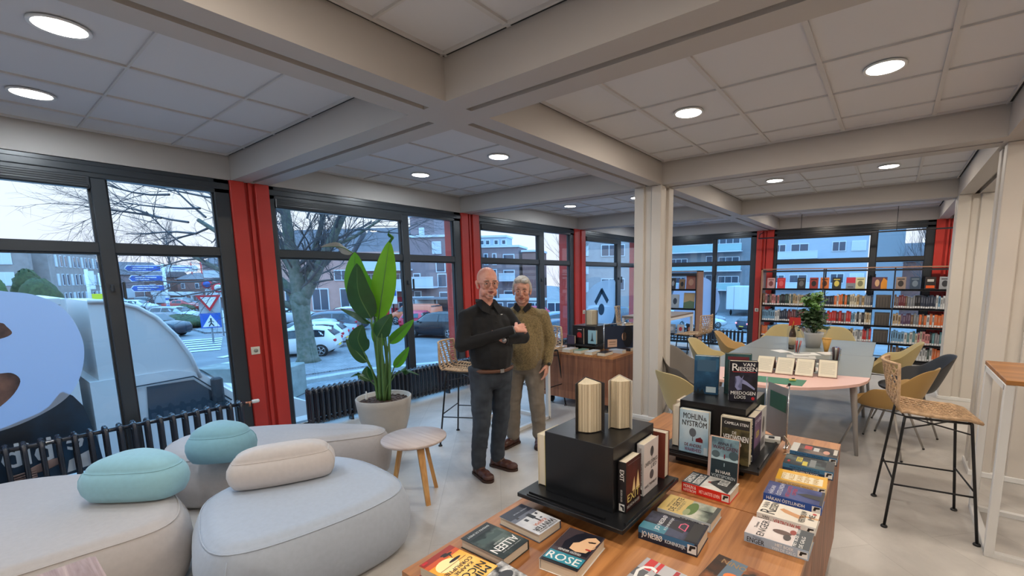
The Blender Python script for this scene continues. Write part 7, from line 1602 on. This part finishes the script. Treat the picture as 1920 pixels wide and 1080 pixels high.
# ------------------------------------------------------------------ man in black
def man_black():
    bx, by = -2.70, 2.63; t = person('bald person in glasses, black polo and dark jeans standing with arms crossed beside the plant', bx, by)
    Fw = Vector((cos(radians(-14)), sin(radians(-14)), 0)); Lf = Vector((-Fw.y, Fw.x, 0)); U = Vector((0, 0, 1))
    def W(f_, l, z): return Fw*f_+Lf*l+U*z
    hc = W(-.005, -.005, 1.652); neck = W(-.045, 0, 1.50)
    AR, AL = Vector((-.085, -.10, .09)), Vector((-.075, .12, .09))
    HR, HL = W(0, -.095, .92), W(0, .095, .92); KR, KL = Vector((-.02, -.11, .49)), Vector((-.0, .10, .49))
    SR, SL = W(-.05, -.190, 1.40), W(-.05, .190, 1.40); ER, EL = W(.03, -.280, 1.165), W(.10, .275, 1.19)
    WR, WL = W(.265, -.03, 1.19), W(.175, .03, 1.195)
    WR2 = W(.235, .10, 1.285)
    b = MB(); M = head(b, hc, radians(-27), radians(3), 1.07, 0, 1.0, 1.05)
    chain(b, [hc+Vector((-.02, 0, -.06)), neck, W(-.045, 0, 1.40)], [.056, .058, .055])
    chain(b, [W(-.045, 0, 1.34), W(.0, 0, 1.2), W(.03, 0, 1.02), W(0, 0, .93)], [.08, .11, .12, .11])
    for S_, E_, W_ in ((SR, ER, WR2), (SL, EL, WL)): chain(b, [S_, E_, W_], [.048, .038, .026])
    for H_, K_, A_ in ((HR, KR, AR), (HL, KL, AL)): chain(b, [H_, K_, A_], [.075, .052, .036])
    hand(b, WR2, W(-.10, .95, .05), W(-.75, .0, -.5), -1, .75, 1.0)
    hand(b, WL, W(-.48, -.88, -.02), W(-.7, .3, .35), 1, .25, 1.0)
    remesh(b, 'body', SKIN1, t, .0042, 2)
    face(t, M, SKIN1, glasses=True)
    st = MB()
    for (p, r) in (((.080, 0, -.0465), (.0185, .028, .0075)), ((.073, 0, -.083), (.0195, .024, .014))): st.ball((0, 0, 0), r, None, M @ Matrix.Translation(p), 16, 10)
    remesh(st, 'stubble', STUB, t, .004, 1)
    # polo
    s = MB(); chain(s, [W(-.03, 0, 1.33), W(.01, 0, 1.2), W(.045, 0, 1.08), W(.03, 0, .985)], [.128, .146, .162, .152], (1, 1.0))
    for sy in (-1, 1):
        chain(s, [W(-.045, sy*.035, 1.455), W(-.05, sy*.10, 1.415), W(-.05, sy*.180, 1.385)], [.062, .068, .062]); chain(s, [W(-.03, sy*.085, 1.30), W(.01, sy*.08, 1.1), W(.02, sy*.06, .98)], [.118, .115, .115])
    cap(s, W(-.04, 0, 1.39), W(-.05, 0, 1.445), .085, .066)
    chain(s, [SR-U*.01, ER], [.062, .055]); chain(s, [SL-U*.01, EL], [.062, .055])
    chain(s, [ER, WR2-(WR2-ER).normalized()*.035], [.053, .040]); chain(s, [EL, WL-(WL-EL).normalized()*.03], [.053, .039])
    s.v = [(v[0], v[1], max(v[2], .945)) for v in s.v]
    remesh(s, 'polo_shirt', SHIRT, t, .008, 4, fold(3, .006, 7, 12))
    col = MB()
    for sy in (-1, 1): col.add([W(.0, sy*.062, 1.522), W(.038, sy*.022, 1.472), W(.082, sy*.045, 1.405), W(.058, sy*.098, 1.435), W(-.045, sy*.098, 1.498), W(-.085, sy*.075, 1.525)], [(0, 1, 2, 3), (0, 3, 4, 5)], SHIRT, False)
    col.tube([W(-.10, -.045, 1.50), W(-.115, 0, 1.505), W(-.10, .045, 1.50)], .022, 6, SHIRT)
    co_ = col.build('collar', None, t); addmod(co_, 'SOLIDIFY', thickness=.006); bake(co_)
    pk = MB()
    for i in range(3): pk.ball(W(.098+.016*i, .0, 1.395-.055*i), .005, BLACKM, nu=8, nv=6)
    pk.build('buttons', None, t)
    MB().box((0, 0, 0), (.003, .016, .006), mat('tiny_badge', (214, 214, 214), .4), Matrix.Translation(W(.088, .066, 1.40)) @ Matrix.Rotation(radians(-14), 4, 'Z')).build('badge', None, t)
    j = MB()
    cap(j, W(.01, -.03, .90), W(.01, .03, .90), .140, .140)
    for H_, K_, A_ in ((HR, KR, AR), (HL, KL, AL)):
        cap(j, H_+U*.03, H_-U*.06, .112, .102); chain(j, [H_-U*.05, K_, A_+U*.10, A_+U*.015], [.100, .076, .064, .062])
    j.v = [(v[0], v[1], max(min(v[2], .972), .03)) for v in j.v]
    remesh(j, 'jeans', JEANS, t, .008, 4, fold(9, .007, 8, 14))
    bl = MB(); ring = [W(.150*cos(a)+.012, .176*sin(a), .950-.006*cos(a)) for a in [i*2*pi/40 for i in range(40)]]
    bl.tube(ring, .017, 6, BELT, closed=True, flat=1.0); bl.build('belt', None, t)
    MB().box((0, 0, 0), (.006, .034, .03), STEEL, Matrix.Translation(W(.178, 0, .945)) @ Matrix.Rotation(radians(-14), 4, 'Z')).build('belt_buckle', None, t)
    shoe(t, AR, radians(-14)); shoe(t, AL, radians(8))
    d = (WL-EL).normalized(); q = WL-d*.005; o_ = d.orthogonal().normalized(); e_ = d.cross(o_)
    MB().tube([q+(o_*cos(a)+e_*sin(a))*.031 for a in [i*2*pi/20 for i in range(20)]], .0075, 6, BLACKM, closed=True).cyl(q+Vector((.6, -.75, .1)).normalized()*.030, q+Vector((.6, -.75, .1)).normalized()*.042, .019, 16, STEEL).build('wristwatch', None, t)
    d = (WR2-ER).normalized(); q = WR2-d*.012; o_ = d.orthogonal().normalized(); e_ = d.cross(o_); br = MB()
    for k in range(3): br.tube([q-d*.011*k+(o_*cos(a)+e_*sin(a))*.032 for a in [i*2*pi/20 for i in range(20)]], .0028, 5, STEEL if k != 1 else BELT, closed=True)
    br.build('bracelets', None, t)
# ------------------------------------------------------------------ man in sweater
def man_sweater():
    bx, by = -2.93, 3.32; t = person('white haired person in an olive sweater and taupe trousers holding a flute glass', bx, by)
    yw = radians(-58); Fw = Vector((cos(yw), sin(yw), 0)); Lf = Vector((-Fw.y, Fw.x, 0)); U = Vector((0, 0, 1))
    def W(f_, l, z): return Fw*f_+Lf*l+U*z
    hc = W(.05, 0, 1.572); neck = W(.01, 0, 1.43)
    AR, AL = W(.02, -.13, .09), W(-.02, .13, .09); HR, HL = W(0, -.09, .87), W(0, .09, .87); KR, KL = W(.03, -.125, .46), W(.02, .12, .46)
    SR, SL = W(-.01, -.185, 1.32), W(-.01, .185, 1.32); ER, EL = W(-.02, -.262, 1.08), W(-.03, .258, 1.07); WR, WL = W(.20, -.19, 1.0), W(.06, .235, .85)
    b = MB(); M = head(b, hc, radians(-52), radians(6), 1.04, 0, 1.03, 1.08)
    chain(b, [hc+Vector((-.01, 0, -.06)), neck, W(0, 0, 1.33)], [.058, .060, .055]); chain(b, [W(0, 0, 1.28), W(.02, 0, 1.12), W(0, 0, .9)], [.08, .11, .11])
    for S_, E_, W_ in ((SR, ER, WR), (SL, EL, WL)): chain(b, [S_, E_, W_], [.046, .038, .027])
    for H_, K_, A_ in ((HR, KR, AR), (HL, KL, AL)): chain(b, [H_, K_, A_], [.075, .052, .036])
    hand(b, WR, W(.75, .45, .1), W(.1, .6, -.5), 1, .9, 1.0); hand(b, WL, W(.15, -.12, -.95), W(-.2, -.9, 0), 1, .4, 1.0)
    remesh(b, 'body', SKIN2, t, .0042, 2)
    face(t, M, SKIN2, brow_m=mat('dark_grey_brow', (104, 92, 84), .8))
    h = MB()
    for (p, r) in (((-.022, 0, .064), (.094, .080, .078)), ((-.055, 0, .01), (.062, .078, .075)), ((.03, -.02, .100), (.052, .050, .030)), ((.045, .03, .095), (.042, .036, .024)), ((-.02, -.074, .03), (.045, .018, .045)), ((-.02, .074, .03), (.045, .018, .045))):
        h.ball((0, 0, 0), r, None, M @ Matrix.Translation(p), 20, 14)
    ho = remesh(h, 'hair', HAIRW, t, .005, 2, fold(5, .004, 40, 30))
    s = MB(); chain(s, [W(.005, 0, 1.25), W(.04, 0, 1.12), W(.06, 0, .99), W(.03, 0, .89)], [.135, .158, .172, .158])
    for sy in (-1, 1): chain(s, [W(.0, sy*.035, 1.375), W(-.01, sy*.10, 1.335), W(-.01, sy*.18, 1.305)], [.064, .074, .068]); chain(s, [W(0, sy*.08, 1.23), W(.03, sy*.08, 1.02), W(.02, sy*.07, .90)], [.125, .122, .118])
    cap(s, W(.01, 0, 1.33), W(.01, 0, 1.405), .092, .068)
    chain(s, [SR, ER, WR-(WR-ER).normalized()*.03], [.073, .062, .045]); chain(s, [SL, EL, WL-(WL-EL).normalized()*.02], [.073, .062, .046])
    s.v = [(v[0], v[1], max(v[2], .80)) for v in s.v]
    remesh(s, 'sweater', SWEAT, t, .008, 4, fold(14, .007, 6, 9))
    c_ = MB()
    for sy in (-1, 1): c_.add([W(.05, sy*.055, 1.455), W(.09, sy*.008, 1.40), W(.105, sy*.035, 1.365), W(.07, sy*.085, 1.405), W(-.02, sy*.085, 1.45)], [(0, 1, 2, 3), (0, 3, 4)], SHIRT)
    o = c_.build('shirt_collar', None, t); addmod(o, 'SOLIDIFY', thickness=.008); bake(o)
    j = MB(); cap(j, W(0, -.03, .86), W(0, .03, .86), .14, .14)
    for H_, K_, A_ in ((HR, KR, AR), (HL, KL, AL)): cap(j, H_+U*.02, H_-U*.06, .116, .108); chain(j, [H_-U*.05, K_, A_+U*.10, A_+U*.02], [.104, .082, .070, .068])
    j.v = [(v[0], v[1], max(v[2], .03)) for v in j.v]
    remesh(j, 'trousers', CHINO, t, .008, 4, fold(19, .008, 7, 14))
    shoe(t, AR, radians(-92)); shoe(t, AL, radians(-50))
    d = (WL-EL).normalized(); q = WL-d*.01; o_ = d.orthogonal().normalized(); e_ = d.cross(o_)
    MB().tube([q+(o_*cos(a)+e_*sin(a))*.033 for a in [i*2*pi/20 for i in range(20)]], .008, 6, BLACKM, closed=True).ball(q+W(.03, .02, .0), (.018, .018, .016), BLACKM).build('wristwatch', None, t)
    g = WR+W(.095, .05, -.02)
    tag(MB().lathe([(0, -.125), (.030, -.124), (.004, -.115), (.0035, -.03), (.012, -.01), (.022, .03), (.024, .08), (.021, .13), (.020, .13), (.022, .08), (.019, .03), (.008, -.005), (0, -.01)], 20, glassmat('clear_glass', (240, 246, 250), 3.0)).build('champagne_flute', None, None, (bx+g.x, by+g.y, g.z)), 'champagne flute held by the white haired person in the olive sweater', 'glass')
man_black(); man_sweater()
